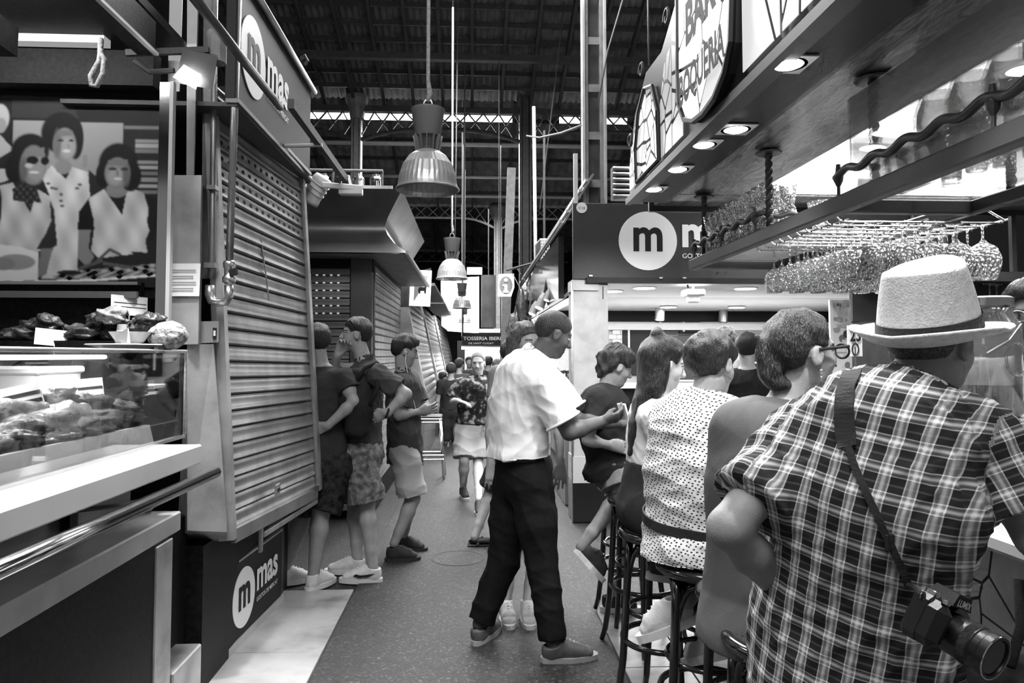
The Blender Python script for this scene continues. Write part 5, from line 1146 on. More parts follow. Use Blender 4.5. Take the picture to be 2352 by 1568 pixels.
# glasses
WG = [(.034, 0), (.034, .003), (.008, .010), (.0042, .02), (.004, .085), (.010, .098), (.03, .115), (.042, .14), (.043, .165), (.034, .21), (.0325, .21), (.0413, .165), (.0403, .141), (.029, .119), (.009, .104), (.0, .102)]
BG = [(.038, 0), (.038, .003), (.008, .010), (.0045, .02), (.0045, .06), (.014, .075), (.045, .095), (.06, .135), (.058, .17), (.042, .215), (.0405, .215), (.0562, .17), (.058, .136), (.044, .099), (.013, .081), (.0, .079)]
TU = [(.028, 0), (.03, .004), (.036, .10), (.0345, .10), (.0285, .01), (.0, .01)]
CP = [(.03, 0), (.034, .006), (.024, .02), (.03, .05), (.042, .12), (.0405, .12), (.0285, .05), (.0, .03)]
protos = {}
def glass(kind, name, label, group, loc, flip=False, sc=1.0, cat='glass'):
    pr = {'w': WG, 'b': BG, 't': TU, 'c': CP}[kind]
    if kind not in protos:
        o = MB().lathe(pr, (0, 0, 0), 20, None, False).build(name, CGL, None, True); protos[kind] = o
    else: o = bpy.data.objects.new(name, protos[kind].data); COL.objects.link(o)
    o.location = loc; o.rotation_euler = (pi if flip else 0, 0, random.random()*6); o.scale = (sc,)*3; return tag(o, label, cat, group)
for i in range(9):
    for k in range(6):
        x, y = 1.40+.104*k, 2.561+.082*i; big = (i < 1 and k > 0)
        glass('b' if big else 'w', 'balloon_glass' if big else 'wine_glass', 'wide balloon glass hanging upside down at the near end of the rack' if big else 'wine glass hanging upside down in the wire rack', 'balloon glasses under the rack' if big else 'wine glasses under the rack', (x, y, ZR-.032), True, 1.0)
for i in range(10):
    for k in range(2):
        for l in range(2): glass('t' if l == 0 else 'c', 'tumbler' if l == 0 else 'goblet', 'short tumbler crowded on the far end of the rack' if l == 0 else 'ribbed goblet stacked above the tumblers on the rack', 'tumblers on the rack' if l == 0 else 'goblets on the rack', (1.36+.095*k, 3.18+.088*i, ZR+.037+.102*l))
for i in range(7): glass('t', 'tumbler', 'tumbler behind the clear panel on the near glass shelf', 'tumblers behind the panel', (1.38+.01*(i % 2), 2.32-.08*i, ZR+.041), False, 1.0)
for i in range(3): glass('b', 'balloon_glass', ['balloon glass farthest behind the clear panel', 'middle balloon glass behind the clear panel', 'balloon glass beside the grey cup behind the panel'][i], 'balloon glasses on the shelf', (1.5, 2.18-.155*i, ZR+.041), False, 1.25)
for i in range(4): glass('t', 'tumbler', 'tumbler at the back row of the near glass shelf', 'back tumblers', (1.62, 2.3-.12*i, ZR+.041), False, 1.0)
CUP = mat('grey_cup', .3, .35, .5, var=.1)
for i, y in enumerate((1.66, 1.5)):
    o = part('mixing_cup', CUP, None, lambda b: b.lathe([(.045, 0), (.048, .005), (.062, .19), (.058, .19), (.045, .012), (.0, .012)], (1.44, y, ZR+.041), 28)); tag(o, ['grey metal mixing cup beside the balloon glasses', 'grey metal mixing cup at the frame edge of the rack'][i], 'cup')
    c = np.array((1.44, y, ZR+.23)); part('paper_slip', PAPER, o, lambda b: b.box(c+(-.04, .03, .01), (.05, .003, .04)))
m_ = glass('c', 'beer_mug', 'glass mug standing at the corner of the rack', 'mugs', (1.62, 3.22, ZR+.037), False, 1.25)
DG = glassmat('dark_bottle', 0, 1.5, .12); LAB = mat('bottle_label', .35, .7, var=.4, vs=40)
def bottle(label, loc, m=DG, sc=1.0, lab=True, group=None):
    t = thing('bottle', label, 'bottle', loc, group); x, y, z = loc
    part('body', m, t, lambda b: b.lathe([(.0, 0), (.036*sc, .0), (.038*sc, .01), (.038*sc, .17*sc), (.03*sc, .2*sc), (.014*sc, .23*sc), (.013*sc, .29*sc), (.0, .29*sc)], loc, 16), True)
    part('cap', INK, t, lambda b: b.lathe([(.015*sc, .27*sc), (.015*sc, .305*sc)], loc, 12))
    if lab: part('label_band', LAB, t, lambda b: b.lathe([(.0385*sc, .05*sc), (.0385*sc, .13*sc)], loc, 16, None, False))
    return t
for i, (px, m) in enumerate(((2096, glassmat('pale_bottle', 0, 1.45, .8)), (2128, DG), (2162, glassmat('pale_bottle')), (2066, DG))):
    p = aY(px, 594, 4.15); bottle(['pale liquor bottle beside the hanging glasses', 'dark liquor bottle in the middle of the far beam', 'labelled liquor bottle next to the twisted rod', 'small dark bottle behind the balloon glass'][i], (p[0], 4.15, ZR+.012), m, 1.0 if i < 3 else .8)
r2 = thing('stem_rack', 'dark beam of hanging stem glasses behind the hat', 'rack', (3.1, 4.4, 2.0)); part('beam', RACK, r2, lambda b: b.box((3.1, 4.4, 2.02), (1.2, .3, .06))); part('back_beam', RACK, r2, lambda b: b.box((3.1, 4.56, 1.9), (1.2, .04, .3)))
part('rod', RACK, r2, lambda b: b.box((3.5, 4.4, 2.25), (.03, .03, .43)))
for i in range(9): glass('w', 'wine_glass', 'stem glass hanging behind the straw hat', 'stem glasses behind the hat', (2.78+.085*i, 4.34+.05*(i % 2), 1.985), True)

# ------------------------------------------------------------------ the mas shop across the back
rsn = thing('shop_sign', 'wide dark shop sign with white m disc behind the glass rack', 'sign', (3, 6.5, 2.23))
part('panel', mat('sign_grey_lit', .034, .5, var=.08, spec=.3), rsn, lambda b: b.box((3.3, 6.54, 2.585), (4.74, .07, .71), bev=.004)); logo(rsn, aY(1488, 553, 6.497)+(0, 0, 0), (1, 0, 0), ZD, .275, DARKG)  # panel: lighter copy of the sign grey, light put into the colour
part('sticker', mat('logo_white'), rsn, lambda b: disc(b, aY(1336, 477, 6.5), (1, 0, 0), ZD, .05, .05, .004)); part('lower_track', INK, rsn, lambda b: b.box((3.3, 6.5, 2.22), (4.5, .06, .05))); q0 = aY(1328, 480, 6.49); lettering('sticker_words', '37-38', q0, (1, 0, 0), ZD, .064, .022, mat('print_grey'), rsn, .01)
for i, (px, py) in enumerate(((1357, 633), (1518, 638), (1572, 638))): part('clip', GALV, rsn, lambda b: b.box(aY(px, py, 6.46), (.03, .02, .012)))
pil = thing('pillar', 'pale square pillar with white band and black base at the shop corner', 'pillar', (1.1, 6.7, 0)); pil['kind'] = 'structure'
part('shaft', mat('pillar_plaster', .5, .7, ramp=[(.35, .42), (.5, .52), (.65, .58)], vs=5, bump=.1, bs=50), pil, lambda b: b.box((1.1, 6.72, 1.41), (.33, .3, 1.64), bev=.004)); part('white_band', mat('white_enamel'), pil, lambda b: b.box((1.3, 6.7, .475), (.75, .32, .24))); part('black_base', mat('gloss_black', .015, .12), pil, lambda b: b.box((1.3, 6.7, .18), (.75, .31, .36))); part('edge_strip', STEEL, pil, lambda b: b.box((.925, 6.56, 1.1), (.02, .02, 2.2))); part('crack', INK, pil, lambda b: b.box(aY(1385, 672, 6.568), (.008, .006, .12)))
part('header', mat('pillar_plaster'), pil, lambda b: b.box((1.05, 6.69, 2.18), (.25, .31, .1)))
sh = thing('shop_interior', 'bright shop interior with white stepped ceiling behind the bar', 'shop', (3.4, 9, 0))
SHW = mat('shop_white', .8, .6, var=.03)
part('ceiling_near', SHW, sh, lambda b: b.box((3.6, 7.6, 2.26), (4.6, 2.1, .03))); part('ceiling_slope', mat('shop_grey', .5, .6), sh, lambda b: b.plate([(1.3, 8.66, 2.255), (5.9, 8.66, 2.255), (5.9, 11.3, 2.235), (1.3, 11.3, 2.235)], .02)); part('bulkhead', BLACKP, sh, lambda b: b.box((3.8, 11.3, 2.15), (5.0, .12, .17))); part('light_band', SHW, sh, lambda b: b.box((3.8, 11.5, 2.0), (5.0, .1, .12)))
part('back_wall', mat('shop_wall', .42, .7, var=.1), sh, lambda b: b.box((3.8, 12, 1.1), (5.0, .1, 2.2)))
part('counter', mat('gloss_black', .02, .12), sh, lambda b: b.box((3.4, 9.6, .55), (3.6, .7, 1.1), bev=.01)); part('counter_top', SHW, sh, lambda b: b.box((3.4, 9.55, 1.12), (3.7, .85, .04)))
part('shelf_unit', mat('shelf_dark', .05, .4), sh, lambda b: b.box((4.4, 11.85, 1.4), (2.6, .15, .9)))
for k in range(3): part('shelf_edge', SHW, sh, lambda b: b.box((4.4, 11.76, 1.1+.3*k), (2.6, .04, .03)))
TIL = mat('white_tile', .75, .2); tl0 = None
for i in range(8):
    for k in range(5):
        c = (aY(1402, 740, 11.93)[0]+.04+.135*k+(.065 if i % 2 else 0), 11.935, 1.99-.078*i)
        if tl0 is None: tl0 = part('tile', TIL, sh, lambda b: b.box((0, 0, 0), (.128, .02, .071), bev=.004)); tl0.data.transform(Matrix.Translation(WL[sh])); tl0.location = Vector(c)-WL[sh]
        else: share(tl0, 'tile', sh, c)
for i, (x0, x1, y0, y1) in enumerate(((1430, 1500, 745, 860), (1505, 1560, 735, 760), (1560, 1607, 730, 765), (1560, 1607, 770, 800))):
    a, c = aY(x0, y1, 11.9), aY(x1, y0, 11.9); part('black_board', INK, sh, lambda b: b.box(((a+c)/2), (c[0]-a[0], .04, c[2]-a[2]))); part('board_trim', SHW, sh, lambda b: b.box(((a[0]*.8+c[0]*.2), 11.87, (a[2]+c[2])/2), (.03, .02, (c[2]-a[2])*.8)))
light('shop_light', 'AREA', (3.2, 8.6, 2.2), 130, rot=(0, 0, 0), size=4, size_y=3.5, parent=sh)
for i, (px, py, Y) in enumerate(((1480, 659, 7.4), (1712, 664, 7.4), (1535, 708, 10.2), (1692, 713, 10.2), (1406, 667, 7.8), (1952, 671, 7.4))):
    c = aY(px, py, Y); c[2] = 2.238 if Y < 9 else 2.225; t = thing('recessed_lamp', ['round lamp in the shop ceiling near the pillar top', 'round lamp in the shop ceiling right of the projector', 'far round lamp in the shop ceiling above the hair bun', 'far round lamp above the dotted shirt boy', 'round lamp half hidden behind the pillar', 'round lamp in the shop ceiling near the hat'][i], 'ceiling lamp', c)
    part('rim', WP, t, lambda b: b.lathe([(.13, .01), (.13, 0), (.11, -.006)], c, 24)); part('diffuser', mat('lamp_glow', 1, .4, emit=7), t, lambda b: b.lathe([(.001, -.012), (.11, -.008)], c, 24, None, False))
pj = thing('projector', 'white projector hanging from the shop sign track', 'projector', aY(1592, 690, 7.1)); c = aY(1592, 673, 7.1)
part('body', WP, pj, lambda b: b.box(c, (.2, .2, .07), bev=.015)); part('drum', mat('sign_pale'), pj, lambda b: b.lathe([(.05, -.1), (.065, -.09), (.068, -.03)], c, 20)); part('stem', WP, pj, lambda b: b.box(c+(0, 0, .09), (.02, .02, .16))); part('cable', INK, pj, lambda b: b.tube([c+(-.05, 0, .05), c+(-.06, 0, .1), c+(-.1, 0, .16)], .01, 6)); part('vent', mat('print_grey'), pj, lambda b: b.box(c+(.06, -.101, 0), (.05, .004, .04)))
for i, (px, py, Y) in enumerate(((1515, 735, 10.5), (1660, 740, 11))):
    c = aY(px, py, Y); t = thing('track_spot', ['lit metal track spot above the girl\'s hair bun', 'small dark track spot above the boy in dots'][i], 'spotlight', c); part('can', STEEL, t, lambda b: b.lathe([(.05, .24), (.07, .22), (.075, .0), (.06, .0), (.055, .1)], c, 18, (.1, .1, 1))); part('stem', IRON, t, lambda b: b.box(c+(.03, .03, .3), (.025, .025, .2)))
    if i == 0: part('lens', mat('lit_lens'), t, lambda b: b.lathe([(.001, .0), (.06, .005)], c, 18, (.1, .1, 1), False))
vd = thing('ribbed_duct', 'pale ribbed duct above the dark shop sign', 'duct', (1.4, 6.8, 2.95)); a, c = aY(1406, 458, 6.8), aY(1460, 385, 6.8)
for k in range(6): z = a[2]+.02+(c[2]-a[2]-.02)*k/5.5; part('rib', STEEL, vd, lambda b: b.tube([(a[0], 6.75, z), (c[0]+.3, 6.75, z)], .024, 8), True)
part('bracket', IRON_L, vd, lambda b: b.box(((a[0]+c[0])/2+.1, 6.68, 3.0), (.05, .3, .16))); part('core', IRON_L, vd, lambda b: b.box(((a[0]+c[0])/2+.15, 6.82, (a[2]+c[2])/2), (c[0]-a[0]+.3, .1, c[2]-a[2])))
for i in range(9):
    p = aY(1288+3.2*i, 880-14*(i % 3), 7.6+.12*(i % 4)); bottle('small bottle on the lit stall counter behind the waiter', (p[0], p[1], 1.1), glassmat('pale_bottle') if i % 2 else DG, .85, True, 'bottles on the lit stall counter')

# ------------------------------------------------------------------ the bar counter
bc = thing('bar_counter', 'dark bar counter with pale broken tile front', 'bar counter', (1.6, 2.3, 0))
part('top', mat('bar_top', .5, .2, var=.15, vs=4), bc, lambda b: b.box((1.58, 2.3, 1.06), (.56, 4.2, .05), bev=.012)); part('body', mat('grout_dark', .03, .8), bc, lambda b: b.box((1.66, 2.3, .52), (.5, 4.1, 1.04)))
r = np.random.default_rng(4); cl_ = mat('mosaic_tile', .42, .25, var=.2, vs=9)
rect = [(.6, .12), (2.6, .12), (2.6, 1.0), (.6, 1.0)]
for c in cells(rect, [tuple(np.array((.6, .12))+np.array((2.0, .88))*r.random(2)) for _ in range(120)], .004): part('mosaic_piece', cl_, bc, lambda b: b.plate([(1.408, y, z) for y, z in c], .007))
part('foot_rail', CHROME, bc, lambda b: b.tube([(1.3, .3, .22), (1.3, 4.3, .22)], .02, 10), True)
for y in (1.0, 2.3, 3.6): part('rail_bracket', CHROME, bc, lambda b: b.tube([(1.3, y, .22), (1.42, y, .22)], .012, 8))
tp = thing('tapas_case', 'low dark glass tapas case standing on the bar', 'display case', (1.75, 2.0, 1.085)); part('base', INK, tp, lambda b: b.box((1.74, 2.0, 1.105), (.2, 1.7, .04))); part('pane', PANE, tp, lambda b: b.box((1.645, 2.0, 1.22), (.006, 1.7, .19))); part('top', mat('counter_grey'), tp, lambda b: b.box((1.75, 2.0, 1.325), (.24, 1.74, .02)))
for k in range(9): part('slat', IRON, tp, lambda b: b.box((1.845, 1.3+.17*k, 1.22), (.01, .03, .19)))
# ------------------------------------------------------------------ bentwood bar stools
BENT = mat('black_lacquer', .012, .16, var=.3, vs=30, coat=.6); CANE = mat('pressed_seat', .035, .35, bump=1.0, bs=120, var=.5, vs=80)
def stool_proto(label):
    t = thing('bar_stool', label, 'bar stool', (0, 0, 0), 'black bentwood bar stools along the bar')
    st = part('seat', CANE, t, lambda b: b.lathe([(.0, .735), (.165, .735), (.168, .762), (.155, .764), (.0, .757)], n=32)); autosmooth(st)
    part('seat_rim', BENT, t, lambda b: b.tube([(.172*cos(a), .172*sin(a), .745) for a in np.linspace(0, 2*pi, 40, False)], .02, 10, closed=True), True)
    for k in range(4):
        a = pi/4+k*pi/2; ca, sa = cos(a), sin(a); R = lambda r, z: (r*ca, r*sa, z)
        part('leg', BENT, t, lambda b: b.tube([R(.150, .735), R(.158, .6), R(.168, .42), R(.182, .22), R(.205, .06), R(.225, .0)], [.018, .017, .0165, .016, .015, .013], 10), True)
        a2 = a+pi/2; P0, P1 = np.array((.152*ca, .152*sa, .56)), np.array((.152*cos(a2), .152*sin(a2), .56))
        part('arch_brace', BENT, t, lambda b: b.tube([P0+(P1-P0)*s+np.array((0, 0, .145*(1-(2*s-1)**4)))+np.array((cos(a+pi/4), sin(a+pi/4), 0))*.03*sin(pi*s) for s in np.linspace(0, 1, 15)], .010, 8), True)
        part('leg_brace', BENT, t, lambda b: b.tube([R(.16, .60), R(.13, .66), R(.10, .72)], .012, 8), True)
    part('foot_ring', BENT, t, lambda b: b.tube([(.175*cos(a), .175*sin(a), .30) for a in np.linspace(0, 2*pi, 40, False)], .0125, 8, closed=True), True)
    part('upper_ring', BENT, t, lambda b: b.tube([(.150*cos(a), .150*sin(a), .42) for a in np.linspace(0, 2*pi, 40, False)], .010, 8, closed=True), True)
    return t
sp_ = stool_proto('bar stool under the wavy-haired boy, farthest along the bar')
STOOLS = [((.93, 4.19), 'bar stool under the wavy-haired boy, farthest along the bar'), ((.915, 3.80), 'bar stool standing just in front of the wavy-haired boy'), ((.83, 3.10), 'bar stool under the long-haired girl in a white shirt'), ((.87, 2.62), 'bar stool under the boy in the dotted shirt'), ((.92, 2.30), 'empty-edged bar stool between the dotted boy and the woman with glasses'), ((.875, 1.93), 'bar stool under the woman with glasses'), ((.98, 1.42), 'bar stool under the man in the straw hat')]
for i, ((x, y), lb) in enumerate(STOOLS):
    o = sp_ if i == 0 else copy_tree(sp_); o.location = (x, y, .008); o.rotation_euler = (0, 0, .35*i+.2); o['label'] = lb
def lerp(a, b, t): return V3(a)+(V3(b)-V3(a))*t
class Fig: pass
def person(label, pel, neck, hd, head, hh, hs=1.0, skin=.35, h=.007, build=1.0, depth=1.0, arm=1.0, leg=1.0, sh=.185, hip=.085, J=None, hands=None, brow=.03,
           stubble=0, jaw=1.0, nose=1.0, slim=1.0, group=None, legs=True, arms=True, shslope=.055, twist=0.0, neckr=.052, chest=1.0):
    J = J or {}; hands = hands or {}; F = Fig(); R = frame(hd); F.R = R; F.Rs = frame(hd+twist); F.pel, F.neck, F.hd = V3(pel), V3(neck), hd
    rt, fw = R[:, 0], R[:, 1]; rs = F.Rs[:, 0]
    F.J = {}
    for s, n in ((-1, 'L'), (1, 'R')):
        F.J[n+'sh'] = F.neck+rs*s*sh-np.array((0, 0, shslope)); F.J[n+'hip'] = F.pel+rt*s*hip-np.array((0, 0, .03))
        F.J[n+'el'] = F.J[n+'sh']+rs*s*.05-np.array((0, 0, .29)); F.J[n+'wr'] = F.J[n+'el']+fw*.06-np.array((0, 0, .25))
        F.J[n+'kn'] = F.J[n+'hip']+fw*.01-np.array((0, 0, .43)); F.J[n+'an'] = F.J[n+'kn']-fw*.02-np.array((0, 0, .41))
    for k, v in J.items(): F.J[k] = V3(v)
    j = F.J; F.b, F.dp, F.arm, F.leg = build, depth, arm, leg; F.head, F.hs, F.HR, F.slim = V3(head), hs, frame(*hh), slim
    sp = J.get('spine'); F.mid = lerp(pel, neck, .45) if sp is None else V3(sp)
    F.sp = [F.pel, lerp(F.pel, F.mid, .65), lerp(F.mid, F.neck, .12), lerp(F.mid, F.neck, .6), F.neck]
    b, d = build, depth
    F.rad = [(.165*b, .118*b*d), (.15*b, .108*b*d), (.16*b, .115*b*d), (.168*b*chest, .115*b*d), (.075*b*chest, .062*b)]
    F.side = [rt, lerp(rt, rs, .35), lerp(rt, rs, .7), rs, rs]
    pts = [F.pel, F.neck, F.head] + [j[n+x] for n in 'LR' for x in (('sh', 'el', 'wr') if arms else ('sh',))+(('hip', 'kn', 'an') if legs else ('hip',))]
    A = np.array(pts); S = Skin(A.min(0)-.2, A.max(0)+.2, h)
    S.loft(F.sp, [(x-.008, y-.008) for x, y in F.rad], F.side, 0, flat=(False, True))
    S.cone(j['Lsh'], j['Rsh'], .058*b, .058*b, .06)
    S.cone(F.neck-np.array((0, 0, .02)), F.head+F.HR @ np.array((0, -.022, -.06))*hs, (neckr+.007)*hs, neckr*hs, .035)
    head_skin(S, F.head, F.HR, hs, jaw, nose, slim)
    for n in 'LR':
        if arms:
            a = arm
            S.path([j[n+'sh'], lerp(j[n+'sh'], j[n+'el'], .5), j[n+'el']], [.053*a, .048*a, .038*a], .035)
            S.path([j[n+'el'], lerp(j[n+'el'], j[n+'wr'], .3), j[n+'wr']], [.037*a, .039*a, .026*a], .02)
            hk = dict(side=(1 if n == 'R' else -1), palm=-fw, curl=.35); hk.update(hands.get(n, {}))
            if hk.pop('make', True): hand(S, j[n+'wr'], j[n+'el'], sc=hk.pop('sc', hs), **hk)
        if legs:
            l = leg
            S.path([j[n+'hip'], lerp(j[n+'hip'], j[n+'kn'], .5), j[n+'kn']], [.085*l, .075*l, .055*l], .03)
            cal = lerp(j[n+'kn'], j[n+'an'], .3); S.path([j[n+'kn'], cal, lerp(j[n+'kn'], j[n+'an'], .75), j[n+'an']], [.052*l, .058*l, .04*l, .036*l], .02)
    Vt, Fc = S.mesh(); col = np.full(len(Vt), skin, float); head_paint(Vt, col, F.head, F.HR, hs, skin, brow, .72, slim, stubble)
    F.V = Vt
    m = mat('skin_%02d' % round(skin*100), skin, .5, attr='Col', var=.08, vs=30, bump=.12, bs=220, spec=.35)
    F.o = meshobj('person', Vt, Fc, m, None, True); setcol(F.o, col); tag(F.o, label, 'person', group)
    return F
def P_(F, x, y, z): return F.head+F.HR @ (np.array((x, y, z), float)*F.hs)
def wrap(o, c, axis, right, w, t, m, name, parent, n=56, lift=.003):
    """band wrapped round a garment, following its surface"""
    V = np.array([v.co[:] for v in o.data.vertices])+np.array(WL[o]); bv = BVHTree.FromPolygons([Vector(p) for p in V], [tuple(p.vertices) for p in o.data.polygons])
    axis = unit(axis); r0 = unit(V3(right)-axis*(V3(right) @ axis)); f0 = np.cross(axis, r0); P = []
    for k in range(n):
        d = r0*cos(2*pi*k/n)+f0*sin(2*pi*k/n); h, nr, i, ds = bv.ray_cast(Vector(V3(c)+d*.6), Vector(-d)); P.append((np.array(h), d) if h is not None and np.linalg.norm(np.array(h)-V3(c)) < .45 else None)
    rr = np.array([np.linalg.norm(p[0]-V3(c)) if p else .16 for p in P])
    for _ in range(2): rr = np.maximum(rr, (np.roll(rr, 1)+np.roll(rr, -1))/2)
    b = MB()
    for k in range(n):
        d = r0*cos(2*pi*k/n)+f0*sin(2*pi*k/n)
        for a, e in ((-w, lift), (w, lift), (w, lift+t), (-w, lift+t)): b.v.append(tuple(V3(c)+d*(rr[k]+e)+axis*a))
    for k in range(n):
        for i in range(4): b.f.append((4*k+i, 4*k+(i+1) % 4, 4*((k+1) % n)+(i+1) % 4, 4*((k+1) % n)+i))
    return b.build(name, m, parent, False)
def shirt(F, m, t=.014, hem=None, hemdir=None, sl=.62, slr=1.0, amp=.006, wave=.1, seed=1, h=None, name='shirt', loose=0.0, collar=False, neckline=.0, smooth=1, uv=False, cuffs=None, hemout=0.0):
    h = h or .008; j = F.J; b = F.b; A = np.array([F.pel, F.neck, j['Lsh'], j['Rsh'], lerp(j['Lsh'], j['Lel'], sl), lerp(j['Rsh'], j['Rel'], sl)]+([] if hem is None else [hem]))
    S = Skin(A.min(0)-.24, A.max(0)+.2, h)
    sp = list(F.sp); rad = [(x+t+loose*.5, y+t+loose) for x, y in F.rad]; side = list(F.side)
    rad[-1] = (F.rad[-1][0]+.004, F.rad[-1][1]+.004); rad[0] = (rad[0][0]+hemout, rad[0][1]+hemout)
    if hem is not None: sp = [V3(hem)]+sp; rad = [(rad[0][0]+hemout, rad[0][1]+hemout)]+rad; side = [side[0]]+side
    S.loft(sp, rad, side, 0, flat=(False, True)); S.cone(j['Lsh'], j['Rsh'], .058*b+t*.8, .058*b+t*.8, .06)
    if sl > 0:
        for n in 'LR':
            e = lerp(j[n+'sh'], j[n+'el'], sl); S.cone(j[n+'sh'], e, (.056*F.arm+t)*1.02, (.052*F.arm+t)*slr, .03, caps=True)
    if collar:
        up = unit(F.head-F.neck); S.cone(F.neck-up*.01, F.neck+up*.045, .075*b, .066*b, .012, caps=True)
        S.cone(F.neck+up*.02, F.neck+up*.10, .064*b, .056*b, .002, mode='cut')
    up = unit(F.neck-F.mid)
    if neckline: S.ell(F.neck+up*.035+F.Rs[:, 1]*.02, (.085*b, .085*b, neckline), None, .008, 'cut')
    hp = F.pel if hem is None else V3(hem); hd_ = unit(F.mid-F.pel) if hemdir is None else unit(hemdir)
    bo = hp; S.half(bo, -hd_)
    Vt, Fc = S.mesh()
    if smooth: Vt = smoothen(Vt, Fc, smooth)
    if amp: Vt = folds(folds(Vt, Fc, amp*.8, wave, seed), Fc, amp*.4, wave*.42, seed+50, tilt=.9)
    o = meshobj(name, Vt, Fc, m, F.o, True)
    if uv:
        U = np.zeros((len(Vt), 3)); sp_ = np.array(F.sp); ax = unit(F.neck-F.pel); rt = unit(F.side[2]-ax*(F.side[2] @ ax)); fd = np.cross(ax, rt)
        q = Vt-F.mid; x, y, z = q @ rt, q @ fd, q @ ax
        U[:, 0] = x*1.08; U[:, 1] = z
        dt = np.abs(x)
        for n, sgn in (('L', -1), ('R', 1)):
            a, e = j[n+'sh'], j[n+'el']; d = unit(e-a); w = Vt-a; tt = w @ d; rr = np.linalg.norm(w-np.outer(tt, d), axis=1)
            msk = (tt > -.02) & (rr < .1*max(1, F.arm)) & (x*sgn > (sgn*(j[n+'sh']-F.mid) @ rt)*sgn*0+.150*b)
            s0 = unit(rt-d*(rt @ d)); s1 = np.cross(d, s0)
            U[msk, 0] = (np.arctan2((w @ s1)[msk], (w @ s0)[msk]))*.075; U[msk, 1] = tt[msk]
        setvec(o, U, 'cloth')
    return o
def trousers(F, m, end=1.0, t=.014, amp=.005, wave=.12, seed=2, name='trousers', flare=1.0, h=.008, top=.06, waist=True, loose=0.0, smooth=1, uv=False):
    """end 0..1 along the thigh, 1..2 along the shin"""
    j = F.J; E = {n: (lerp(j[n+'hip'], j[n+'kn'], end) if end <= 1 else lerp(j[n+'kn'], j[n+'an'], end-1)) for n in 'LR'}
    A = np.array([F.pel, F.pel+unit(F.mid-F.pel)*top, *E.values(), j['Lkn'], j['Rkn']] if end > 1 else [F.pel, F.pel+unit(F.mid-F.pel)*top, *E.values()])
    S = Skin(A.min(0)-.24, A.max(0)+.24, h); l = F.leg; ax = unit(F.mid-F.pel)
    S.loft([F.pel-ax*.03, F.pel, F.pel+ax*(top+.02)], [(F.rad[0][0]*.9+t, F.rad[0][1]*.95+t), (F.rad[0][0]+t*.7, F.rad[0][1]+t*.7), (F.rad[1][0]+t*.6, F.rad[1][1]+t*.6)], F.side[0], 0)
    for n in 'LR':
        hp, kn, an = j[n+'hip'], j[n+'kn'], j[n+'an']
        if end <= 1: S.cone(hp, E[n], .092*l+t, (.078*l+t)*flare+loose, .04, caps=True)
        else:
            S.path([hp, lerp(hp, kn, .5), kn], [.092*l+t, .084*l+t, .066*l+t+loose*.5], .04)
            S.cone(kn, E[n], .066*l+t+loose*.5, (.05*l+t)*flare+loose, .02, caps=True)
    S.half(F.pel+ax*top, ax)
    Vt, Fc = S.mesh()
    if smooth: Vt = smoothen(Vt, Fc, smooth)
    if amp: Vt = folds(Vt, Fc, amp, wave, seed, up=(0, 0, 1), tilt=.9)
    return meshobj(name, Vt, Fc, m, F.o, True)
def strands(Vt, Fc, c, R, amp=.004, n=38, seed=0, axis=2, wav=0.0):
    """comb lines through a hair mass, turning round the head's axis"""
    q = (Vt-V3(c)) @ R; r = np.random.default_rng(seed); N = normals(Vt, Fc)
    a = np.arctan2(q[:, 0], q[:, 1]) if axis == 2 else (np.arctan2(q[:, 0], q[:, 2]) if axis == 1 else np.arctan2(q[:, 2], q[:, 1]))
    z = q[:, axis]
    w = np.zeros(len(Vt))
    for k in range(6):
        d = r.normal(size=3); d /= np.linalg.norm(d); f_ = 40+55*r.random(); w += np.sin(q @ d*f_+2*np.sin(q @ np.roll(d, 1)*f_*.6+r.random()*6)+r.random()*6)*.5
    st = .7*np.sin(a*n+3*np.sin(z*22+r.random()*6)+wav*np.sin(z*60)+2*np.sin(a*3.3))+.6*np.sin(a*n*.43+4*np.sin(z*13+1)+2)
    return Vt+N*(amp*(w+.5*st)/1.6)[:, None]
def hair(F, fn, m, h=.006, amp=.004, n=38, seed=0, axis=2, name='hair', box=None, wav=0.0, smooth=0):
    lo, hi = (F.head-.2, F.head+.2) if box is None else box
    S = Skin(lo, hi, h); fn(S, F.head, F.HR, F.hs); Vt, Fc = S.mesh()
    if smooth: Vt = smoothen(Vt, Fc, smooth)
    if amp: Vt = strands(Vt, Fc, F.head, F.HR, amp*F.hs, n, seed, axis, wav)
    return meshobj(name, Vt, Fc, m, F.o, True)
def hairmat(name, v, rough=.42, s=(6, 6, 1.2), hi=2.2):
    return mat(name, v, rough, var=0, ramp=[(.35, v*.5), (.52, v), (.7, v*hi)], vs=42, stretch=s, bump=.8, bs=60, spec=.5, vdetail=3)
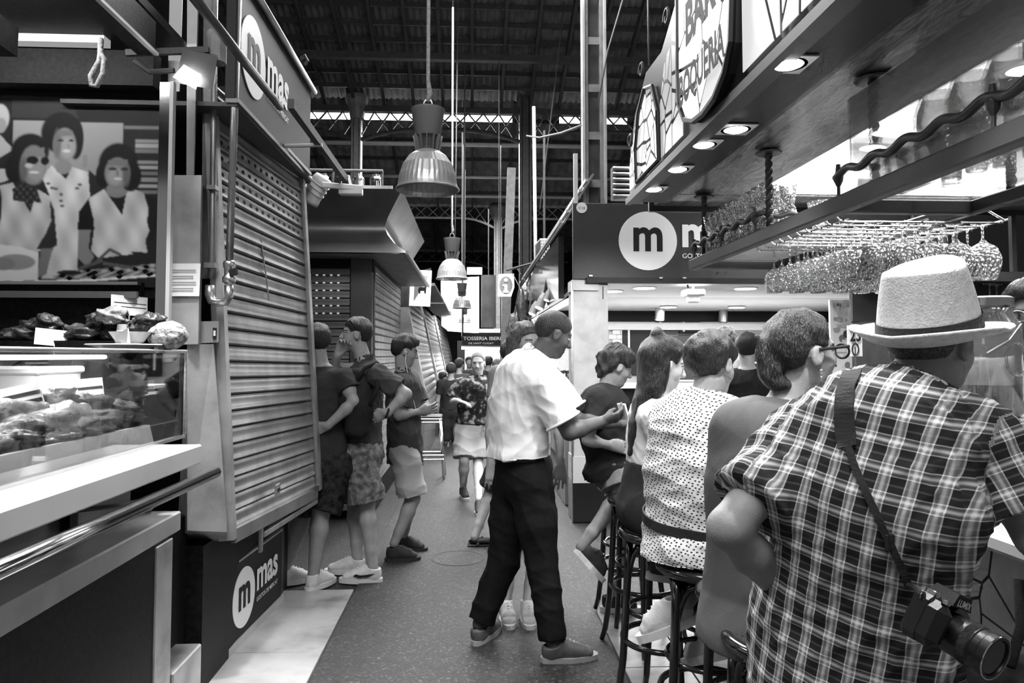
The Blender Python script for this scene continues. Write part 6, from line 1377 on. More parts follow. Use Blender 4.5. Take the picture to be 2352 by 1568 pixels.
# ------------------------------------------------------------------ the people
def Z(x, y, z): return np.array((x, y, z), float)
def plaid_mat():
    m = bpy.data.materials.new('plaid_cotton'); m.use_nodes = True; nt = m.node_tree; L = nt.links.new; b = nt.nodes['Principled BSDF']
    b.inputs['Roughness'].default_value = .85; b.inputs['Specular IOR Level'].default_value = .2
    at = nn(nt, 'ShaderNodeAttribute', attribute_name='cloth'); sx = nn(nt, 'ShaderNodeSeparateXYZ'); L(at.outputs['Vector'], sx.inputs[0])
    outs = []
    for k, per in ((0, .047), (1, .05)):
        d = nn(nt, 'ShaderNodeMath', operation='DIVIDE'); d.inputs[1].default_value = per; L(sx.outputs[k], d.inputs[0])
        fr = nn(nt, 'ShaderNodeMath', operation='FRACT'); L(d.outputs[0], fr.inputs[0])
        cr = nn(nt, 'ShaderNodeValToRGB'); cr.color_ramp.interpolation = 'CONSTANT'; e = cr.color_ramp.elements
        st = [(0, 0), (.04, .95), (.09, .38), (.19, .7), (.22, 1), (.32, .7), (.36, .38), (.45, .95), (.51, 0)] if k == 0 else [(0, 0), (.05, .75), (.09, .14), (.18, .5), (.22, .95), (.30, .5), (.34, .14), (.43, .75), (.48, 0), (.70, .12), (.78, 0)]
        while len(e) < len(st): e.new(.5)
        for i, (p, c) in enumerate(st): e[i].position = p; e[i].color = (c, c, c, 1)
        L(fr.outputs[0], cr.inputs[0]); outs.append(cr.outputs[0])
    ad = nn(nt, 'ShaderNodeMix', data_type='RGBA', blend_type='ADD'); ad.inputs[0].default_value = 1; L(outs[0], ad.inputs[6]); L(outs[1], ad.inputs[7])
    mr = nn(nt, 'ShaderNodeValToRGB'); e = mr.color_ramp.elements; e[0].color = (.022,)*3+(1,); e[1].color = (.9,)*3+(1,); e[1].position = 1
    n2 = e.new(.5); n2.color = (.34,)*3+(1,)
    mu = nn(nt, 'ShaderNodeMath', operation='MULTIPLY'); mu.inputs[1].default_value = .6; L(ad.outputs[2], mu.inputs[0]); L(mu.outputs[0], mr.inputs[0])
    L(mr.outputs[0], b.inputs['Base Color']); return m
def dots_mat():
    m = bpy.data.materials.new('dotted_cotton'); m.use_nodes = True; nt = m.node_tree; L = nt.links.new; b = nt.nodes['Principled BSDF']
    b.inputs['Roughness'].default_value = .9; b.inputs['Specular IOR Level'].default_value = .2
    at = nn(nt, 'ShaderNodeAttribute', attribute_name='cloth'); mp = nn(nt, 'ShaderNodeMapping'); mp.inputs['Scale'].default_value = (62, 90, 1); mp.inputs['Rotation'].default_value = (0, 0, .35)
    L(at.outputs['Vector'], mp.inputs['Vector'])
    v = nn(nt, 'ShaderNodeTexVoronoi', voronoi_dimensions='2D'); v.inputs['Scale'].default_value = 1; v.inputs['Randomness'].default_value = .45; L(mp.outputs[0], v.inputs['Vector'])
    cr = nn(nt, 'ShaderNodeValToRGB'); e = cr.color_ramp.elements; e[0].position = .2; e[0].color = (.03,)*3+(1,); e[1].position = .27; e[1].color = (.8,)*3+(1,)
    L(v.outputs['Distance'], cr.inputs[0]); L(cr.outputs[0], b.inputs['Base Color']); return m

HAIR_D = hairmat('dark_hair', .018); HAIR_M = hairmat('brown_hair', .03); HAIR_L = hairmat('fair_hair', .18)
WHITE_CLOTH = mat('white_cloth', .82, .9, bump=.15, bs=300, spec=.2); BLACK_CLOTH = mat('black_cloth', .02, .9, bump=.2, bs=250, var=.2, vs=60, spec=.2)
SHOE_W = mat('white_shoe', .72, .7, var=.08, vs=40, bump=.2, bs=120); SHOE_D = mat('dark_shoe', .03, .7, var=.2, vs=40, bump=.2, bs=120); SOLE = mat('white_sole', .75, .6)

# -- man in the straw hat, back to the aisle, seated at the bar
Y0 = 1.46
F = person('seated man in a plaid shirt and pale straw hat with a camera at his hip', aY(1948, 1470, Y0+.06), aY(2062, 935, Y0), 48, aY(2138, 790, Y0+.04), (62, -2, 0), 1.0, skin=.3, h=.006, build=1.12, depth=1.15, arm=1.02, sh=.225, shslope=.075,
    J=dict(spine=aY(1998, 1170, Y0-.03), Lsh=aY(1838, 1012, Y0+.06), Lel=aY(1672, 1212, Y0-.04), Lwr=aY(1830, 1390, Y0+.12), Rsh=aY(2250, 1003, Y0-.05), Rel=aY(2385, 1235, Y0-.12), Rwr=aY(2430, 1290, Y0+.18),
           Lkn=aY(2120, 1620, Y0+.3), Rkn=aY(2280, 1640, Y0+.1), Lan=aY(2120, 2100, Y0+.25), Ran=aY(2300, 2100, Y0+.1)),
    hands=dict(L=dict(palm=(1, 1, 0)), R=dict(palm=(0, 0, -1))), stubble=.25, neckr=.062, chest=.80)
HATMAN = F
HATMAN_SHIRT = shirt(F, plaid_mat(), t=.018, hem=aY(1950, 1690, Y0+.06), sl=.74, slr=1.22, amp=.008, wave=.12, seed=11, h=.0065, collar=True, uv=True, loose=.02)
def collar(F, m, r=.078, hgt=.042, base=-.004, fwd=.0):
    up = unit(F.head-F.neck+Z(0, 0, .12)); rt = unit(F.Rs[:, 0]-up*(F.Rs[:, 0] @ up)); fd = np.cross(up, rt); n = 48; b = MB(); U = []
    for a in range(n):
        d = rt*cos(2*pi*a/n)*1.0+fd*sin(2*pi*a/n)*.92
        for k, (rr, z) in enumerate(((r+.016, base-.012), (r+.012, base+hgt*.5), (r+.002, base+hgt), (r-.006, base+hgt), (r-.004, base-.012))): b.v.append(tuple(F.neck+d*rr+up*z)); U.append((2*pi*a/n*r, z, 0))
    for a in range(n):
        for k in range(5): b.f.append((5*a+k, 5*((a+1) % n)+k, 5*((a+1) % n)+(k+1) % 5, 5*a+(k+1) % 5))
    o = b.build('collar', m, F.o, True); setvec(o, U, 'cloth'); return o
collar(F, HATMAN_SHIRT.data.materials[0], .08, .048, .018)
trousers(F, mat('dark_denim', .03, .9, bump=.2, bs=200), 1.98, h=.01)
hair(F, lambda S, c, R, s: hair_cap(S, c, R, s, .003, nape=-.065), hairmat('grey_hair', .09), amp=.0)

def sneaker_pair(F, hdL, hdR, mu=SHOE_W, ms=SOLE, L=.27, fl=(0, 0), **kw):
    for n, hd, f_ in (('L', hdL, fl[0]), ('R', hdR, fl[1])): shoe(F.o, F.J[n+'an'], hd, f_, mu, ms, L=L, **kw)
def short_hair(m, t=.014, amp=.004, n=40, seed=0, **kw):
    def go(F): return hair(F, lambda S, c, R, s: hair_cap(S, c, R, s, t, **kw), m, amp=amp, n=n, seed=seed)
    return go

# -- waiter in a white polo shirt leaning towards the bar
Yw = 3.8
F = person('waiter in white polo shirt and black trousers leaning toward the bar', aY(1196, 1090, Yw), aY(1222, 818, Yw), 72, aY(1272, 768, Yw), (78, -22, 0), 1.0, skin=.085, h=.006, build=1.0, arm=1.08, leg=1.08, sh=.19, twist=-8,
    J=dict(spine=aY(1190, 950, Yw), Rsh=aY(1238, 872, Yw-.17), Rel=aY(1308, 992, Yw-.20), Rwr=aY(1382, 968, Yw-.12), Lsh=aY(1245, 850, Yw+.18), Lel=aY(1330, 968, Yw+.12), Lwr=aY(1400, 972, Yw-.0),
           Rkn=aY(1243, 1285, Yw-.12), Ran=aZ(1272, 1478, .09)+Z(0, 0, 0), Lkn=aY(1158, 1285, Yw+.06), Lan=aZ(1102, 1432, .10), Rhip=aY(1222, 1110, Yw-.09), Lhip=aY(1178, 1110, Yw+.09)),
    hands=dict(R=dict(palm=(.2, .6, .6), curl=.55, point=(.9, .15, .22), thumb=.9), L=dict(palm=(.2, -.7, .5), curl=.6, point=(.9, -.1, .15), thumb=.9)), neckr=.055, shslope=.05)
WAITER = F
shirt(F, WHITE_CLOTH, t=.022, sl=.8, slr=1.2, hem=aY(1190, 1048, Yw), amp=.010, wave=.16, seed=3, h=.007, collar=True, loose=.03, smooth=2)
for n in 'RL':
    e = lerp(F.J[n+'sh'], F.J[n+'el'], .79); d = unit(F.J[n+'el']-F.J[n+'sh']); s0 = unit(np.cross(d, (0, 0, 1.))); s1 = np.cross(d, s0)
    part('sleeve_cuff', WHITE_CLOTH, F.o, lambda b: b.tube([e+(s0*cos(a)+s1*sin(a))*.0915 for a in np.linspace(0, 2*pi, 32, False)], .0085, 6, closed=True), True)
WTR = trousers(F, mat('black_trousers', .009, .85, bump=.15, bs=160, var=.2, vs=40, spec=.12), 1.95, t=.014, amp=.007, wave=.15, seed=6, h=.007, flare=1.0, loose=.004, top=.13)
wrap(WTR, F.pel+unit(F.mid-F.pel)*.105, F.mid-F.pel, F.R[:, 0], .017, .004, mat('belt_leather', .02, .3), 'belt', F.o)
hair(F, lambda S, c, R, s: hair_cap(S, c, R, s, .004, front=.06, nape=-.06), hairmat('cropped_hair', .03), amp=.001)
for n, hd in (('R', 82), ('L', 28)): shoe(F.o, F.J[n+'an'], hd, 0, mat('worn_leather', .1, .4, var=.3, vs=30), mat('pale_sole', .35, .6), L=.29, w=.05, tilt=0, high=.03)
o = part('order_pad', PAPER, None, lambda b: b.box(aY(1432, 945, Yw-.08), (.06, .012, .09), frame(60, 20, 0), bev=.002)); tag(o, 'small white order pad in the waiter\'s hands', 'notepad')

# -- man with his back turned beside the shutter
Y1 = 4.92
F = person('man in dark t-shirt with hand on hip, back turned beside the shutter', aY(742, 1060, Y1), aY(738, 842, Y1), -22, aY(728, 785, Y1), (-30, -3, 0), .98, skin=.3, h=.007, arm=1.0, leg=1.05,
    J=dict(Rsh=aY(792, 868, Y1-.03), Rel=aY(812, 925, Y1-.2) if False else aY(814, 922, Y1-.1), Rwr=aY(752, 978, Y1-.14), Lsh=aY(690, 868, Y1+.05), Lel=aY(668, 960, Y1+.1), Lwr=aY(690, 1030, Y1-.05), Rkn=aY(738, 1175, Y1-.05), Ran=aZ(720, 1318, .1), Lkn=aY(700, 1170, Y1+.06), Lan=aZ(652, 1308, .1)),
    hands=dict(R=dict(palm=(-.3, .9, 0), curl=.25, point=(-.85, .1, -.35), side=-1)))
shirt(F, mat('charcoal_tee', .035, .9, bump=.15, bs=250, spec=.2), t=.016, sl=.55, slr=1.2, amp=.007, wave=.14, seed=4, hem=aY(745, 1085, Y1))
trousers(F, mat('dark_shorts', .02, .85, var=1.2, vs=26, bump=.2, bs=200, spec=.2), .99, t=.03, amp=.008, seed=5, flare=1.15, name='shorts')
short_hair(HAIR_D, .012, front=.062)(F); sneaker_pair(F, 60, 30, SHOE_W, SOLE, .27)

# -- man with hand to his chin and a dark bag
Y2 = 5.12
def mk2():
    return person('man in dark polo with hand at his chin and dark bag on his back', aY(832, 1030, Y2), aY(838, 830, Y2), -80, aY(818, 768, Y2), (-98, 4, 0), 1.0, skin=.34, h=.007, build=1.02, arm=1.05, leg=1.0,
    J=dict(Lsh=aY(868, 862, Y2-.2), Lel=aY(932, 905, Y2-.22), Lwr=aY(890, 948, Y2-.26), Rsh=aY(816, 858, Y2+.18), Rel=aY(762, 862, Y2+.08), Rwr=aY(776, 815, Y2-.02), Lkn=aY(842, 1155, Y2-.1), Lan=aZ(856, 1302, .1), Rkn=aY(815, 1150, Y2+.12), Ran=aZ(820, 1282, .1)),
    hands=dict(L=dict(palm=(-.2, .8, .1), curl=.35, point=(-.75, .25, -.3)), R=dict(palm=(.4, -.5, .2), curl=.8, point=(.35, -.1, .9))), stubble=.15)
F = mk2()
shirt(F, mat('grey_polo', .06, .9, bump=.15, bs=250, spec=.2), t=.018, sl=.74, slr=1.22, amp=.008, wave=.13, seed=7, hem=aY(838, 1050, Y2), collar=True)
trousers(F, mat('mottled_denim', .14, .9, ramp=[(.35, .06), (.5, .13), (.65, .24)], vs=30, bump=.2, bs=200), .97, t=.034, amp=.008, seed=8, flare=1.25, name='shorts')
short_hair(HAIR_D, .007, front=.058, nape=-.07)(F)
part('sunglasses', INK, F.o, lambda b: (b.tube([P_(F, -.082, .0, .04), P_(F, -.07, .04, .088), P_(F, .0, .058, .104), P_(F, .07, .04, .088), P_(F, .082, .0, .04)], .006, 8)), True)
for n, hd in (('L', -85), ('R', -88)):
    o = shoe(F.o, F.J[n+'an'], hd, 0, SHOE_W, SOLE, L=.29, w=.048, high=.045)
    if n == 'L':
        a = F.J['Lan']; pts = [(-.06, .052), (-.02, .040), (.035, .048), (.085, .072), (.03, .062), (-.015, .058), (-.045, .066)]
        sw = part('shoe_mark', INK, o, lambda b: b.plate([np.array((a[0], a[1], 0))+frame(-85) @ np.array((-.046, .09-u-.03, w)) for u, w in pts], .004))
part('wristwatch', INK, F.o, lambda b: b.tube([F.J['Lwr']+(.033*cos(w)*np.array((0, .9, .3))+.033*sin(w)*np.array((.35, -.3, .9))) for w in np.linspace(0, 2*pi, 18, False)], .009, 6, closed=True))
S = Skin(aY(760, 1020, Y2-.2)-.2, aY(870, 820, Y2)+.3, .008); S.loft([aY(822, 985, Y2-.24), aY(818, 930, Y2-.25), aY(815, 860, Y2-.22)], [(.09, .07), (.12, .08), (.08, .05)], (1, 0, 0), 0); Vt, Fc = S.mesh(); Vt = folds(Vt, Fc, .006, .12, 3)
bagp = thing('sling_bag', 'black sling bag hanging at the side of the man with white sneakers', 'bag', aY(820, 985, Y2-.2)); meshobj('body', Vt, Fc, BLACK_CLOTH, bagp, True)
part('strap', BLACK_CLOTH, bagp, lambda b: b.tube([aY(815, 880, Y2-.28), aY(838, 845, Y2-.27), aY(862, 832, Y2-.2), aY(868, 835, Y2-.1), aY(850, 860, Y2+.05)], .016, 8), True); part('strap', BLACK_CLOTH, bagp, lambda b: b.tube([aY(850, 930, Y2-.3), aY(868, 890, Y2-.3), aY(862, 832, Y2-.2)], .014, 8), True)

# -- boy with earphones, arms crossed, walking to the right
Y3 = 5.58
F = person('boy with white earphones and crossed arms walking in pale shorts', aY(930, 1035, Y3), aY(925, 855, Y3), 88, aY(932, 806, Y3), (82, -14, 0), .95, skin=.32, h=.007, build=.88, arm=.86, leg=.92, sh=.165,
    J=dict(Rsh=aY(925, 880, Y3-.15), Rel=aY(915, 955, Y3-.17), Rwr=aY(962, 945, Y3-.15), Lsh=aY(945, 875, Y3+.14), Lel=aY(975, 945, Y3+.1), Lwr=aY(938, 935, Y3-.14), Rkn=aY(950, 1145, Y3-.08), Ran=aZ(905, 1248, .13), Lkn=aY(945, 1140, Y3+.08), Lan=aZ(925, 1238, .09)),
    hands=dict(R=dict(palm=(-.3, .8, .2), curl=.4, point=(.9, .1, .15)), L=dict(palm=(-.2, .9, -.1), curl=.4, point=(-.8, -.1, .2))))
shirt(F, mat('slate_shirt', .07, .9, bump=.15, bs=250, spec=.2), t=.02, sl=.72, slr=1.25, amp=.012, wave=.16, seed=9, hem=aY(930, 1062, Y3), collar=True, loose=.02)
trousers(F, mat('pale_chino', .5, .9, bump=.15, bs=200, spec=.2), .92, t=.03, amp=.010, seed=10, flare=1.15, name='shorts', h=.0075)
hair(F, lambda S, c, R, s: (hair_cap(S, c, R, s, .02, front=.066, nape=-.08), S.ell(c+R @ (np.array((0, .01, .09))*s), np.array((.06, .07, .04))*s, R, .03)), HAIR_D, amp=.006, n=30)
part('earphone', WP, F.o, lambda b: (b.ball(P_(F, .085, .0, -.01), .011), b.tube([P_(F, .086, .004, -.015), P_(F, .082, .012, -.08), aY(945, 900, Y3-.12), aY(955, 940, Y3-.14)], .004, 6)), True)
sneaker_pair(F, 95, 85, SHOE_D, SHOE_D, .26, (0, 0))

# -- man in a patterned shirt walking towards us
Y4 = 7.75
F = person('balding man in dark patterned shirt and pale shorts walking toward us', aY(1085, 985, Y4), aY(1096, 868, Y4), 172, aY(1098, 834, Y4), (186, -6, 0), .98, skin=.4, h=.009, build=1.0, leg=.95,
    J=dict(Rsh=aY(1055, 885, Y4), Rel=aY(1040, 922, Y4-.02), Rwr=aY(1052, 920, Y4-.24), Lel=aY(1138, 930, Y4), Lwr=aY(1128, 965, Y4-.15), Rkn=aY(1066, 1058, Y4-.12), Ran=aZ(1064, 1120, .1), Lkn=aY(1098, 1058, Y4-.05), Lan=aZ(1100, 1148, .12)), hands=dict(R=dict(palm=(.1, 0, -1), curl=.3, point=(.8, -.3, -.2))), stubble=.1)
shirt(F, mat('foliage_print', .06, .9, ramp=[(.42, .012), (.52, .03), (.56, .16), (.66, .3)], vs=16, spec=.2, vdetail=3), t=.022, sl=.8, slr=1.3, amp=.008, hem=aY(1086, 972, Y4), collar=True, h=.009, loose=.02)
trousers(F, mat('pale_chino'), .9, t=.03, flare=1.2, amp=.009, h=.009, name='shorts'); hair(F, lambda S, c, R, s: hair_cap(S, c, R, s, .003, front=.10, nape=-.06, temple=.01), HAIR_L, amp=.001); sneaker_pair(F, 178, 170, SHOE_D, SOLE, .28, (0, 0), h=.008)

# -- long-haired woman behind the waiter, and a walker in sandals beyond
Y6 = 4.45
F = person('long-haired woman in white sneakers mostly hidden behind the waiter', aY(1205, 1060, Y6), aY(1205, 842, Y6), 178, aY(1208, 786, Y6), (150, -6, 0), .98, skin=.36, h=.009, build=.85, arm=.85, leg=.9, sh=.165, J=dict(Lan=aZ(1212, 1385, .09), Ran=aZ(1162, 1385, .09)))
shirt(F, mat('grey_top', .25, .9, spec=.2), sl=.5, h=.01, hem=aY(1205, 1100, Y6)); trousers(F, BLACK_CLOTH, .9, h=.01, name='shorts')
bx = (F.head+Z(-.3, -.3, -.55), F.head+Z(.3, .3, .2))
hair(F, lambda S, c, R, s: (hair_cap(S, c, R, s, .016, nape=-.12), S.loft([c+Z(-.05, .02, .0), c+Z(-.08, .02, -.16), c+Z(-.13, .0, -.36)], [(.07, .08), (.06, .06), (.03, .03)], (1, 0, 0), .03)), hairmat('light_brown_hair', .09), amp=.005, box=bx, n=44); sneaker_pair(F, 180, 175, SHOE_W, SOLE, .25)
Y6b = 6.0
F = person('walker in black shorts and flat sandals, half hidden behind the waiter', aY(1168, 1020, Y6b), aY(1172, 858, Y6b), 88, aY(1180, 812, Y6b), (90, 0, 0), .95, skin=.36, h=.009, build=.85, arm=.85, leg=.9, sh=.165, J=dict(Ran=aZ(1090, 1234, .07), Rkn=aY(1128, 1122, Y6b-.02), Lkn=aY(1185, 1128, Y6b), Lan=aZ(1205, 1238, .07), Rel=aY(1138, 935, Y6b-.15), Rwr=aY(1150, 985, Y6b-.15)))
shirt(F, mat('grey_top'), sl=.4, h=.01, hem=aY(1168, 1040, Y6b)); trousers(F, BLACK_CLOTH, .97, t=.03, h=.01, flare=1.2, name='shorts'); short_hair(HAIR_M)(F)
for n in 'RL': part('sandal', INK, F.o, lambda b: (b.box((F.J[n+'an'][0]+.07, F.J[n+'an'][1], .012), (.25, .09, .022), bev=.008), b.tube([F.J[n+'an']+Z(.02, -.05, -.05), F.J[n+'an']+Z(.06, 0, .0), F.J[n+'an']+Z(.02, .05, -.05)], .01, 6)))
for n in 'RL': part('foot', mat('skin_36'), F.o, lambda b: b.ball(F.J[n+'an']+Z(.07, 0, -.03), (.12, .042, .03), 16, 10), True)
# -- boy with wavy hair on the farthest stool
Y7 = 4.1
F = person('wavy-haired boy in dark t-shirt and grey shorts perched on a bar stool', aY(1408, 1068, Y7+.02), aY(1390, 898, Y7), 78, aY(1416, 842, Y7), (80, -20, 0), .93, skin=.33, h=.0065, build=.86, arm=.82, leg=.86, sh=.15, hip=.075, depth=1.1, shslope=.045,
    J=dict(spine=aY(1382, 990, Y7), Rsh=aY(1372, 915, Y7-.13), Rel=aY(1350, 1010, Y7-.16), Rwr=aY(1398, 1022, Y7-.16), Lsh=aY(1410, 915, Y7+.13), Lel=aY(1455, 1000, Y7+.15), Lwr=aY(1500, 985, Y7+.1), Rkn=aY(1432, 1128, Y7-.1), Ran=aY(1335, 1255, Y7-.12), Lkn=aY(1470, 1105, Y7+.12), Lan=aZ(1404, 1372, .09)),
    hands=dict(R=dict(palm=(.1, .9, -.2), curl=.5, point=(.85, .1, -.15))))
shirt(F, mat('black_tee', .022, .9, bump=.15, bs=250, spec=.2), t=.018, sl=.62, slr=1.3, amp=.009, wave=.14, seed=21, hem=aY(1400, 1085, Y7), loose=.02)
part('shirt_print', LOGO, F.o, lambda b: (b.plate([aY(1412, 948, Y7-.09), aY(1420, 948, Y7-.09), aY(1416, 925, Y7-.08), aY(1410, 925, Y7-.08)], .003)))
trousers(F, mat('grey_jersey', .22, .9, var=.15, vs=50, bump=.15, bs=200, spec=.2), .8, t=.03, amp=.007, seed=22, flare=1.25, name='shorts', top=.1)
hair(F, lambda S, c, R, s: (hair_cap(S, c, R, s, .024, front=.05, nape=-.10, temple=-.02), S.ell(c+R @ (np.array((0, .045, .075))*s), np.array((.072, .045, .035))*s, R, .03), S.ell(c+R @ (np.array((.0, -.085, -.05))*s), np.array((.06, .03, .05))*s, R, .02)), HAIR_M, amp=.009, n=22, wav=1.5, seed=4)
shoe(F.o, F.J['Ran'], 85, F.J['Ran'][2]-.075, SHOE_D, SOLE, L=.24, w=.042, tilt=48, high=.04); shoe(F.o, F.J['Lan'], 95, 0.01, SHOE_D, SOLE, L=.24, w=.042, high=.04)

# -- girl with a hair bun and long hair
Y8 = 3.13
F = person('long-haired girl with a small bun, white t-shirt and dark skirt at the bar', aY(1492, 1150, Y8), aY(1512, 918, Y8), 84, aY(1524, 836, Y8), (84, -14, 0), .97, skin=.52, h=.006, build=.86, arm=.78, leg=.98, sh=.155, depth=1.05, shslope=.05, slim=.95,
    J=dict(spine=aY(1500, 1040, Y8), Rsh=aY(1508, 958, Y8-.14), Rel=aY(1540, 1050, Y8-.16), Rwr=aY(1610, 1010, Y8-.1), Lel=aY(1580, 1040, Y8+.1), Lwr=aY(1640, 1000, Y8+.1), Rkn=aY(1650, 1165, Y8-.02), Lkn=aY(1650, 1150, Y8+.16), Ran=aY(1515, 1285, Y8+.02), Lan=aY(1560, 1290, Y8+.16)), neckr=.042)
shirt(F, WHITE_CLOTH, t=.016, sl=.68, slr=1.3, amp=.007, wave=.15, seed=23, hem=aY(1494, 1066, Y8), h=.007, loose=.0, hemout=-.012)
trousers(F, mat('dark_skirt', .04, .9, var=.15, vs=90, bump=.2, bs=220, spec=.2), .98, t=.034, amp=.006, wave=.2, seed=24, top=.17, flare=1.3, name='skirt', h=.007)
bx = (F.head+Z(-.36, -.3, -.55), F.head+Z(.3, .3, .28))
def lh(S, c, R, s):
    hair_cap(S, c, R, s, .014, front=.07, nape=-.11, temple=-.01)
    S.ell(c+R @ np.array((.0, -.058, .118)), (.034, .034, .036), None, .006); S.loft([c+R @ np.array((0, -.06, .02)), aY(1480, 900, Y8-.02), aY(1460, 970, Y8-.03), aY(1450, 1040, Y8-.03)], [(.07, .055), (.065, .04), (.055, .03), (.025, .016)], (0, 1, 0), .03)
    S.loft([c+R @ np.array((.062, -.02, -.01)), aY(1512, 890, Y8-.09), aY(1510, 915, Y8-.09)], [(.03, .03), (.035, .02), (.015, .012)], (1, 0, 0), .02)
hair(F, lh, hairmat('long_dark_hair', .014, .3, (10, 10, .8), 4.0), amp=.0022, box=bx, n=46, seed=7)
shoe(F.o, F.J['Ran'], 80, F.J['Ran'][2]-.09, SHOE_D, SOLE, L=.24, w=.042, tilt=10, high=.04); shoe(F.o, F.J['Lan'], 80, F.J['Lan'][2]-.09, SHOE_D, SOLE, L=.24, w=.042, tilt=10, high=.04)

# -- boy in the dotted shirt
Y9 = 2.66
F = person('short-haired boy in white dotted shirt with a waist strap, seen from behind', aY(1592, 1232, Y9), aY(1612, 918, Y9), 38, aY(1636, 838, Y9), (52, -10, 4), .97, skin=.45, h=.006, build=.93, arm=.85, leg=.95, sh=.165, depth=1.08, shslope=.055, twist=6,
    J=dict(spine=aY(1582, 1090, Y9-.02), Lsh=aY(1543, 962, Y9+.08), Lel=aY(1552, 1090, Y9+.16), Lwr=aY(1640, 1060, Y9+.32), Rsh=aY(1672, 965, Y9-.06), Rel=aY(1715, 1090, Y9), Rwr=aY(1740, 1050, Y9+.2), Lkn=aY(1640, 1270, Y9+.34), Rkn=aY(1720, 1300, Y9+.2), Lan=aY(1572, 1385, Y9-.0), Ran=aY(1660, 1460, Y9+.05)), neckr=.05)
DOT = dots_mat(); DSH = shirt(F, DOT, t=.02, sl=.75, slr=1.2, amp=.011, wave=.14, seed=25, hem=aY(1592, 1268, Y9-.02), h=.0065, uv=True, loose=.03, hemout=.006)
trousers(F, BLACK_CLOTH, 1.85, t=.028, amp=.006, seed=26, top=.04, h=.008)
wrap(DSH, lerp(F.pel, F.mid, .30), (F.mid-F.pel)+F.R[:, 0]*.03, F.R[:, 0], .018, .006, mat('nylon_strap', .025, .6, bump=.2, bs=120), 'waist_strap', F.o)
part('buckle', INK, F.o, lambda b: b.box(aY(1650, 1203, Y9-.165), (.045, .016, .03), frame(25), bev=.005)); part('buckle_bar', SOLE, F.o, lambda b: b.box(aY(1656, 1203, Y9-.176), (.02, .004, .006)))
hair(F, lambda S, c, R, s: (hair_cap(S, c, R, s, .017, front=.045, nape=-.075, temple=-.02), S.ell(c+R @ (np.array((0, .06, .07))*s), np.array((.068, .04, .04))*s, R, .02)), HAIR_M, amp=.005, n=34, seed=9)
shoe(F.o, F.J['Lan'], -70, F.J['Lan'][2]-.085, SHOE_W, SOLE, L=.25, w=.045, tilt=25, high=.06); shoe(F.o, F.J['Ran'], -40, F.J['Ran'][2]-.085, SHOE_W, SOLE, L=.25, w=.045, tilt=25, high=.05)

# -- woman with glasses and a low bun
Y10 = 2.06
F = person('woman with glasses and pinned-up hair in a plain grey top at the bar', aY(1762, 1375, Y10), aY(1795, 938, Y10), 52, aY(1842, 812, Y10), (78, 2, 0), 1.0, skin=.38, h=.006, build=1.0, arm=.95, leg=1.0, sh=.175, depth=1.05, shslope=.06,
    J=dict(spine=aY(1750, 1150, Y10-.02), Lsh=aY(1700, 985, Y10+.06), Lel=aY(1720, 1200, Y10+.12), Lwr=aY(1850, 1130, Y10+.3), Rsh=aY(1885, 990, Y10-.06), Rel=aY(1960, 1180, Y10), Rwr=aY(1960, 1120, Y10+.25), Lkn=aY(1880, 1400, Y10+.36), Rkn=aY(1960, 1420, Y10+.2), Lan=aY(1850, 1780, Y10+.25), Ran=aY(1900, 1790, Y10+.1)), neckr=.05)
shirt(F, mat('grey_jersey_top', .1, .85, bump=.12, bs=260, spec=.25), t=.016, sl=.55, slr=1.15, amp=.005, wave=.2, seed=27, hem=aY(1752, 1468, Y10-.02), h=.0065, neckline=.05, loose=.012, hemout=.008)
trousers(F, mat('pale_shorts', .45, .9, spec=.2), .9, t=.02, top=.0, h=.009, name='shorts')
def pin(S, c, R, s):
    hair_cap(S, c, R, s, .012, front=.08, nape=-.05, temple=.005)
    S.ell(aY(1768, 850, Y10-.02), (.03, .04, .045), None, .02); S.loft([aY(1766, 860, Y10-.02), aY(1752, 815, Y10-.02), aY(1738, 775, Y10-.02)], [(.018, .018), (.019, .02), (.008, .008)], (1, 0, 0), .02); S.ell(aY(1790, 882, Y10-.02), (.035, .045, .022), None, .02)
hair(F, pin, hairmat('streaked_hair', .035, .4, (8, 8, 1.5), 4.5), amp=.0035, n=50, seed=12, box=(F.head-.25, F.head+.2))
gl_ = part('glasses', INK, F.o, lambda b: (b.tube([P_(F, .082, -.005, .012), P_(F, .08, .06, .016), P_(F, .072, .105, .018)], .0045, 8), b.tube([P_(F, -.082, -.005, .012), P_(F, -.072, .105, .018)], .0045, 8), b.tube([P_(F, .041+.029*cos(a), .107, .004+.021*sin(a)) for a in np.linspace(0, 2*pi, 20, False)], .0035, 6, closed=True), b.tube([P_(F, -.041+.029*cos(a), .107, .004+.021*sin(a)) for a in np.linspace(0, 2*pi, 20, False)], .0035, 6, closed=True), b.tube([P_(F, -.012, .108, .01), P_(F, .012, .108, .01)], .0035, 6)))
part('earring', CHROME, F.o, lambda b: (b.ball(P_(F, .083, -.004, -.05), .007), b.ball(P_(F, .083, -.004, -.068), .005), b.ball(P_(F, .083, -.004, -.085), .009)), True)

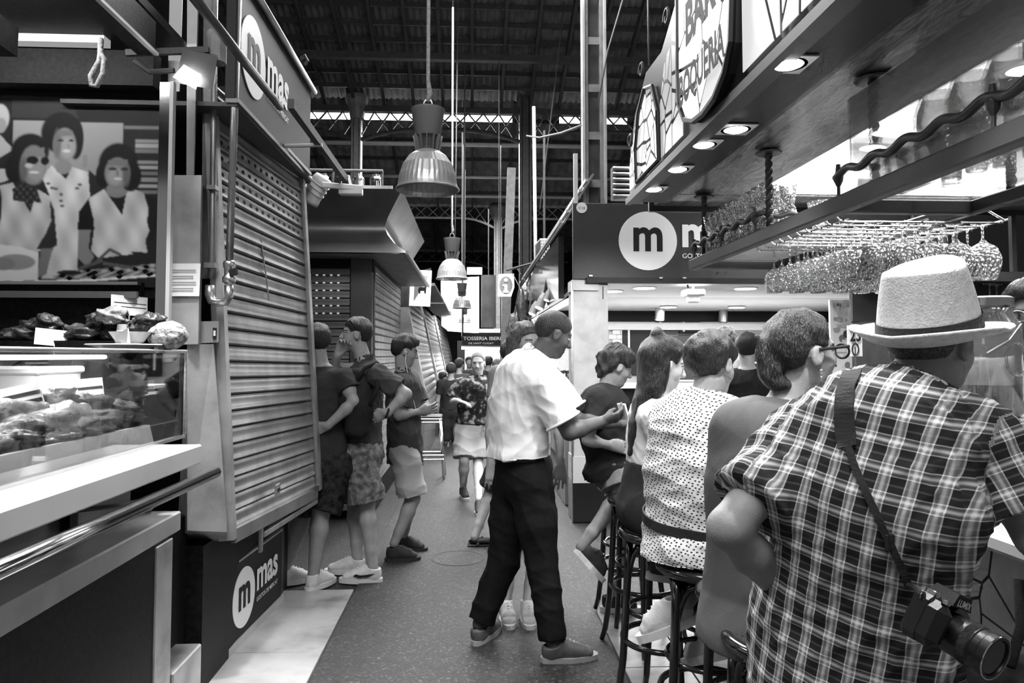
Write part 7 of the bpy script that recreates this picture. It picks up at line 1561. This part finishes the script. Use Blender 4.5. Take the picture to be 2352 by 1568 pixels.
# -- barman at the right edge, and guests seen between the heads
F = person('barman with glasses and white shirt at the edge behind the bar', aY(2420, 1130, 2.5), aY(2385, 835, 2.5), 215, aY(2368, 722, 2.45), (222, -8, 0), 1.0, skin=.3, h=.008, brow=.03, legs=True)
shirt(F, WHITE_CLOTH, t=.018, sl=.9, slr=1.2, collar=True, h=.01); trousers(F, BLACK_CLOTH, 1.9, h=.012); short_hair(HAIR_D, .014)(F)
part('glasses', CHROME, F.o, lambda b: [b.tube([P_(F, sx*.034+.026*cos(a), .104, .004+.02*sin(a)) for a in np.linspace(0, 2*pi, 20, False)], .0016, 6, closed=True) for sx in (-1, 1)]+[b.tube([P_(F, sx*.078, .0, .01), P_(F, sx*.062, .1, .008)], .0018, 6) for sx in (-1, 1)]+[b.tube([P_(F, -.01, .106, .008), P_(F, .01, .106, .008)], .0016, 6)])
def guest(label, px, py, Y, hd, cloth, hm, h=.012, skin=.36, big=False, hs=.97, tall=None, look=None):
    c = aY(px, py, Y); nk = c+Z(0, 0, -.17)-.02*frame(hd)[:, 1]; pel = nk+Z(0, 0, -.5)
    F = person(label, pel, nk, hd, c, (look if look is not None else hd, 0, 0), hs, skin=skin, h=h, build=.92, arm=.9, leg=.95, J=dict(), sh=.17)
    dz = F.J['Lan'][2]-.09
    for n in 'LR': F.J[n+'an'][2] = .09
    shirt(F, cloth, t=.018, sl=.6, h=h*1.1, amp=.006); trousers(F, BLACK_CLOTH, 1.9 if abs(dz) > 0 else 1.9, h=h*1.2, amp=0)
    if big: hair(F, lambda S, c, R, s: (hair_cap(S, c, R, s, .04, front=.07, nape=-.12), S.ell(c+R @ np.array((0, -.05, .02)), (.12, .11, .12), R, .03, clip=lambda x, y, z: y-.03)), hm, h=h*.8, amp=.012, n=18, wav=2)
    else: hair(F, lambda S, c, R, s: hair_cap(S, c, R, s, .015), hm, h=h*.8, amp=.003)
    for n in 'LR': shoe(F.o, F.J[n+'an'], hd, 0, SHOE_D, SHOE_D, h=.01)
    return F
guest('bare-shouldered woman with dark pinned hair beyond the bar end', 1716, 800, 5.4, 20, mat('black_tee'), HAIR_D, .009, .5)
guest('guest with big curly hair standing inside the bright shop', 1665, 778, 8.4, 10, mat('grey_top'), HAIR_M, .012, .36, True)
CR = [(1036, 850, 12, 0, 'dark-haired shopper at the left of the far crowd', 'black_tee', HAIR_D), (1056, 838, 13, 30, 'curly shopper between the far stall and the patterned shirt', 'slate_shirt', HAIR_D), (1078, 832, 15, 180, 'shopper whose head shows just left of the balding man', 'grey_polo', HAIR_D), (1122, 832, 14, 10, 'dark-haired shopper right of the balding man', 'charcoal_tee', HAIR_D), (1142, 842, 11.5, 0, 'shopper with brown hair near the waiter\'s back', 'black_tee', HAIR_M), (1018, 868, 14.5, 60, 'short shopper half behind the slanted shutter', 'slate_shirt', HAIR_D), (1100, 815, 18, 180, 'farthest shopper under the strip lamp', 'grey_top', HAIR_M)]
for px, py, Y, hd, lb, cm, hm in CR: guest(lb, px, max(py, 815+(1.53-1.62)*1633/Y), Y, hd, MATS[cm], hm, .018, .3)
# ------------------------------------------------------------------ straw hat, camera and strap of the seated man
F = HATMAN; STRAW = mat('straw_weave', .8, .8, var=.12, vs=90, bump=.4, bs=230, stretch=(1, 1, 1))
HR = frame(58, 14, -3); hc = F.head+F.HR @ np.array((0, -.014, .022))+Z(.004, 0, 0)
Q = lambda x, y, z: hc+HR @ np.array((x, y, z))
def crown(u, v):
    a = 2*pi*u; n = 20
    sq = lambda w: 1-.10*max(0, sin(a))**2*w
    if v < .62:
        t = v/.62; rx, ry = .098-.022*t**1.6, .12-.026*t**1.4; z = .142*t+.012*t*sin(a)*0
        return Q(rx*cos(a)*(1-.25*t*max(0, sin(a))**3), ry*sin(a), z+.016*t*(1 if sin(a) > 0 else .2)*abs(sin(a)))
    t = (v-.62)/.38; k = 1-t; rx, ry = .076, .094
    rim = .142+.016*(1 if sin(a) > 0 else .2)*abs(sin(a))
    dent = -.030*math.sin(pi/2*min(1, t*1.25))*1.0; lip = .008*sin(pi*min(1, t*4)) if t < .25 else 0
    return Q(rx*cos(a)*(1-.25*max(0, sin(a))**3)*k, ry*sin(a)*k, rim*(k)+.142*(1-k)+dent+lip)
hat = thing('straw_hat', 'pale straw fedora with a black band on the seated man', 'hat', hc)
o = MB().grid(crown, 64, 40).build('crown', STRAW, hat, True)
def brim(u, v, dz=0.0):
    a = 2*pi*u; r0x, r0y, r1x, r1y = .094, .116, .15, .163
    rx, ry = r0x+(r1x-r0x)*v, r0y+(r1y-r0y)*v; lift = .030*v**1.6*max(0, -sin(a))**.7-.014*v*max(0, sin(a))+.014*v**2*abs(cos(a))
    return Q(rx*cos(a), ry*sin(a), lift+dz)
b = MB().grid(lambda u, v: brim(u, v), 72, 8); b.grid(lambda u, v: brim(u, v, -.004), 72, 8); o = b.build('brim', STRAW, hat, True)
part('brim_edge', STRAW, hat, lambda b: b.tube([brim(k/72, 1, -.002) for k in range(72)], .0045, 6, closed=True), True)
def band(u, v):
    a = 2*pi*u; t = .06+.2*v; rx, ry = .1005-.022*t**1.6, .1225-.026*t**1.4
    return Q(rx*cos(a)*(1-.25*t*max(0, sin(a))**3), ry*sin(a), .142*t+.016*t*(1 if sin(a) > 0 else .2)*abs(sin(a)))
MB().grid(band, 64, 4).build('band', mat('grosgrain', .02, .8, bump=.3, bs=200), hat, True)

bvh = BVHTree.FromPolygons([HATMAN_SHIRT.matrix_world @ v.co+Vector(WL[HATMAN_SHIRT])*0 for v in HATMAN_SHIRT.data.vertices], [tuple(p.vertices) for p in HATMAN_SHIRT.data.polygons])
def on_shirt(px, py, lift=.006):
    d = Vector(ray(px, py)).normalized(); h, n, i, ds = bvh.ray_cast(Vector(_c), d)
    if h is None: return None, None
    if n.dot(d) > 0: n = -n
    return np.array(h+n*lift), np.array(n)
def ribbon(pxs, ws, t=.0035, lift=.006, sub=6):
    """strap laid over the back: (px, py) control points with half widths"""
    P = []; Nn = []; Wd = []
    for i in range(len(pxs)-1):
        for k in range(sub):
            s = k/sub; q = (pxs[i][0]+(pxs[i+1][0]-pxs[i][0])*s, pxs[i][1]+(pxs[i+1][1]-pxs[i][1])*s); p, n = on_shirt(*q, lift)
            if p is not None: P.append(p); Nn.append(n); Wd.append(ws[i]+(ws[i+1]-ws[i])*s)
    P = np.array(P); Nn = np.array(Nn)
    for _ in range(2): P[1:-1] = (P[:-2]+2*P[1:-1]+P[2:])/4; Nn[1:-1] = (Nn[:-2]+2*Nn[1:-1]+Nn[2:])/4
    b = MB(); m = len(P)
    for i in range(m):
        tg = unit(P[min(i+1, m-1)]-P[max(i-1, 0)]); s = unit(np.cross(tg, Nn[i])); n = unit(Nn[i])
        b.v += [tuple(P[i]-s*Wd[i]), tuple(P[i]+s*Wd[i]), tuple(P[i]+s*Wd[i]+n*t), tuple(P[i]-s*Wd[i]+n*t)]
    for i in range(m-1):
        for k in range(4): b.f.append((4*i+k, 4*i+(k+1) % 4, 4*i+4+(k+1) % 4, 4*i+4+k))
    b.f += [(3, 2, 1, 0), tuple(4*(m-1)+k for k in range(4))]
    return b, P
cb = aY(2150, 1420, 1.19); CBLK = mat('camera_black', .007, .35, bump=.08, bs=500); CGLOSS = mat('camera_gloss', .012, .12)
La = unit((.36, -.90, -.22)); Ta = unit(V3((.80, .52, -.36))-La*(V3((.80, .52, -.36)) @ La)); Ua = np.cross(La, Ta)
if Ua[2] < 0: Ua = -Ua
CR_ = np.stack([Ta, La, Ua], 1); K = lambda x, y, z: cb+CR_ @ np.array((x, y, z))
cm = thing('camera', 'black camera with a long lens hanging at the seated man\'s hip', 'camera', K(0, 0, -.04))
part('body', CBLK, cm, lambda b: b.box(K(0, 0, -.005), (.125, .04, .08), CR_, bev=.010)); part('grip', CBLK, cm, lambda b: b.box(K(-.047, .022, -.006), (.036, .045, .076), CR_, bev=.014))
hp = part('viewfinder_hump', CBLK, cm, lambda b: b.hexa([K(-.03, -.02, .034), K(.03, -.02, .034), K(.03, .03, .034), K(-.03, .03, .034), K(-.02, -.012, .056), K(.02, -.012, .056), K(.02, .028, .056), K(-.02, .028, .056)]))
lettering('maker_name', 'LUMIX', K(-.020, .0312, .037), Ta, Ua, .04, .012, LOGO, cm, .02, lift=-.0)
ln = part('lens', CBLK, cm, lambda b: b.lathe([(.03, 0), (.034, .004), (.034, .03), (.0355, .031), (.0355, .05), (.034, .052), (.034, .062), (.036, .064), (.036, .078), (.031, .078), (.03, .070)], K(.012, .02, -.008), 36, La)); autosmooth(ln, 30)
part('lens_cap', CGLOSS, ln, lambda b: b.lathe([(.0, .071), (.031, .071), (.031, .074), (.028, .075), (.0, .0745)], K(.012, .02, -.008), 36, La)); part('lens_ring', CHROME, ln, lambda b: b.tube([K(.012, .097, -.008)+Ta*.0362*cos(a)+Ua*.0362*sin(a) for a in np.linspace(0, 2*pi, 40, False)], .0012, 6, closed=True)); part('grip_ring', mat('ribbed_rubber', .02, .7, bump=1, bs=600), ln, lambda b: b.lathe([(.0358, .034), (.0362, .036), (.0362, .046), (.0358, .048)], K(.012, .02, -.008), 36, La, False))
part('mode_dial', CHROME, cm, lambda b: b.lathe([(.011, 0), (.011, .008), (.009, .009), (.0, .009)], K(-.042, .0, .034), 24, Ua)); part('shutter_button', CHROME, cm, lambda b: b.lathe([(.007, 0), (.007, .006), (.0, .007)], K(-.05, .03, .032), 18, Ua)); part('strap_lug', CHROME, cm, lambda b: b.tube([K(-.064, 0, .028)+Ta*.006*cos(a)+Ua*.006*sin(a) for a in np.linspace(0, 2*pi, 12, False)], .0015, 6, closed=True))
b, P1_ = ribbon([(1960, 858), (1945, 900), (1942, 950), (1945, 1000), (1950, 1035)], [.019, .019, .019, .019, .016]); b.build('strap_pad', mat('strap_black', .018, .8, bump=.2, bs=200), cm)
b, P2_ = ribbon([(1948, 1020), (1968, 1080), (2000, 1150), (2030, 1215), (2055, 1270), (2072, 1310), (2082, 1345)], [.0065]*7, .004, .006); b.build('strap_cord', mat('strap_black'), cm)
part('strap_end', mat('strap_black'), cm, lambda b: b.tube([P2_[-1], (P2_[-1]+K(-.066, 0, .028))/2+_u*.005, K(-.066, 0, .028)], .005, 6)); p, n = on_shirt(2030, 1250, .008); 
if p is not None: part('strap_slider', INK, cm, lambda b: b.box(P2_[len(P2_)*3//5], (.02, .008, .03), frame(-20), bev=.002))

# ------------------------------------------------------------------ small things on the bar
nsn = thing('table_number', 'white table number card reading 23 on a thin metal stand', 'number card', aY(1962, 1000, 2.35)); q = aY(1963, 783, 2.35); zt = 1.085
part('stand', CHROME, nsn, lambda b: b.tube([(q[0], 2.35, zt), (q[0], 2.35, q[2]-.02)], .0035, 8)); part('foot', CHROME, nsn, lambda b: b.lathe([(.03, 0), (.03, .006), (.004, .01)], (q[0], 2.35, zt), 20)); part('card', PAPER, nsn, lambda b: b.box(q, (.052, .004, .105), bev=.001)); lettering('digits', '23', q+(-.019, -.004, -.002), (1, 0, 0), ZD, .038, .046, INK, nsn, .03); part('clip', INK, nsn, lambda b: b.tube([q+(.0+.011*cos(a), -.004, -.028+.02*sin(a)) for a in np.linspace(0, 2*pi, 18, False)], .0022, 6, closed=True))
mb = thing('menu_board', 'white menu board with three food photographs beside the number card', 'menu board', aY(1935, 1010, 2.75)); a_, c_ = aY(1911, 905, 2.75), aY(1956, 688, 2.75); part('board', PAPER, mb, lambda b: b.box(((a_[0]+c_[0])/2, 2.76, (zt+c_[2])/2), (c_[0]-a_[0], .012, c_[2]-zt), bev=.001))
r_ = np.random.default_rng(12)
for i, (y0, y1) in enumerate(((697, 745), (753, 808), (813, 868))):
    u0, u1 = aY(1915, y1, 2.75), aY(1952, y0, 2.75); bb = MB().grid(lambda s, t: (u0[0]+(u1[0]-u0[0])*s, 2.751, u0[2]+(u1[2]-u0[2])*t), 40, 50); g = np.array([(v[0], v[2]) for v in bb.v]); g = (g-g.min(0))/(g.max(0)-g.min(0)); k = .75+0*g[:, 0]
    for _ in range(9): cc = r_.random(2); k = np.where(((g-cc)**2 @ np.array((1, 1.6))) < (.06+.16*r_.random())**2, r_.random()*.7, k)
    o = bb.build('food_photo', mat('photo_print'), mb); setcol(o, k)
dj = thing('drinks_jar', 'large glass drinks dispenser jar half filled with dark sangria', 'jar', aY(2268, 950, 2.2)); jc = aY(2268, 950, 2.2); jc[2] = 1.336
part('jar', panemat('jar_pane', .25, .9, .10), dj, lambda b: b.lathe([(.0, 0), (.085, 0), (.098, .012), (.098, .27), (.09, .30), (.075, .325), (.075, .36), (.0725, .36), (.072, .325), (.087, .298), (.0955, .27), (.0955, .014), (.084, .006)], jc, 36, None, False), True); part('sangria', mat('sangria', .008, .08, coat=.5), dj, lambda b: b.lathe([(.0, .008), (.083, .008), (.0945, .016), (.0945, .10), (.0, .10)], jc, 36)); part('lid', STEEL, dj, lambda b: b.lathe([(.08, .35), (.08, .375), (.07, .38), (.0, .382)], jc, 32)); part('tap', CHROME, dj, lambda b: (b.tube([jc+(.09, -.03, .04), jc+(.14, -.05, .04)], .01, 8), b.tube([jc+(.13, -.045, .06), jc+(.13, -.045, .01)], .008, 8))); part('wire_bail', STEEL, dj, lambda b: b.tube([jc+(-.06, -.085, .20), jc+(.0, -.102, .24), jc+(.05, -.09, .29)], .003, 6))
part('emboss', panemat('jar_pane'), dj, lambda b: b.tube([jc+(.03+.035*cos(a), -.094, .18+.05*sin(a)) for a in np.linspace(0, 2*pi, 24, False)], .004, 6, closed=True))
bx_ = thing('bar_caddy', 'dark slatted caddy under the barman beside the drinks jar', 'caddy', (1.86, 1.95, 1.086)); part('tray', IRON, bx_, lambda b: b.box((1.56, 1.86, 1.11), (.1, .24, .05), bev=.004))
for k in range(5): part('slat', IRON_L, bx_, lambda b: b.box((1.508, 1.77+.045*k, 1.17), (.008, .02, .12)))
S = Skin(aY(2260, 1640, 1.3)-.2, aY(2352, 1480, 1.3)+.3, .008); S.loft([aY(2350, 1660, 1.4), aY(2356, 1580, 1.4), aY(2350, 1545, 1.4)], [(.08, .07), (.07, .06), (.05, .04)], (1, 0, 0), 0); Vt, Fc = S.mesh(); Vt = folds(Vt, Fc, .006, .08, 31)
hb = meshobj('handbag', Vt, Fc, BLACK_CLOTH, None, True); tag(hb, 'slouching black cloth bag hanging below the seated man\'s arm', 'bag'); part('strap', BLACK_CLOTH, hb, lambda b: b.tube([aY(2320, 1530, 1.35), aY(2345, 1440, 1.38), aY(2340, 1330, 1.4)], .01, 8), True)
for i, (x, y, k) in enumerate(((1.48, 3.9, 0), (1.5, 3.55, 1), (1.47, 3.2, 0), (1.5, 2.85, 1), (1.46, 2.55, 0))):
    if k == 0: o = part('dinner_plate', WMARB, None, lambda b: b.lathe([(.05, 0), (.08, .006), (.12, .02), (.118, .023), (.078, .01), (.0, .006)], (x, y, 1.086), 32)); tag(o, ['white dinner plate on the bar before the wavy-haired boy', '', 'white dinner plate on the bar before the long-haired girl', '', 'white dinner plate on the bar before the dotted boy'][i], 'plate')
    else: o = glass('t', 'tumbler', ['', 'water tumbler on the bar between boy and girl', '', 'water tumbler on the bar near the dotted boy'][i], 'tumblers on the bar', (x, y, 1.086))
o = glass('t', 'tumbler', 'pale drink cup on the bar in front of the wavy-haired boy', 'cup on bar', (1.42, 4.12, 1.086), False, 1.1)
